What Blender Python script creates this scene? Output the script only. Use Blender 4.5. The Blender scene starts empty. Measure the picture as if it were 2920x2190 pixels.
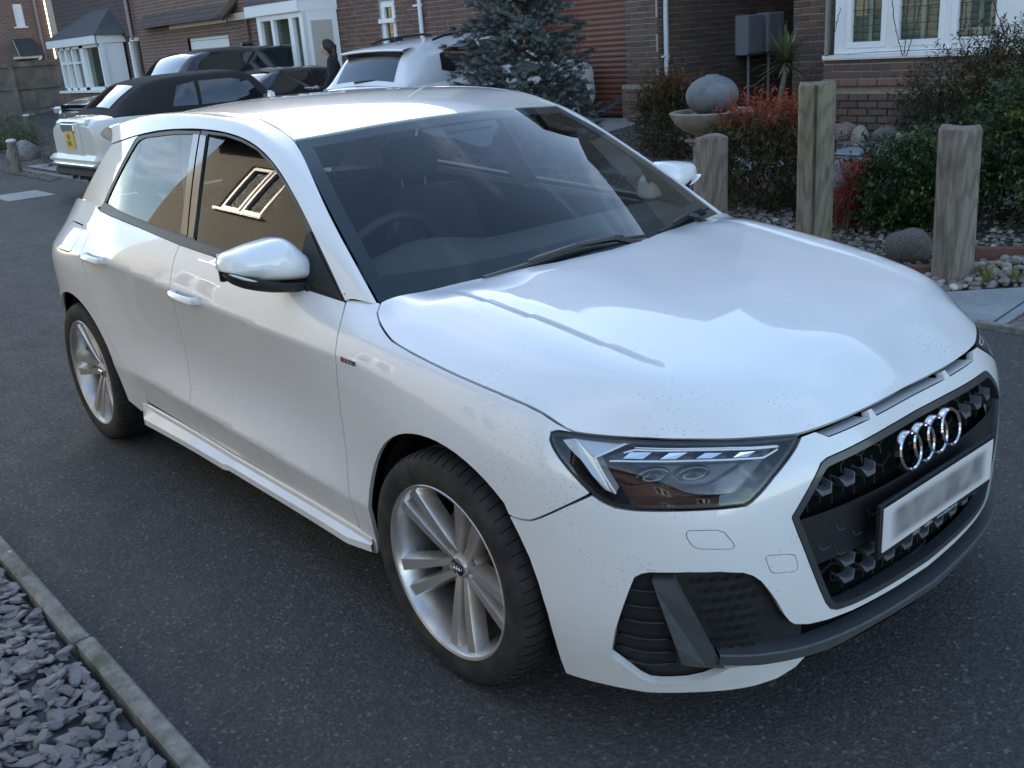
import bpy, bmesh, math, random
import numpy as np
from mathutils import Matrix, Vector
from mathutils.geometry import delaunay_2d_cdt
R = math.radians
random.seed(7); rng = np.random.default_rng(11)
scene = bpy.context.scene
# ---------------------------------------------------------------- camera
cam_data = bpy.data.cameras.new('camera'); cam = bpy.data.objects.new('camera', cam_data); scene.collection.objects.link(cam)
CAM = np.array([1.8451, -2.1336, 1.5734]); YAW, PIT, ROL = R(140.223), R(19.066), R(-4.1536)
_fw = np.array([math.cos(YAW)*math.cos(PIT), math.sin(YAW)*math.cos(PIT), -math.sin(PIT)])
_rt = np.array([math.sin(YAW), -math.cos(YAW), 0]); _up = np.cross(_rt, _fw)
_r2 = math.cos(ROL)*_rt+math.sin(ROL)*_up; _u2 = -math.sin(ROL)*_rt+math.cos(ROL)*_up
cam.matrix_world = Matrix([[_r2[i], _u2[i], -_fw[i], CAM[i]] for i in range(3)]+[[0, 0, 0, 1]])
cam_data.sensor_width = 36; cam_data.lens = 35.178; cam_data.clip_start = .05; cam_data.clip_end = 2000
scene.camera = cam
# ---------------------------------------------------------------- sky, sun, exposure
SUN_AZ, SUN_EL = 152, 14
world = bpy.data.worlds.new('World'); scene.world = world; world.use_nodes = True
_nt = world.node_tree; _bg = _nt.nodes['Background']; _bg.inputs[1].default_value = .15
_sky = _nt.nodes.new('ShaderNodeTexSky'); _sky.sky_type = 'NISHITA'; _sky.sun_disc = False
_sky.sun_elevation = R(SUN_EL); _sky.sun_rotation = R(90-SUN_AZ); _sky.air_density = 1.0; _sky.dust_density = .6; _sky.ozone_density = 1.6
_tc = _nt.nodes.new('ShaderNodeTexCoord')
_sep = _nt.nodes.new('ShaderNodeSeparateXYZ'); _nt.links.new(_tc.outputs['Generated'], _sep.inputs[0])
def _m(op, a, b=None, c=None):
    n = _nt.nodes.new('ShaderNodeMath'); n.operation = op
    for i, v in enumerate((a, b, c)):
        if v is None: continue
        if isinstance(v, (int, float)): n.inputs[i].default_value = v
        else: _nt.links.new(v, n.inputs[i])
    return n.outputs[0]
# thin high cloud on a flat layer: direction / (z + .12)
_dz = _m('ADD', _m('MAXIMUM', _sep.outputs[2], 0.0), .13)
_cx = _m('DIVIDE', _sep.outputs[0], _dz); _cy = _m('DIVIDE', _sep.outputs[1], _dz)
_cmb = _nt.nodes.new('ShaderNodeCombineXYZ'); _nt.links.new(_cx, _cmb.inputs[0]); _nt.links.new(_cy, _cmb.inputs[1])
_map = _nt.nodes.new('ShaderNodeMapping'); _map.inputs['Rotation'].default_value = (0, 0, R(20)); _map.inputs['Scale'].default_value = (.75, 2.0, 1)
_nt.links.new(_cmb.outputs[0], _map.inputs[0])
_n1 = _nt.nodes.new('ShaderNodeTexNoise'); _n1.inputs['Scale'].default_value = 1.15; _n1.inputs['Detail'].default_value = 9; _n1.inputs['Roughness'].default_value = .62; _n1.inputs['Distortion'].default_value = .6
_nt.links.new(_map.outputs[0], _n1.inputs[0])
_rp = _nt.nodes.new('ShaderNodeValToRGB'); _rp.color_ramp.elements[0].position = .50; _rp.color_ramp.elements[1].position = .80
_rp.color_ramp.elements[0].color = (0, 0, 0, 1); _rp.color_ramp.elements[1].color = (.85, .85, .85, 1)
_nt.links.new(_n1.outputs[0], _rp.inputs[0])
_mix = _nt.nodes.new('ShaderNodeMix'); _mix.data_type = 'RGBA'
_nt.links.new(_rp.outputs[0], _mix.inputs[0]); _nt.links.new(_sky.outputs[0], _mix.inputs[6])
# sunlit cloud: brighter than the sky around it
_brt = _nt.nodes.new('ShaderNodeMix'); _brt.data_type = 'RGBA'; _brt.blend_type = 'ADD'; _brt.inputs[0].default_value = 1
_nt.links.new(_sky.outputs[0], _brt.inputs[6]); _brt.inputs[7].default_value = (4.6, 4.5, 4.5, 1)
_nt.links.new(_brt.outputs[2], _mix.inputs[7]); _nt.links.new(_mix.outputs[2], _bg.inputs[0])
sun_data = bpy.data.lights.new('sun', 'SUN'); sun_data.energy = 3.0; sun_data.angle = R(.53); sun_data.color = (1, .86, .68)
sun = bpy.data.objects.new('sun', sun_data); scene.collection.objects.link(sun)
_sd = Vector((math.cos(R(SUN_AZ))*math.cos(R(SUN_EL)), math.sin(R(SUN_AZ))*math.cos(R(SUN_EL)), math.sin(R(SUN_EL))))
sun.rotation_euler = _sd.to_track_quat('Z', 'Y').to_euler(); sun.location = (-30, 20, 30)
vs = scene.view_settings; vs.view_transform = 'Standard'; vs.look = 'None'; vs.gamma = 1; vs.use_curve_mapping = False; vs.exposure = 1.75
scene.cycles.max_bounces = 8; scene.cycles.transparent_max_bounces = 12; scene.cycles.use_denoising = True
# ---------------------------------------------------------------- helpers
COL = scene.collection
MATS = {}
class NT:
    """small node-tree helper"""
    def __init__(s, name):
        s.m = bpy.data.materials.new(name); s.m.use_nodes = True; s.t = s.m.node_tree; s.b = s.t.nodes['Principled BSDF']; s.out = s.t.nodes['Material Output']
        tc = s.t.nodes.new('ShaderNodeTexCoord'); s.obj = tc.outputs['Object']; s.gen = tc.outputs['Generated']
    def n(s, typ, **kw):
        nd = s.t.nodes.new('ShaderNode'+typ)
        for k, v in kw.items(): setattr(nd, k, v)
        return nd
    def lk(s, a, b): s.t.links.new(a, b)
    def set(s, nd, **kw):
        for k, v in kw.items():
            i = nd.inputs[k.replace('_', ' ')] if isinstance(k, str) else nd.inputs[k]
            if hasattr(v, 'node'): s.lk(v, i)
            else: i.default_value = v
        return nd
    def math(s, op, a, b=None, clamp=False):
        nd = s.n('Math', operation=op); nd.use_clamp = clamp
        for i, v in enumerate((a, b)):
            if v is None: continue
            if hasattr(v, 'node'): s.lk(v, nd.inputs[i])
            else: nd.inputs[i].default_value = v
        return nd.outputs[0]
    def noise(s, scale, detail=4, rough=.55, vec=None, dist=0.0, out='Fac'):
        nd = s.n('TexNoise'); nd.inputs['Scale'].default_value = scale; nd.inputs['Detail'].default_value = detail; nd.inputs['Roughness'].default_value = rough; nd.inputs['Distortion'].default_value = dist
        s.lk(vec or s.obj, nd.inputs['Vector']); return nd.outputs[out]
    def voro(s, scale, vec=None, feature='F1', out='Distance', rnd=1.0):
        nd = s.n('TexVoronoi', feature=feature); nd.inputs['Scale'].default_value = scale; nd.inputs['Randomness'].default_value = rnd
        s.lk(vec or s.obj, nd.inputs['Vector']); return nd.outputs[out]
    def map(s, scale=(1, 1, 1), rot=(0, 0, 0), loc=(0, 0, 0), vec=None):
        nd = s.n('Mapping'); nd.inputs['Scale'].default_value = scale; nd.inputs['Rotation'].default_value = rot; nd.inputs['Location'].default_value = loc
        s.lk(vec or s.obj, nd.inputs['Vector']); return nd.outputs[0]
    def ramp(s, fac, stops, interp='LINEAR'):
        nd = s.n('ValToRGB'); cr = nd.color_ramp; cr.interpolation = interp
        while len(cr.elements) < len(stops): cr.elements.new(.5)
        for e, (p, c) in zip(cr.elements, stops):
            e.position = p; e.color = tuple(c)+(1,) if hasattr(c, '__len__') else (c, c, c, 1)
        s.lk(fac, nd.inputs[0]); return nd.outputs[0]
    def mix(s, fac, a, b, blend='MIX'):
        nd = s.n('Mix', data_type='RGBA', blend_type=blend)
        for i, v in ((0, fac), (6, a), (7, b)):
            if hasattr(v, 'node'): s.lk(v, nd.inputs[i])
            else: nd.inputs[i].default_value = (tuple(v)+(1,)) if hasattr(v, '__len__') and len(v) == 3 else v
        return nd.outputs[2]
    def xyz(s, vec=None):
        nd = s.n('SeparateXYZ'); s.lk(vec or s.obj, nd.inputs[0]); return nd.outputs
    def attr(s, name, out='Fac'):
        nd = s.n('Attribute', attribute_name=name); return nd.outputs[out]
    def bump(s, h, strength=.3, dist=.01, normal=None):
        nd = s.n('Bump'); nd.inputs['Strength'].default_value = strength; nd.inputs['Distance'].default_value = dist; s.lk(h, nd.inputs['Height'])
        s.lk(nd.outputs[0], s.b.inputs['Normal']); return nd.outputs[0]
    def col(s, c):
        if hasattr(c, 'node'): s.lk(c, s.b.inputs['Base Color'])
        else: s.b.inputs['Base Color'].default_value = tuple(c)+(1,)
    def p(s, **kw):
        for k, v in kw.items():
            i = s.b.inputs[k.replace('_', ' ')]
            if hasattr(v, 'node'): s.lk(v, i)
            else: i.default_value = v
def simple(name, col, rough=.5, metal=0, spec=.5, coat=0, coat_r=.03, var=0, vscale=8):
    if name in MATS: return MATS[name]
    t = NT(name)
    if var:
        n = t.noise(vscale, 5); t.col(t.mix(t.ramp(n, [(.3, 0.), (.7, 1.)]), [c*(1-var) for c in col], [min(1, c*(1+var)) for c in col]))
    else: t.col(col)
    t.p(Roughness=rough, Metallic=metal, Specular_IOR_Level=spec, Coat_Weight=coat, Coat_Roughness=coat_r)
    MATS[name] = t.m; return t.m
def obj(name, verts, faces, mat, parent=None, smooth=False, normals=None, mats=None, midx=None):
    me = bpy.data.meshes.new(name); me.from_pydata([tuple(map(float, v)) for v in verts], [], [tuple(int(i) for i in f) for f in faces]); me.update()
    if smooth: me.polygons.foreach_set('use_smooth', [True]*len(me.polygons))
    for m in (mats or [mat]): me.materials.append(m)
    if midx is not None: me.polygons.foreach_set('material_index', midx)
    if normals is not None: me.normals_split_custom_set_from_vertices([tuple(map(float, n)) for n in normals])
    o = bpy.data.objects.new(name, me); COL.objects.link(o)
    if parent is not None: o.parent = parent
    return o
def inst(name, me, parent=None, loc=(0, 0, 0), rot=(0, 0, 0), scale=(1, 1, 1)):
    o = bpy.data.objects.new(name, me); COL.objects.link(o); o.location = loc; o.rotation_euler = rot; o.scale = scale
    if parent is not None: o.parent = parent
    return o
def tag(o, label=None, cat=None, group=None, kind=None):
    if label: o['label'] = label
    if cat: o['category'] = cat
    if group: o['group'] = group
    if kind: o['kind'] = kind
    return o
def thing(name, label, cat, loc=(0, 0, 0), rz=0, group=None):
    o = bpy.data.objects.new(name, None); COL.objects.link(o); o.location = loc; o.rotation_euler = (0, 0, rz); o.empty_display_size = .1
    return tag(o, label, cat, group)
class MB:
    """collects shapes for one mesh"""
    def __init__(s): s.v = []; s.f = []
    def add(s, v, f):
        k = len(s.v); s.v += [tuple(map(float, p)) for p in v]; s.f += [tuple(i+k for i in q) for q in f]; return s
    def box(s, c, d, rz=0, bev=0, M=None):
        x, y, z = d[0]/2, d[1]/2, d[2]/2
        if bev <= 0:
            v = [(sx*x, sy*y, sz*z) for sz in (-1, 1) for sx, sy in ((-1, -1), (1, -1), (1, 1), (-1, 1))]
            f = [(3, 2, 1, 0), (4, 5, 6, 7), (0, 1, 5, 4), (1, 2, 6, 5), (2, 3, 7, 6), (3, 0, 4, 7)]
        else:
            b = min(bev, .49*min(d)); v = []
            for sz in (-1, 1):
                for (ex, ey, ez) in ((b, 0, b), (0, 0, 0)) if 0 else ((b, b, 0), (0, 0, b)):
                    pass
            v = []
            prof = [(-z, b), (-z+b, 0), (z-b, 0), (z, b)]
            for zz, e in prof:
                xx, yy = x-e, y-e; c2 = b*.6
                for px, py in ((-xx+c2, -yy), (xx-c2, -yy), (xx, -yy+c2), (xx, yy-c2), (xx-c2, yy), (-xx+c2, yy), (-xx, yy-c2), (-xx, -yy+c2)): v.append((px, py, zz))
            f = [tuple(range(7, -1, -1)), tuple(range(24, 32))]
            for r in range(3):
                for i in range(8): j = (i+1) % 8; f.append((r*8+i, r*8+j, r*8+8+j, r*8+8+i))
        cs, sn = math.cos(rz), math.sin(rz)
        v = [(c[0]+p[0]*cs-p[1]*sn, c[1]+p[0]*sn+p[1]*cs, c[2]+p[2]) for p in v]
        if M is not None: v = [tuple(M@Vector(p)) for p in v]
        return s.add(v, f)
    def tube(s, pts, r, n=8, caps=True):
        pts = [Vector(p) for p in pts]; rr = r if hasattr(r, '__len__') else [r]*len(pts); v = []; up = None
        for i, p in enumerate(pts):
            d = (pts[min(i+1, len(pts)-1)]-pts[max(i-1, 0)]).normalized()
            if up is None: up = d.orthogonal().normalized()
            up = (up-d*up.dot(d)); up = up.normalized() if up.length > 1e-6 else d.orthogonal().normalized()
            sd = d.cross(up)
            v += [tuple(p+(up*math.cos(a)+sd*math.sin(a))*rr[i]) for a in (2*math.pi*k/n for k in range(n))]
        f = [(i*n+k, i*n+(k+1) % n, (i+1)*n+(k+1) % n, (i+1)*n+k) for i in range(len(pts)-1) for k in range(n)]
        if caps: f += [tuple(range(n-1, -1, -1)), tuple(range((len(pts)-1)*n, len(pts)*n))]
        return s.add(v, f)
    def lathe(s, prof, n=24, c=(0, 0, 0), axis='z', cap=True, a0=0, a1=2*math.pi):
        full = abs(a1-a0-2*math.pi) < 1e-6; m = n if full else n+1; v = []
        for r, h in prof:
            for k in range(m):
                a = a0+(a1-a0)*k/n; x, y = r*math.cos(a), r*math.sin(a)
                v.append((c[0]+x, c[1]+y, c[2]+h) if axis == 'z' else (c[0]+x, c[1]+h, c[2]+y) if axis == 'y' else (c[0]+h, c[1]+x, c[2]+y))
        f = []
        for i in range(len(prof)-1):
            for k in range(n):
                k2 = (k+1) % m if full else k+1
                f.append((i*m+k, i*m+k2, (i+1)*m+k2, (i+1)*m+k))
        if cap and full:
            if prof[0][0] > 1e-6: f.append(tuple(range(m-1, -1, -1)))
            if prof[-1][0] > 1e-6: f.append(tuple(range((len(prof)-1)*m, len(prof)*m)))
        return s.add(v, f)
    def prism(s, poly, fn, a, b):
        """poly: 2D points; fn(u,v,w)->3D; w from a to b"""
        n = len(poly); v = [fn(p[0], p[1], a) for p in poly]+[fn(p[0], p[1], b) for p in poly]
        f = [tuple(range(n-1, -1, -1)), tuple(range(n, 2*n))]+[(i, (i+1) % n, n+(i+1) % n, n+i) for i in range(n)]
        return s.add(v, f)
    def grid(s, P):
        """P: (m,n,3) array"""
        P = np.asarray(P); m, n = P.shape[:2]
        return s.add(P.reshape(-1, 3).tolist(), [(i*n+j, i*n+j+1, (i+1)*n+j+1, (i+1)*n+j) for i in range(m-1) for j in range(n-1)])
    def build(s, name, mat, parent=None, smooth=False, recalc=True, **kw):
        o = obj(name, s.v, s.f, mat, parent, smooth, **kw)
        if recalc:
            bm = bmesh.new(); bm.from_mesh(o.data); bmesh.ops.recalc_face_normals(bm, faces=bm.faces); bm.to_mesh(o.data); bm.free()
        return o
def sharp(o, deg=35):
    """smooth shading with creases kept at sharp angles"""
    bm = bmesh.new(); bm.from_mesh(o.data)
    for e in bm.edges: e.smooth = not (len(e.link_faces) != 2 or e.calc_face_angle(0) > R(deg))
    for f in bm.faces: f.smooth = True
    bm.to_mesh(o.data); bm.free(); return o
def densify(poly, h, closed=True):
    P = np.asarray(poly, float); out = []
    n = len(P)
    for i in range(n if closed else n-1):
        a, b = P[i], P[(i+1) % n]; k = max(1, int(math.ceil(np.hypot(*(b-a))/h)))
        out += [a+(b-a)*t/k for t in range(k)]
    if not closed: out.append(P[-1])
    return np.array(out)
def offset_poly(P, d):
    """shrink (d>0) a closed polygon"""
    P = np.asarray(P, float); A = .5*np.sum(P[:, 0]*np.roll(P[:, 1], -1)-np.roll(P[:, 0], -1)*P[:, 1])
    a = P-np.roll(P, 1, 0); b = np.roll(P, -1, 0)-P
    na = np.stack([-a[:, 1], a[:, 0]], 1)/np.maximum(np.linalg.norm(a, axis=1), 1e-9)[:, None]; nb = np.stack([-b[:, 1], b[:, 0]], 1)/np.maximum(np.linalg.norm(b, axis=1), 1e-9)[:, None]
    n = na+nb; L = np.linalg.norm(n, axis=1); n = n/np.maximum(L, 1e-6)[:, None]; k = 1/np.clip(L/2, .45, 1)
    return P+n*(d*k*(1 if A > 0 else -1))[:, None]
def inpoly(pts, poly):
    x, y = pts[:, 0], pts[:, 1]; c = np.zeros(len(pts), bool); P = np.asarray(poly); j = len(P)-1
    for i in range(len(P)):
        xi, yi = P[i]; xj, yj = P[j]
        if yi != yj: c ^= ((yi > y) != (yj > y)) & (x < (xj-xi)*(y-yi)/(yj-yi)+xi)
        j = i
    return c
def bdist(pts, loops):
    d = np.full(len(pts), 9.)
    for L in loops:
        for k in range(0, len(L), 200): d = np.minimum(d, np.sqrt(((pts[:, None]-L[None, k:k+200])**2).sum(-1)).min(1))
    return d
def fnormal(fmap, P2, e=.004):
    a = fmap(P2[:, 0]+e, P2[:, 1])-fmap(P2[:, 0]-e, P2[:, 1]); b = fmap(P2[:, 0], P2[:, 1]+e)-fmap(P2[:, 0], P2[:, 1]-e)
    n = np.cross(a, b); n /= np.maximum(np.linalg.norm(n, axis=1), 1e-12)[:, None]; return n
def axis_ref(P): return np.stack([np.clip(P[:, 0], -2.5, .35), P[:, 1]*0, np.clip(P[:, 2], .5, .75)], 1)
def panel(name, outline, fmap, mat, parent, h=.014, holes=(), lines=(), gap=.0024, flange=.012, mirror=False, ref=axis_ref, hgap=None, eps=.004):
    """skin panel cut out of the surface fmap(u,v): triangulated inside its outline, edges turned in"""
    loops = [densify(offset_poly(outline, gap), h)]+[densify(offset_poly(q, -(gap if hgap is None else hgap)), h) for q in holes]
    lo = loops[0].min(0); hi = loops[0].max(0)
    gx = np.arange(lo[0], hi[0], h); gy = np.arange(lo[1], hi[1], h*.9); G = np.array([(x+(h/2 if j % 2 else 0), y) for j, y in enumerate(gy) for x in gx])
    G = G[inpoly(G, loops[0])]
    for L in loops[1:]: G = G[~inpoly(G, L)]
    ln = []
    for l in lines:
        q = densify(l, h*.7, False); k = inpoly(q, loops[0])
        for L in loops[1:]: k &= ~inpoly(q, L)
        k &= bdist(q, loops) > .4*h; ln.append(q[k])
    ln = np.concatenate(ln) if ln else np.zeros((0, 2))
    if len(G):
        G = G[bdist(G, loops+([ln] if len(ln) else [])) > .55*h]
    V = []; E = []
    for L in loops:
        k = len(V); V += [tuple(p) for p in L]; E += [(k+i, k+(i+1) % len(L)) for i in range(len(L))]
    V += [tuple(p) for p in ln]+[tuple(p) for p in G]
    vo, _, fo = delaunay_2d_cdt([Vector(p) for p in V], E, [], 0, 1e-6)[:3]
    P2 = np.array([tuple(p) for p in vo]); F = np.array([tuple(f) for f in fo if len(f) == 3]); cen = P2[F].mean(1)
    k = inpoly(cen, loops[0])
    for L in loops[1:]: k &= ~inpoly(cen, L)
    F = F[k]; P = fmap(P2[:, 0], P2[:, 1]); N = fnormal(fmap, P2, eps)
    sg = np.sign((N*(P-ref(P))).sum(1)); sg[sg == 0] = 1; N *= (np.sign(sg.sum()) if abs(sg.sum()) > .6*len(sg) else sg[:, None])
    fn = np.cross(P[F[:, 1]]-P[F[:, 0]], P[F[:, 2]]-P[F[:, 0]]); fl = (fn*N[F].sum(1)).sum(1) < 0; F[fl] = F[fl][:, ::-1]
    verts = [P]; nor = [N]; faces = [F.tolist()]; base = len(P)
    if flange:
        for li, L in enumerate(loops):
            p = fmap(L[:, 0], L[:, 1]); n = fnormal(fmap, L, eps); s2 = np.sign((n*(p-ref(p))).sum(1)); s2[s2 == 0] = 1; n *= (np.sign(s2.sum()) if abs(s2.sum()) > .6*len(s2) else s2[:, None])
            q = p-n*flange; m = len(L); t = np.roll(p, -1, 0)-np.roll(p, 1, 0); o2 = np.cross(t, n); o2 /= np.maximum(np.linalg.norm(o2, axis=1), 1e-9)[:, None]
            A = .5*np.sum(L[:, 0]*np.roll(L[:, 1], -1)-np.roll(L[:, 0], -1)*L[:, 1])
            verts += [p, q]; nor += [o2, o2]; ff = [(base+i, base+m+i, base+m+(i+1) % m, base+(i+1) % m) for i in range(m)]
            fnn = np.cross(q-p, np.roll(p, -1, 0)-p); 
            if ((fnn*o2).sum() < 0): ff = [f[::-1] for f in ff]
            faces.append(ff); base += 2*m
    verts = np.concatenate(verts); nor = np.concatenate(nor); faces = [f for q in faces for f in q]
    out = [obj(name, verts, faces, mat, parent, True, nor)]
    if mirror:
        mv = verts*[1, -1, 1]; mn = nor*[1, -1, 1]
        out.append(obj(name, mv, [f[::-1] for f in faces], mat, parent, True, mn))
    return out
def smooth_poly(P, it=1):
    P = np.asarray(P, float)
    for _ in range(it):
        Q = np.empty((2*len(P), 2)); N = np.roll(P, -1, 0); Q[0::2] = .75*P+.25*N; Q[1::2] = .25*P+.75*N; P = Q
    return P
def spl(pts, n, closed=False):
    """resampled spline through points (any dimension)"""
    P = np.asarray(pts, float); c = np.concatenate([[0], np.cumsum(np.linalg.norm(np.diff(P, axis=0), axis=1))]); t = np.linspace(0, c[-1], n)
    if len(P) < 3: return np.stack([np.interp(t, c, P[:, k]) for k in range(P.shape[1])], 1)
    return np.stack([nat_spline(c, P[:, k])(t) for k in range(P.shape[1])], 1)
def text(name, body, size, mat, parent, loc, rot, align='CENTER', ext=.0004, sx=1.0):
    cu = bpy.data.curves.new(name, 'FONT'); cu.body = body; cu.size = size; cu.align_x = align; cu.align_y = 'CENTER'; cu.extrude = ext
    o = bpy.data.objects.new(name, cu); COL.objects.link(o); dg = bpy.context.evaluated_depsgraph_get(); me = bpy.data.meshes.new_from_object(o.evaluated_get(dg)); bpy.data.objects.remove(o)
    me.materials.clear(); me.materials.append(mat); q = bpy.data.objects.new(name, me); COL.objects.link(q); q.location = loc; q.rotation_euler = rot; q.scale = (sx, 1, 1)
    if parent is not None: q.parent = parent
    return q
# ---------------------------------------------------------------- car body surfaces (metres, car frame: x forward, y to the car's left, z up)
def nat_spline(xs, ys):
    xs = np.asarray(xs, float); ys = np.asarray(ys, float); n = len(xs)
    h = np.diff(xs); A = np.zeros((n, n)); r = np.zeros(n); A[0, 0] = A[-1, -1] = 1
    for i in range(1, n-1):
        A[i, i-1] = h[i-1]; A[i, i] = 2*(h[i-1]+h[i]); A[i, i+1] = h[i]
        r[i] = 6*((ys[i+1]-ys[i])/h[i]-(ys[i]-ys[i-1])/h[i-1])
    M = np.linalg.solve(A, r)
    def f(x):
        x = np.asarray(x, float); i = np.clip(np.searchsorted(xs, x)-1, 0, n-2)
        hh = h[i]; a = (xs[i+1]-x)/hh; b = (x-xs[i])/hh
        return a*ys[i]+b*ys[i+1]+((a**3-a)*M[i]+(b**3-b)*M[i+1])*hh*hh/6
    return f
def pchip(xs, ys):
    xs = np.asarray(xs, float); ys = np.asarray(ys, float); h = np.diff(xs); d = np.diff(ys)/h
    m = np.zeros(len(xs))
    for i in range(1, len(xs)-1):
        if d[i-1]*d[i] > 0:
            w1 = 2*h[i]+h[i-1]; w2 = h[i]+2*h[i-1]; m[i] = (w1+w2)/(w1/d[i-1]+w2/d[i])
    m[0] = d[0]; m[-1] = d[-1]
    def f(x):
        x = np.clip(np.asarray(x, float), xs[0], xs[-1]); i = np.clip(np.searchsorted(xs, x)-1, 0, len(xs)-2)
        t = (x-xs[i])/h[i]
        return (1+2*t)*(1-t)**2*ys[i]+t*(1-t)**2*h[i]*m[i]+t*t*(3-2*t)*ys[i+1]+t*t*(t-1)*h[i]*m[i+1]
    return f
def tps(pts, reg=1e-7):
    P = np.asarray(pts, float); n = len(P)
    def U(r2): return np.where(r2 > 1e-14, r2*np.log(np.maximum(r2, 1e-14)), 0)
    D = ((P[:, None, :2]-P[None, :, :2])**2).sum(-1)
    A = np.zeros((n+3, n+3)); A[:n, :n] = U(D)+np.diag(np.broadcast_to(np.asarray(reg, float), (n,)))
    A[:n, n] = 1; A[:n, n+1:] = P[:, :2]; A[n, :n] = 1; A[n+1:, :n] = P[:, :2].T
    w = np.linalg.solve(A, np.concatenate([P[:, 2], [0, 0, 0]]))
    def f(x, y):
        x = np.asarray(x, float); y = np.asarray(y, float); sh = x.shape; x = x.ravel(); y = y.ravel()
        o = np.empty(len(x))
        for k in range(0, len(x), 4000):
            d = (x[k:k+4000, None]-P[None, :, 0])**2+(y[k:k+4000, None]-P[None, :, 1])**2
            o[k:k+4000] = U(d)@w[:n]+w[n]+w[n+1]*x[k:k+4000]+w[n+2]*y[k:k+4000]
        return o.reshape(sh)
    return f
# plan outline of the widest section, front centre -> right side -> rear centre (x, |y|)
PLAN = [(.815, 0), (.811, .14), (.797, .30), (.770, .44), (.715, .575), (.63, .685), (.52, .765), (.40, .820), (.25, .852), (0, .866), (-.35, .862),
        (-.9, .860), (-1.45, .861), (-2.0, .865), (-2.3, .870), (-2.56, .872), (-2.78, .852), (-2.95, .79), (-3.08, .69), (-3.16, .52), (-3.195, .30), (-3.205, 0)]
_P = np.array(PLAN); _c = np.concatenate([[0], np.cumsum(np.hypot(*np.diff(_P, axis=0).T))])
_fx = nat_spline(_c, _P[:, 0]); _fy = nat_spline(_c, _P[:, 1])
_t = np.linspace(0, _c[-1], 4001); _xy = np.stack([_fx(_t), _fy(_t)], 1)
_s = np.concatenate([[0], np.cumsum(np.hypot(*np.diff(_xy, axis=0).T))]); SMAX = _s[-1]
_tn = np.gradient(_xy, _s, axis=0); _tn /= np.linalg.norm(_tn, axis=1)[:, None]; _nr = np.stack([-_tn[:, 1], _tn[:, 0]], 1)
if _nr[0, 0] < 0: _nr = -_nr
def s_of_x(x): return float(np.interp(-x, -_xy[:, 0], _s))
def s_of_y(y): k = 1200; return float(np.interp(y, _xy[:k, 1], _s[:k]))
# profiles: per station 8 x (z, inset)
PROF = [
 (0.00, [(.17, -.010), (.27, -.008), (.37, -.003), (.46, 0), (.55, .008), (.61, .022), (.67, .045), (.735, .078)]),
 (s_of_y(.38), [(.17, .015), (.27, .002), (.37, 0), (.46, 0), (.55, .004), (.62, .012), (.675, .030), (.735, .070)]),
 (s_of_y(.55), [(.17, .030), (.27, .010), (.37, .002), (.46, 0), (.55, .004), (.625, .016), (.685, .040), (.745, .080)]),
 (s_of_y(.68), [(.17, .040), (.27, .012), (.37, 0), (.47, 0), (.56, .006), (.640, .026), (.705, .060), (.768, .105)]),
 (s_of_y(.765), [(.18, .035), (.28, .010), (.38, 0), (.48, 0), (.58, .006), (.665, .024), (.73, .060), (.795, .112)]),
 (s_of_x(.40), [(.19, .030), (.29, .010), (.38, 0), (.50, 0), (.61, .004), (.70, .018), (.765, .052), (.828, .108)]),
 (s_of_x(.20), [(.20, .025), (.29, .012), (.38, .003), (.5, 0), (.64, 0), (.745, .012), (.81, .045), (.868, .105)]),
 (s_of_x(0), [(.20, .025), (.30, .014), (.39, .006), (.5, .002), (.66, 0), (.775, .010), (.84, .043), (.898, .108)]),
 (s_of_x(-.35), [(.19, .050), (.29, .030), (.37, .016), (.5, .022), (.66, .016), (.800, .010), (.87, .045), (.935, .128)]),
 (s_of_x(-.9), [(.20, .055), (.30, .034), (.385, .012), (.51, .044), (.66, .040), (.812, .010), (.88, .034), (.972, .084)]),
 (s_of_x(-1.45), [(.21, .055), (.31, .036), (.405, .012), (.53, .044), (.67, .040), (.832, .010), (.90, .030), (1.00, .080)]),
 (s_of_x(-2.0), [(.22, .045), (.32, .032), (.42, .014), (.54, .034), (.69, .030), (.862, .008), (.925, .030), (1.035, .088)]),
 (s_of_x(-2.3), [(.23, .030), (.33, .016), (.42, .006), (.55, .004), (.70, .004), (.872, .010), (.925, .045), (1.06, .120)]),
 (s_of_x(-2.56), [(.25, .020), (.35, .010), (.43, .004), (.55, 0), (.71, 0), (.870, .012), (.925, .060), (1.07, .150)]),
 (s_of_x(-2.80), [(.25, .030), (.35, .010), (.45, 0), (.55, 0), (.71, .004), (.86, .020), (.92, .070), (1.05, .160)]),
 (s_of_x(-3.08), [(.27, .050), (.36, .020), (.46, 0), (.55, 0), (.70, .010), (.82, .040), (.91, .085), (1.02, .15)]),
 (SMAX, [(.27, .050), (.36, .020), (.46, 0), (.55, 0), (.70, .015), (.81, .045), (.90, .09), (1.0, .15)])]
_ss = np.array([p[0] for p in PROF]); _pz = [pchip(_ss, [p[1][k][0] for p in PROF]) for k in range(8)]; _pd = [pchip(_ss, [p[1][k][1] for p in PROF]) for k in range(8)]
_cw = pchip([0, s_of_x(.4), s_of_x(.1), s_of_x(-.5), s_of_x(-2.1), s_of_x(-2.5), SMAX], [.1, .1, .35, 1, 1, .5, .1])
NS, NZ, Z0, Z1 = 900, 260, .10, 1.16
_gs = np.linspace(0, SMAX, NS); _gz = np.linspace(Z0, Z1, NZ); _D = np.zeros((NS, NZ))
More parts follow.
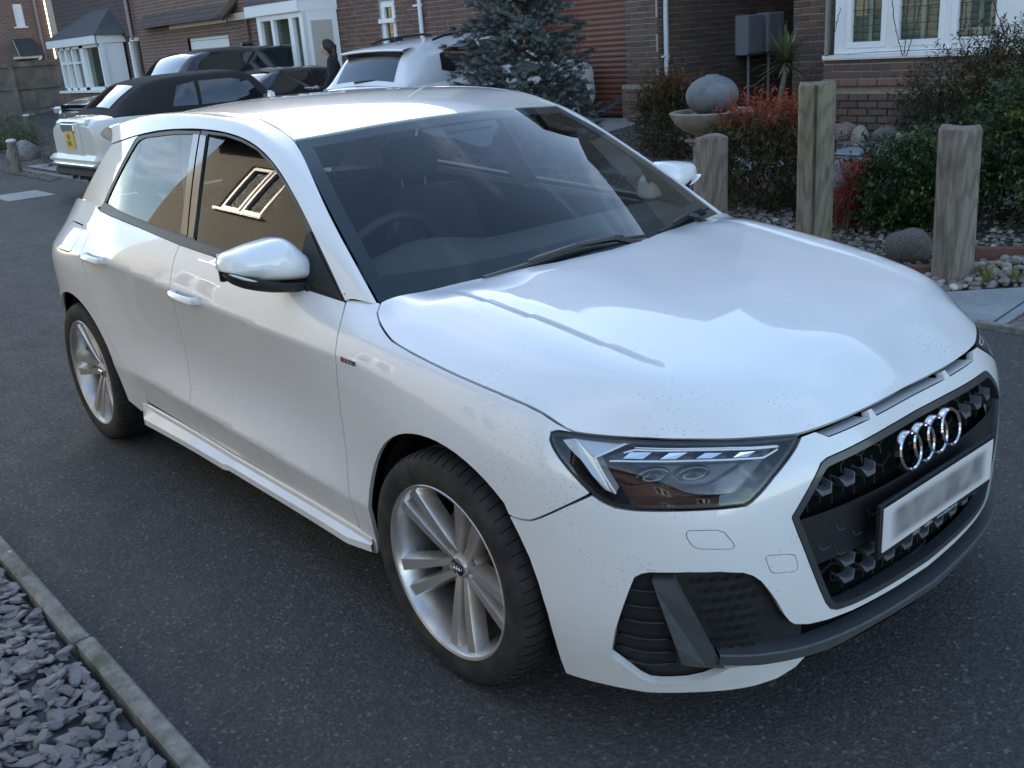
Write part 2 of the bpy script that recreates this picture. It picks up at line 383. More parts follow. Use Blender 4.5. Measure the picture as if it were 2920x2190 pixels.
for _i, _sv in enumerate(_gs):
    zz = np.array([float(f(_sv)) for f in _pz]); dd = np.array([float(f(_sv)) for f in _pd])
    sm = nat_spline(zz, dd); a = nat_spline(zz[:3], dd[:3]); b = nat_spline(zz[2:6], dd[2:6]); c = nat_spline(zz[5:], dd[5:])
    cr = np.where(_gz < zz[2], a(_gz), np.where(_gz < zz[5], b(_gz), c(_gz)))
    w = float(_cw(_sv)); v = w*cr+(1-w)*sm(_gz)
    k7 = (dd[7]-dd[6])/(zz[7]-zz[6]); k0 = (dd[1]-dd[0])/(zz[1]-zz[0])
    v = np.where(_gz > zz[7], dd[7]+k7*(_gz-zz[7])*1.15, v); v = np.where(_gz < zz[0], dd[0]+k0*(_gz-zz[0]), v)
    _D[_i] = v
def inset(s, z):
    fs = np.clip(np.abs(s)/SMAX*(NS-1), 0, NS-1.001); fz = np.clip((z-Z0)/(Z1-Z0)*(NZ-1), 0, NZ-1.001)
    i = fs.astype(int); j = fz.astype(int); u = fs-i; v = fz-j
    return (_D[i, j]*(1-u)+_D[i+1, j]*u)*(1-v)+(_D[i, j+1]*(1-u)+_D[i+1, j+1]*u)*v
def SH(s, z, off=0.0):
    """point on the outer skin; s>0 is the car's right side (y<0)"""
    s = np.asarray(s, float); z = np.asarray(z, float); a = np.abs(s)
    px = np.interp(a, _s, _xy[:, 0]); py = np.interp(a, _s, _xy[:, 1]); nx = np.interp(a, _s, _nr[:, 0]); ny = np.interp(a, _s, _nr[:, 1])
    d = inset(a, z)-off
    return np.stack([px-nx*d, -(py-ny*d)*np.where(s >= 0, 1, -1), z], -1)
# greenhouse side |y| = GH(x, z)
_zb = pchip([-3.0, -2.3, -2.0, -1.45, -.9, -.35, .2], [1.075, 1.055, 1.035, 1.0, .972, .94, .90])
_ab = pchip([-3.0, -2.7, -2.3, -2.0, -1.45, -.9, -.35, .2], [.625, .690, .748, .777, .781, .776, .745, .70])
_gt = pchip([-3.0, -2.6, -2.0, -1.4, -.9, -.35, .2], [.36, .38, .40, .40, .405, .41, .41])
def GH(x, z):
    t = z-_zb(x); return _ab(x)-_gt(x)*t-.16*np.clip(t, -.1, 1)**2
def GHP(x, z, off=0.0, sgn=-1):
    x = np.asarray(x, float); z = np.asarray(z, float)
    return np.stack([x, sgn*(GH(x, z)+off*.92), z+off*.38], -1)
# ---------------------------------------------------------------- bonnet, windscreen and roof surfaces
BSX = [(1.757, .935), (1.741, .9175), (1.698, .899), (1.648, .884), (1.608, .874), (1.516, .8615), (1.40, .848), (1.30, .836), (1.20, .8225), (1.12, .8085), (1.073, .797), (1.027, .7805), (.9844, .7655)]
HLT = [(.9471, .7612), (.8884, .7556), (.8142, .7514), (.7184, .7468), (.6173, .7431), (.5362, .7391), (.4736, .7340), (.4182, .7290), (.36, .7285), (.27, .7285), (.18, .7288), (.09, .729), (0, .729)]
_edge = np.array(BSX+HLT); _ec = np.concatenate([[0], np.cumsum(np.hypot(*np.diff(_edge, axis=0).T))]); _eu = np.linspace(0, _ec[-1], 70)
EDGE = np.stack([pchip(_ec, _edge[:, 0])(_eu), pchip(_ec, _edge[:, 1])(_eu)], 1); EDGE[-1] = (0, .729)
_bp = [SH(s, z) for s, z in EDGE]
_rear = [(-.215, 0, .955), (-.238, -.2, .9535), (-.295, -.4, .946), (-.340, -.6, .938)]
_zc = nat_spline([-.742, -.726, -.695, -.60, -.45, -.25, 0, .15, .215], [.730, .752, .779, .820, .859, .897, .9295, .946, .955])
_ctr = [(x, 0, float(_zc(-x))) for x in (.726, .695, .60, .45, .25, 0, -.12)]
for _x in (-.2, -.1, 0, .1, .2, .3, .4, .5): _ctr += [(_x, -_a, float(_zc(-_x))-_d*np.interp(_x, [-.1, .2, .4], [.30, .70, 1.0])) for _a, _d in ((.3, .003), (.5, .009), (.64, .019))]
_ctr += [(.6, -.3, .811), (.6, -.48, .800), (.67, -.3, .784), (.56, -.58, .799), (.62, -.50, .792)]
_in = []
_all = [(tuple(p), 2e-4) for p in _bp]+[(tuple(p), 6e-3) for p in _in]+[(p, 6e-4) for p in _rear]+[(p, 1.5e-2) for p in _ctr]
_all += [((p[0], -p[1], p[2]), w) for p, w in _all if abs(p[1]) > 1e-6]
_bon = tps([p for p, w in _all], [w for p, w in _all])
_ga = lambda x: np.interp(x, [-.27, -.07, .11, .275, .54, .65], [.572, .56, .54, .535, .50, .42])
_gi = lambda x: np.interp(x, [-.27, -.15, .03, .19, .345, .418, .575, .65], [.565, .505, .48, .46, .455, .455, .44, .415])
def BON(x, y):
    x = np.asarray(x, float); y = np.asarray(y, float); a = np.abs(y); z = _bon(x, y)
    f = np.clip((x+.27)/.15, 0, 1)*np.clip((.60-x)/.55, 0, 1)**1.3; c = _ga(x); i = _gi(x)
    g = np.where(a < c, np.clip((a-i)/np.maximum(c-i, 1e-3), 0, 1), np.clip(1-(a-c)/.016, 0, 1))
    return z-.0045*f*g
def BONP(x, y): return np.stack([x, y, BON(x, y)], -1)
_we = [(-.235, 0, .947), (-.262, -.25, .943), (-.315, -.5, .937), (-.375, -.728, .930), (-.69, -.655, 1.137), (-.53, -.695, 1.036), (-.85, -.606, 1.236), (-1.010, -.560, 1.320), (-.95, -.30, 1.338), (-.92, 0, 1.3435), (-.58, 0, 1.160), (-.61, -.35, 1.148), (-.40, 0, 1.052), (-.76, 0, 1.258)]
_ws = tps(_we+[(p[0], -p[1], p[2]) for p in _we if p[1]], 1e-6)
def WS(x, y, off=0.0): x = np.asarray(x, float); y = np.asarray(y, float); return np.stack([x+off*.5, y, _ws(x, y)+off*.86], -1)
DITCH = [(-1.012, .5636, 1.319), (-1.14, .547, 1.352), (-1.26, .54, 1.377), (-1.43, .532, 1.3915), (-1.6, .528, 1.395), (-1.75, .525, 1.3945), (-1.95, .515, 1.388), (-2.25, .50, 1.364), (-2.55, .485, 1.325), (-2.76, .475, 1.292)]
_rp3 = [(x, -a, z) for x, a, z in DITCH]+[(-.92, 0, 1.3435), (-.95, -.30, 1.338), (-1.1, 0, 1.384), (-1.3, 0, 1.409), (-1.55, 0, 1.4195), (-1.9, 0, 1.4165), (-2.25, 0, 1.398), (-2.6, 0, 1.360), (-2.9, 0, 1.308), (-2.86, -.3, 1.303), (-1.5, -.3, 1.4115), (-2.0, -.3, 1.405), (-1.15, -.3, 1.379)]
_rf = tps(_rp3+[(p[0], -p[1], p[2]) for p in _rp3 if p[1]], 1e-6)
def ROOF(x, y): x = np.asarray(x, float); y = np.asarray(y, float); return np.stack([x, y, _rf(x, y)], -1)
# ---------------------------------------------------------------- vehicle materials
def paint(name, col, dirt=0.0, flake=0.0):
    if name in MATS: return MATS[name]
    t = NT(name); c = col
    if dirt:
        x, y, z = t.xyz()
        low = t.ramp(z, [(.15, 1.), (.45, .32), (.80, .10), (1.0, .0)])
        film = t.math('MULTIPLY', t.ramp(t.noise(3.2, 5, .6), [(.35, 0.), (.75, 1.)]), low)
        c = t.mix(t.math('MULTIPLY', film, .30*dirt), col, (.33, .27, .20))
        # flicked mud: short streaks
        vm = t.map(scale=(85, 85, 170), rot=(0, R(25), 0))
        sp = t.n('TexVoronoi'); sp.inputs['Scale'].default_value = 1; t.lk(vm, sp.inputs['Vector'])
        spk = t.ramp(sp.outputs['Distance'], [(.10, 1.), (.24, 0.)])
        rare = t.ramp(t.math('ADD', t.noise(5.5, 3, .6), t.math('MULTIPLY', t.noise(60, 1), .25)), [(.60, 0.), (.80, 1.)])
        c = t.mix(t.math('MULTIPLY', t.math('MULTIPLY', spk, rare), t.math('MULTIPLY', t.ramp(z, [(.2, 1.), (.75, .8), (1.0, .05)]), dirt), clamp=True), c, (.20, .16, .12))
        t.p(Roughness=t.math('ADD', .28, t.math('MULTIPLY', film, .3)), Coat_Roughness=t.math('ADD', .025, t.math('MULTIPLY', film, .22)))
    else: t.p(Roughness=.3, Coat_Roughness=.03)
    t.col(c); t.p(Specular_IOR_Level=.5, Coat_Weight=1.0, Metallic=flake); MATS[name] = t.m; return t.m
def glassy(name, tint=(.72, .78, .77), rough=0.0):
    """thin pane: fresnel mirror over a tinted clear sheet"""
    if name in MATS: return MATS[name]
    t = NT(name); t.t.nodes.remove(t.b)
    tr = t.n('BsdfTransparent'); tr.inputs[0].default_value = tuple(tint)+(1,)
    gl = t.n('BsdfGlossy'); gl.inputs['Roughness'].default_value = rough; gl.inputs['Color'].default_value = (1, 1, 1, 1)
    lw = t.n('LayerWeight'); lw.inputs[0].default_value = .5; fr = t.math('ADD', .055, t.math('MULTIPLY', .945, t.math('POWER', lw.outputs['Facing'], 4.6))); mx = t.n('MixShader')
    t.lk(fr, mx.inputs[0]); t.lk(tr.outputs[0], mx.inputs[1]); t.lk(gl.outputs[0], mx.inputs[2]); t.lk(mx.outputs[0], t.out.inputs[0]); MATS[name] = t.m; return t.m
M_white = paint('white_car_paint', (.80, .80, .80), dirt=1.0)
M_glass = glassy('window_glass'); M_tint = glassy('privacy_glass', (.42, .46, .46)); M_clear = glassy('clear_lens', (.93, .94, .95))
M_trim = simple('satin_black_trim', (.018, .018, .020), .38, spec=.5)
M_matt = simple('matt_black_plastic', (.022, .022, .023), .62, spec=.4, var=.25, vscale=30)
M_gloss = simple('gloss_black_trim', (.010, .010, .012), .08, spec=.6, coat=1)
M_grey = simple('grey_splitter_plastic', (.075, .08, .085), .48, var=.12, vscale=40)
M_chrome = simple('chrome', (.86, .87, .88), .04, metal=1)
M_satin = simple('satin_silver', (.62, .63, .65), .25, metal=1)
M_dark = simple('dark_cabin_plastic', (.020, .020, .022), .55)
M_seat = simple('dark_seat_cloth', (.030, .030, .034), .85, var=.2, vscale=60)
M_pale = simple('pale_headliner', (.35, .34, .32), .9)
M_void = simple('black_void', (.004, .004, .004), .9, spec=.1)
M_red = simple('red_light_lens', (.42, .012, .015), .12, coat=1)
M_lamp = simple('lamp_reflector', (.80, .80, .80), .10, metal=1)
M_guide = simple('clear_light_guide', (.92, .93, .95), .12, spec=.7, coat=1)
M_fritm = simple('ceramic_border', (.006, .006, .007), .35)
def m_rubber():
    t = NT('tyre_rubber'); n = t.noise(14, 5, .6); t.col(t.mix(t.ramp(n, [(.40, 0.), (.72, 1.)]), (.017, .017, .018), (.050, .044, .038)))
    t.p(Roughness=.78, Specular_IOR_Level=.35); t.bump(t.noise(220, 2), .15, .002); return t.m
M_rubber = m_rubber()
def m_rim():
    t = NT('alloy_silver'); n = t.noise(9, 5, .62); c = t.mix(t.ramp(n, [(.35, 0.), (.75, 1.)]), (.66, .65, .64), (.45, .39, .33)); t.col(c)
    t.p(Roughness=t.ramp(n, [(.3, .24), (.75, .42)]), Metallic=.75, Coat_Weight=.4, Coat_Roughness=.08); return t.m
M_rim = m_rim()
M_disc = simple('brake_steel', (.20, .16, .13), .45, metal=.8, var=.3, vscale=20)
def m_plate():
    t = NT('plate_white'); n = t.noise(16, 1, .4); x, y, z = t.xyz()
    inn = t.math('MULTIPLY', t.ramp(t.math('ABSOLUTE', y), [(.20, 1.), (.235, 0.)]), t.ramp(t.math('ABSOLUTE', t.math('SUBTRACT', z, .484)), [(.030, 1.), (.046, 0.)]))
    t.col(t.mix(t.math('MULTIPLY', inn, t.ramp(n, [(.30, .55), (.7, .85)])), (.70, .68, .68), (.10, .095, .10))); t.p(Roughness=.35); return t.m
M_plate = m_plate()
# ---------------------------------------------------------------- ground
def gz(y): return min(.347, max(0.0, (y-2.95)*.0625))
def m_asphalt():
    t = NT('worn_asphalt'); x, y, z = t.xyz()
    big = t.noise(.7, 5, .6); mid = t.noise(6, 4, .6); fine = t.noise(150, 3, .7); v = t.voro(95)
    c = t.mix(t.ramp(big, [(.35, 0.), (.7, 1.)]), (.044, .043, .043), (.066, .063, .060))
    vc = t.n('SeparateColor'); t.lk(t.voro(120, out='Color'), vc.inputs[0]); grain = t.ramp(vc.outputs[0], [(0., (.018, .018, .019)), (.45, (.045, .043, .042)), (.8, (.085, .080, .074)), (.96, (.13, .125, .115)), (1., (.30, .28, .25))])
    c = t.mix(.5, c, grain); c = t.mix(t.math('MULTIPLY', t.ramp(fine, [(.45, 0.), (.75, 1.)]), .5), c, (.115, .108, .10))
    sp = t.voro(14); c = t.mix(t.math('MULTIPLY', t.ramp(sp, [(.035, 1.), (.06, 0.)]), t.ramp(t.noise(4, 2), [(.52, 0.), (.6, 1.)])), c, (.42, .40, .36))
    lich = t.math('MULTIPLY', t.ramp(t.noise(9, 6, .75), [(.66, 0.), (.74, 1.)]), t.ramp(t.noise(55, 3, .7), [(.45, 0.), (.6, 1.)])); c = t.mix(t.math('MULTIPLY', lich, .7), c, (.23, .20, .15))
    wet = t.ramp(y, [(.0, 1.), (1.0, 1.)])
    t.col(c); t.p(Roughness=t.ramp(mid, [(.3, .72), (.7, .92)]), Specular_IOR_Level=.45)
    t.bump(t.math('ADD', t.math('MULTIPLY', v, -.8), t.math('MULTIPLY', fine, .9)), .75, .006); return t.m
def m_slab(name, a, b, sc=5):
    t = NT(name); n = t.noise(sc, 6, .65, dist=.4); m = t.noise(sc*.5, 3); c = t.mix(t.ramp(n, [(.35, 0.), (.68, 1.)]), a, b)
    c = t.mix(t.math('MULTIPLY', t.ramp(m, [(.5, 0.), (.75, 1.)]), .4), c, (.14, .15, .13)); t.col(c); t.p(Roughness=.8); t.bump(n, .35, .012); return t.m
M_asph = m_asphalt(); M_slab = m_slab('riven_grey_slab', (.20, .22, .23), (.31, .33, .335)); M_slab2 = m_slab('pale_paving', (.26, .26, .25), (.36, .35, .33), 3)
M_brown = m_slab('brown_block_paving', (.11, .075, .062), (.20, .14, .12), 9)
def m_kerb():
    t = NT('concrete_edging'); n = t.noise(22, 6, .7); c = t.mix(t.ramp(n, [(.35, 0.), (.65, 1.)]), (.115, .110, .092), (.27, .26, .235))
    c = t.mix(t.ramp(t.noise(7, 4, .6), [(.52, 0.), (.66, .8)]), c, (.085, .090, .055)); v = t.voro(17); c = t.mix(t.math('MULTIPLY', t.ramp(v, [(.10, 1.), (.15, 0.)]), t.ramp(t.noise(9, 2), [(.53, 0.), (.58, 1.)])), c, (.62, .63, .60))
    t.col(c); t.p(Roughness=.9); t.bump(n, .6, .006); return t.m
M_kerb = m_kerb()
def m_soil():
    t = NT('stony_bed'); v = t.voro(28, out='Color'); n = t.noise(5, 4); hsv = t.n('SeparateColor'); t.lk(v, hsv.inputs[0])
    c = t.ramp(hsv.outputs[0], [(0., (.05, .04, .032)), (.35, (.14, .11, .085)), (.7, (.27, .235, .19)), (1., (.42, .38, .32))]); d = t.voro(28); c = t.mix(t.ramp(d, [(.25, 0.), (.6, 1.)]), c, (.03, .025, .02))
    t.col(c); t.p(Roughness=.85); t.bump(t.math('MULTIPLY', d, -1.), 1., .02); return t.m
M_soil = m_soil()
# one sheet to the horizon, rising gently towards the houses
ys = [-400, -60, -20, -1.57, 0, 2.86, 2.95, 4, 5, 6, 7, 8, 8.5, 20, 60, 400]; xs = [-400, -60, -30, -20, -12, -8, -5, -3, -1, 1, 4, 10, 60, 400]
gv = [(x, y, gz(y)) for y in ys for x in xs]; gn = len(xs); gf = [(j*gn+i, j*gn+i+1, (j+1)*gn+i+1, (j+1)*gn+i) for j in range(len(ys)-1) for i in range(gn-1)]
tag(obj('asphalt_ground', gv, gf, M_asph, smooth=True), kind='structure')
def sheet(name, poly, mat, dz, kind='structure', label=None, h=.5):
    """flat sheet draped dz above the ground"""
    P = densify(poly, h); v = [Vector(p) for p in P]; lo = P.min(0); hi = P.max(0); G = np.array([(x, y) for x in np.arange(lo[0]+.01, hi[0], h) for y in np.arange(lo[1]+.01, hi[1], h)])
    if len(G): G = G[inpoly(G, P)]; G = G[bdist(G, [P]) > h*.3] if len(G) else G
    vv = v+[Vector(p) for p in G]; vo, _, fo = delaunay_2d_cdt(vv, [(i, (i+1) % len(P)) for i in range(len(P))], [], 0, 1e-6)[:3]
    q = np.array([tuple(p) for p in vo]); F = [f for f in fo if inpoly(q[list(f)].mean(0)[None], P)[0]]
    F = [f if np.cross(q[f[1]]-q[f[0]], q[f[2]]-q[f[0]]) > 0 else f[::-1] for f in [tuple(f) for f in F]]
    o = obj(name, [(a, b, gz(b)+dz) for a, b in q], F, mat); return tag(o, kind=kind)
# garden bed and drive on the house side
bed = sheet('gravel_bed', [(-6.2, 2.95), (-.62, 2.95), (-.80, 3.25), (-.42, 3.50), (3, 3.55), (8, 3.6), (8, 8.6), (-5.3, 8.6), (-7.7, 8.9), (-7.2, 5.0)], M_soil, .006)
drive = sheet('driveway', [(-17.5, 2.95), (-6.35, 2.95), (-7.35, 5.0), (-7.74, 8.9), (-17.5, 8.9)], M_slab2, .006)
# driveway blocks along the road edge
for i in range(30):
    MB().box((-17.2+i*.38, 2.90, .006), (.37, .11, .03), bev=.006).build('drive_edging', M_kerb, drive)
for k in range(10): MB().box((-12.2-k*.52, 3.3, gz(3.3)+.010), (.50, .5, .010), bev=.004).build('driveway_slab', M_slab2, drive)
path = sheet('garden_path', [(-7.2, 5.55), (-4.6, 5.45), (-3.6, 6.6), (8, 6.9), (8, 7.35), (-3.6, 7.30), (-5.0, 6.35), (-7.2, 6.35)], M_slab, .012)
for i in range(16):
    x = -3.5+i*.62; MB().box((x, 7.04+.01*(i % 3), gz(7.04)+.018), (.60, .50, .02), bev=.006).build('path_slab', M_slab, path)
# front paving by the kerb on the far side of the car
pav = sheet('front_paving', [(-.66, 2.90), (8, 2.90), (8, 3.56), (-.44, 3.53), (-.80, 3.25)], M_brown, .010)
def slab3(name, poly, mat, par, dz, t=.03, bev=.006):
    P = np.array(poly); Q = offset_poly(P, bev); n = len(P); v = [(a, b, gz(b)+dz) for a, b in P]+[(a, b, gz(b)+dz+t-bev) for a, b in P]+[(a, b, gz(b)+dz+t) for a, b in Q]
    f = [tuple(range(2*n, 3*n))]+[(i, (i+1) % n, n+(i+1) % n, n+i) for i in range(n)]+[(n+i, n+(i+1) % n, 2*n+(i+1) % n, 2*n+i) for i in range(n)]
    return MB().add(v, f).build(name, mat, par)
slab3('paving_slab', [(-.335, 2.905), (-.35, 3.30), (-.36, 3.535), (-.445, 3.53), (-.79, 3.25), (-.665, 2.905)], M_slab, pav, 0)
slab3('paving_slab', [(-.322, 2.905), (-.275, 2.905), (-.275, 3.53), (-.345, 3.53)], M_slab, pav, 0)
slab3('paving_slab', [(-.345, 3.54), (.4, 3.56), (.4, 3.20), (-.26, 3.20), (-.262, 3.53)], M_slab, pav, -.002)
for i in range(12):
    for j in range(3):
        x = -.26+i*.205; y = 2.91+j*.098; slab3('paving_block', [(x, y), (x+.198, y), (x+.198, y+.092), (x, y+.092)], M_brown, pav, 0, .024)
kb = tag(MB().box((2.65, 2.875, -.01), (6.6, .045, .09), bev=.006).build('far_kerb', M_kerb), kind='structure')
# near-side edging stones and slate bed
edge = sheet('slate_bed', [(-6, -1.57), (2.5, -1.57), (2.5, -5), (-6, -5)], simple('dark_slate_fines', (.05, .05, .056), .85, var=.4, vscale=30), .040)
kx = [-5.4, -4.486, -3.572, -2.658, -1.742, -.826, .09, 1.0, 1.9]
for i in range(len(kx)-1):
    MB().box(((kx[i]+kx[i+1])/2, -1.535+.004*((i*7) % 3-1), .022+.003*((i*5) % 3)), (kx[i+1]-kx[i]-.008, .050, .10), rz=R(.25*((i*3) % 3-1)), bev=.007).build('edging_stone', M_kerb, edge)
def m_slate():
    t = NT('purple_slate'); oi = t.n('ObjectInfo'); gi = t.n('NewGeometry'); r = t.math('FRACT', t.math('ADD', oi.outputs['Random'], gi.outputs['Random Per Island']))
    c = t.ramp(r, [(0., (.115, .115, .125)), (.3, (.150, .142, .152)), (.55, (.160, .138, .146)), (.8, (.20, .192, .196)), (1., (.10, .090, .085))]); n = t.noise(40, 5, .65); c = t.mix(t.ramp(n, [(.3, 0.), (.75, 1.)]), c, (.21, .20, .20), 'MULTIPLY') if 0 else t.mix(t.math('MULTIPLY', t.ramp(n, [(.45, 0.), (.75, 1.)]), .35), c, (.27, .26, .26))
    t.col(c); t.p(Roughness=.62, Specular_IOR_Level=.5); t.bump(n, .35, .003); return t.m
M_slate = m_slate()
def chip(seed):
    r = random.Random(seed); n = r.choice((5, 6, 7)); a = sorted(r.uniform(0, 2*math.pi) for _ in range(n)); a = [2*math.pi*(i+r.uniform(-.28, .28))/n for i in range(n)]
    el = r.uniform(1.25, 2.1); rad = [r.uniform(.75, 1.1) for _ in range(n)]; th = r.uniform(.20, .34)
    lo = [(el*q*math.cos(b), q*math.sin(b), -th*.5+r.uniform(-.05, .05)) for b, q in zip(a, rad)]; hi = [(el*q*math.cos(b)*r.uniform(.72, .95), q*math.sin(b)*r.uniform(.72, .95), th*.5+r.uniform(-.09, .07)) for b, q in zip(a, rad)]
    v = lo+hi; f = [tuple(range(n-1, -1, -1)), tuple(range(n, 2*n))]+[(i, (i+1) % n, n+(i+1) % n, n+i) for i in range(n)]
    return v, f
chips = []
for k in range(14):
    v, f = chip(100+k); me = bpy.data.meshes.new('slate_chip'); me.from_pydata(v, [], f); me.materials.append(M_slate); chips.append(me)
r = random.Random(5); far = MB(); cnt = 0
def visible_px(x, y, z=0.0):
    d = np.array([x, y, z])-CAM; w = d@_fw; return 512+512*(d@_r2)/w*35.178/18, 384-512*(d@_u2)/w*35.178/18
spots = []
while len(spots) < 3600:
    x = r.uniform(-2.6, 1.2); y = -1.568-abs(r.gauss(0, .34))-.015
    if y < -2.9: continue
    spots.append((x, y))
spots.sort(key=lambda p: (p[0]-CAM[0])**2+(p[1]-CAM[1])**2)
for x, y in spots:
    u, w = visible_px(x, y, .03); vis = -30 < u < 1060 and w < 800; sz = r.uniform(.010, .022); zz = .046+r.uniform(0, .024)
    rot = (r.gauss(0, .24), r.gauss(0, .24), r.uniform(0, 6.28))
    if vis and cnt < 300:
        inst('slate_chip', r.choice(chips), edge, (x, y, zz), rot, (sz, sz, sz)); cnt += 1
    else:
        me = r.choice(chips); Mx = Matrix.Translation((x, y, zz)) @ (Matrix.Rotation(rot[2], 4, 'Z') @ Matrix.Rotation(rot[1], 4, 'Y') @ Matrix.Rotation(rot[0], 4, 'X')) @ Matrix.Scale(sz, 4)
        far.add([tuple(Mx @ q.co) for q in me.vertices], [tuple(p.vertices) for p in me.polygons])
tag(far.build('slate_chippings', M_slate, edge, recalc=False), kind='stuff')
# rounded pebbles and gravel on the far side
def m_pebble():
    t = NT('mixed_pebble'); oi = t.n('ObjectInfo'); gi = t.n('NewGeometry'); r_ = t.math('FRACT', t.math('ADD', oi.outputs['Random'], gi.outputs['Random Per Island']))
    c = t.ramp(r_, [(0., (.13, .10, .080)), (.25, (.24, .20, .165)), (.5, (.20, .19, .185)), (.75, (.36, .31, .26)), (.93, (.30, .26, .235)), (1., (.62, .60, .56))]); n = t.noise(30, 5, .6); c = t.mix(t.math('MULTIPLY', t.ramp(n, [(.4, 0.), (.7, 1.)]), .35), c, (.12, .105, .09))
    t.col(c); t.p(Roughness=.62); return t.m
M_peb = m_pebble()
def ico(seed, amp=.12, sub=2):
    bm = bmesh.new(); bmesh.ops.create_icosphere(bm, subdivisions=sub, radius=1); rr = random.Random(seed); ph = [rr.uniform(0, 6.28) for _ in range(6)]
    for v in bm.verts:
        k = 1+amp*(math.sin(2.1*v.co.x+ph[0])+math.sin(2.7*v.co.y+ph[1])+math.sin(2.3*v.co.z+ph[2]))*.5+amp*.5*math.sin(5*v.co.x+3*v.co.y+ph[3]); v.co *= k
    me = bpy.data.meshes.new('pebble'); bm.to_mesh(me); bm.free(); me.polygons.foreach_set('use_smooth', [True]*len(me.polygons)); return me
pebs = []
for k in range(8): me = ico(k, .14, 1 if k > 3 else 1); me.materials.append(M_peb); pebs.append(me)
pb = sheet('pebble_strip', [(-1.30, 2.98), (-.66, 2.98), (-.80, 3.26), (-.45, 3.54), (3, 3.57), (3, 4.3), (-.6, 4.24), (-1.1, 3.60)], simple('dark_pebble_soil', (.05, .043, .035), .9), .010)  # dark brown soil under the pebbles
r = random.Random(9); n0 = 0; far = MB(); cand = []
for k in range(1500):
    x = r.uniform(-1.3, .6); y = r.uniform(3.0, 4.2)
    if x < -.66-.0 and y < 3.25 and x > -.80 and 0: continue
    if inpoly(np.array([[x, y]]), np.array([(-1.25, 3.0), (-.70, 3.0), (-.84, 3.26), (-.48, 3.56), (.6, 3.6), (.6, 4.25), (-.62, 4.2), (-1.1, 3.58)]))[0]: cand.append((x, y))
for x, y in cand:
    sz = r.uniform(.018, .036); q = (sz*r.uniform(1.0, 1.45), sz, sz*r.uniform(.55, .8)); u, w = visible_px(x, y, .03); loc = (x, y, gz(y)+.012+r.uniform(0, .03)); rot = (r.uniform(-.3, .3), r.uniform(-.3, .3), r.uniform(0, 6.3))
    if 0 < u < 1024 and n0 < 290: inst('pebble', r.choice(pebs), pb, loc, rot, q); n0 += 1
    else:
        me = r.choice(pebs); Mx = Matrix.Translation(loc) @ Matrix.Rotation(rot[2], 4, 'Z') @ Matrix.Diagonal((*q, 1)); far.add([tuple(Mx @ p.co) for p in me.vertices], [tuple(p.vertices) for p in me.polygons])
tag(far.build('loose_pebbles', M_peb, pb, smooth=True, recalc=False), kind='stuff')
grav = MB(); gm_ = ico(3, .15, 0) if 0 else None
def tet(c, s, rr):
    v = [(c[0]+s*rr.uniform(.6, 1.3)*a, c[1]+s*rr.uniform(.6, 1.3)*b, c[2]+s*rr.uniform(.5, .8)*d) for a, b, d in ((1, 0, -.3), (-.5, .87, -.3), (-.5, -.87, -.3), (.5, .5, .8), (-.6, .2, .9), (.1, -.6, .8))]
    return v, [(0, 1, 4, 3), (1, 2, 4), (2, 0, 3, 5), (2, 5, 4), (3, 4, 5)]
for k in range(9000):
    x = r.uniform(-6.2, 1.5); y = 3.0+abs(r.gauss(0, 2.2)) if k % 3 else r.uniform(7.35, 7.75)
    if y > 7.8 or (x > -1.1 and y < 4.2): continue
    if 5.45 < y < 6.5 and x < -4.4: continue
    if x < -6.2+0*(y) : continue
    if x > -3.6 and 6.75 < y < 7.35: continue
    v, f = tet((x, y, gz(y)+.014), r.uniform(.011, .028), r); grav.add(v, f)
tag(grav.build('gravel', M_peb, bed, recalc=True), kind='stuff')
# flat timber edging between pebbles and bed
tm = MB().box((-.98, 3.55, gz(3.55)+.035), (.60, .05, .09), rz=R(24), bev=.006).build('timber_edging', simple('red_brown_timber', (.12, .055, .040), .75, var=.3, vscale=14), bed)
MB().box((-.10, 4.42, gz(4.3)+.035), (1.9, .055, .09), rz=R(72-45+3), bev=.006).build('timber_edging', MATS['red_brown_timber'], bed)
MB().box((-12.85, 1.75, .006), (.9, .6, .008)).build('inspection_cover', M_slab2, None); tag(bpy.data.objects['inspection_cover'], 'flat pale rectangular inspection cover set in the asphalt', 'cover')
# ---------------------------------------------------------------- houses
def m_brick(name, cols, obj_rand=True):
    t = NT(name); oi = t.n('ObjectInfo'); gi = t.n('NewGeometry'); r_ = t.math('FRACT', t.math('ADD', oi.outputs['Random'], t.math('MULTIPLY', gi.outputs['Random Per Island'], 3.7)))
    c = t.ramp(r_, [(i/(len(cols)-1), q) for i, q in enumerate(cols)]); n = t.noise(35, 5, .65); c = t.mix(t.math('MULTIPLY', t.ramp(n, [(.35, 0.), (.7, 1.)]), .35), c, (.10, .085, .075))
    t.col(c); t.p(Roughness=.9, Specular_IOR_Level=.3); t.bump(n, .5, .006); return t.m
BR_DARK = m_brick('dark_multi_brick', [(.105, .080, .068), (.16, .105, .082), (.095, .082, .074), (.215, .115, .085), (.13, .098, .080), (.155, .125, .105)])
BR_RED = m_brick('soft_red_brick', [(.19, .095, .075), (.14, .082, .072), (.23, .115, .085), (.12, .085, .080), (.20, .105, .085)])
BR_PINK = m_brick('pink_plinth_brick', [(.26, .135, .105), (.22, .12, .10), (.29, .16, .12)])
M_mortar = simple('mortar', (.36, .32, .275), .95, var=.2, vscale=25)
M_upvc = simple('white_window_frame', (.78, .79, .80), .35); M_wpipe = simple('white_pipe', (.72, .73, .76), .35)
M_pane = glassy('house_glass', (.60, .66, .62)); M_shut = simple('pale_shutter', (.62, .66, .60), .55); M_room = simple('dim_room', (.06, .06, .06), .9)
M_lead = simple('lead_strip', (.06, .065, .065), .5)
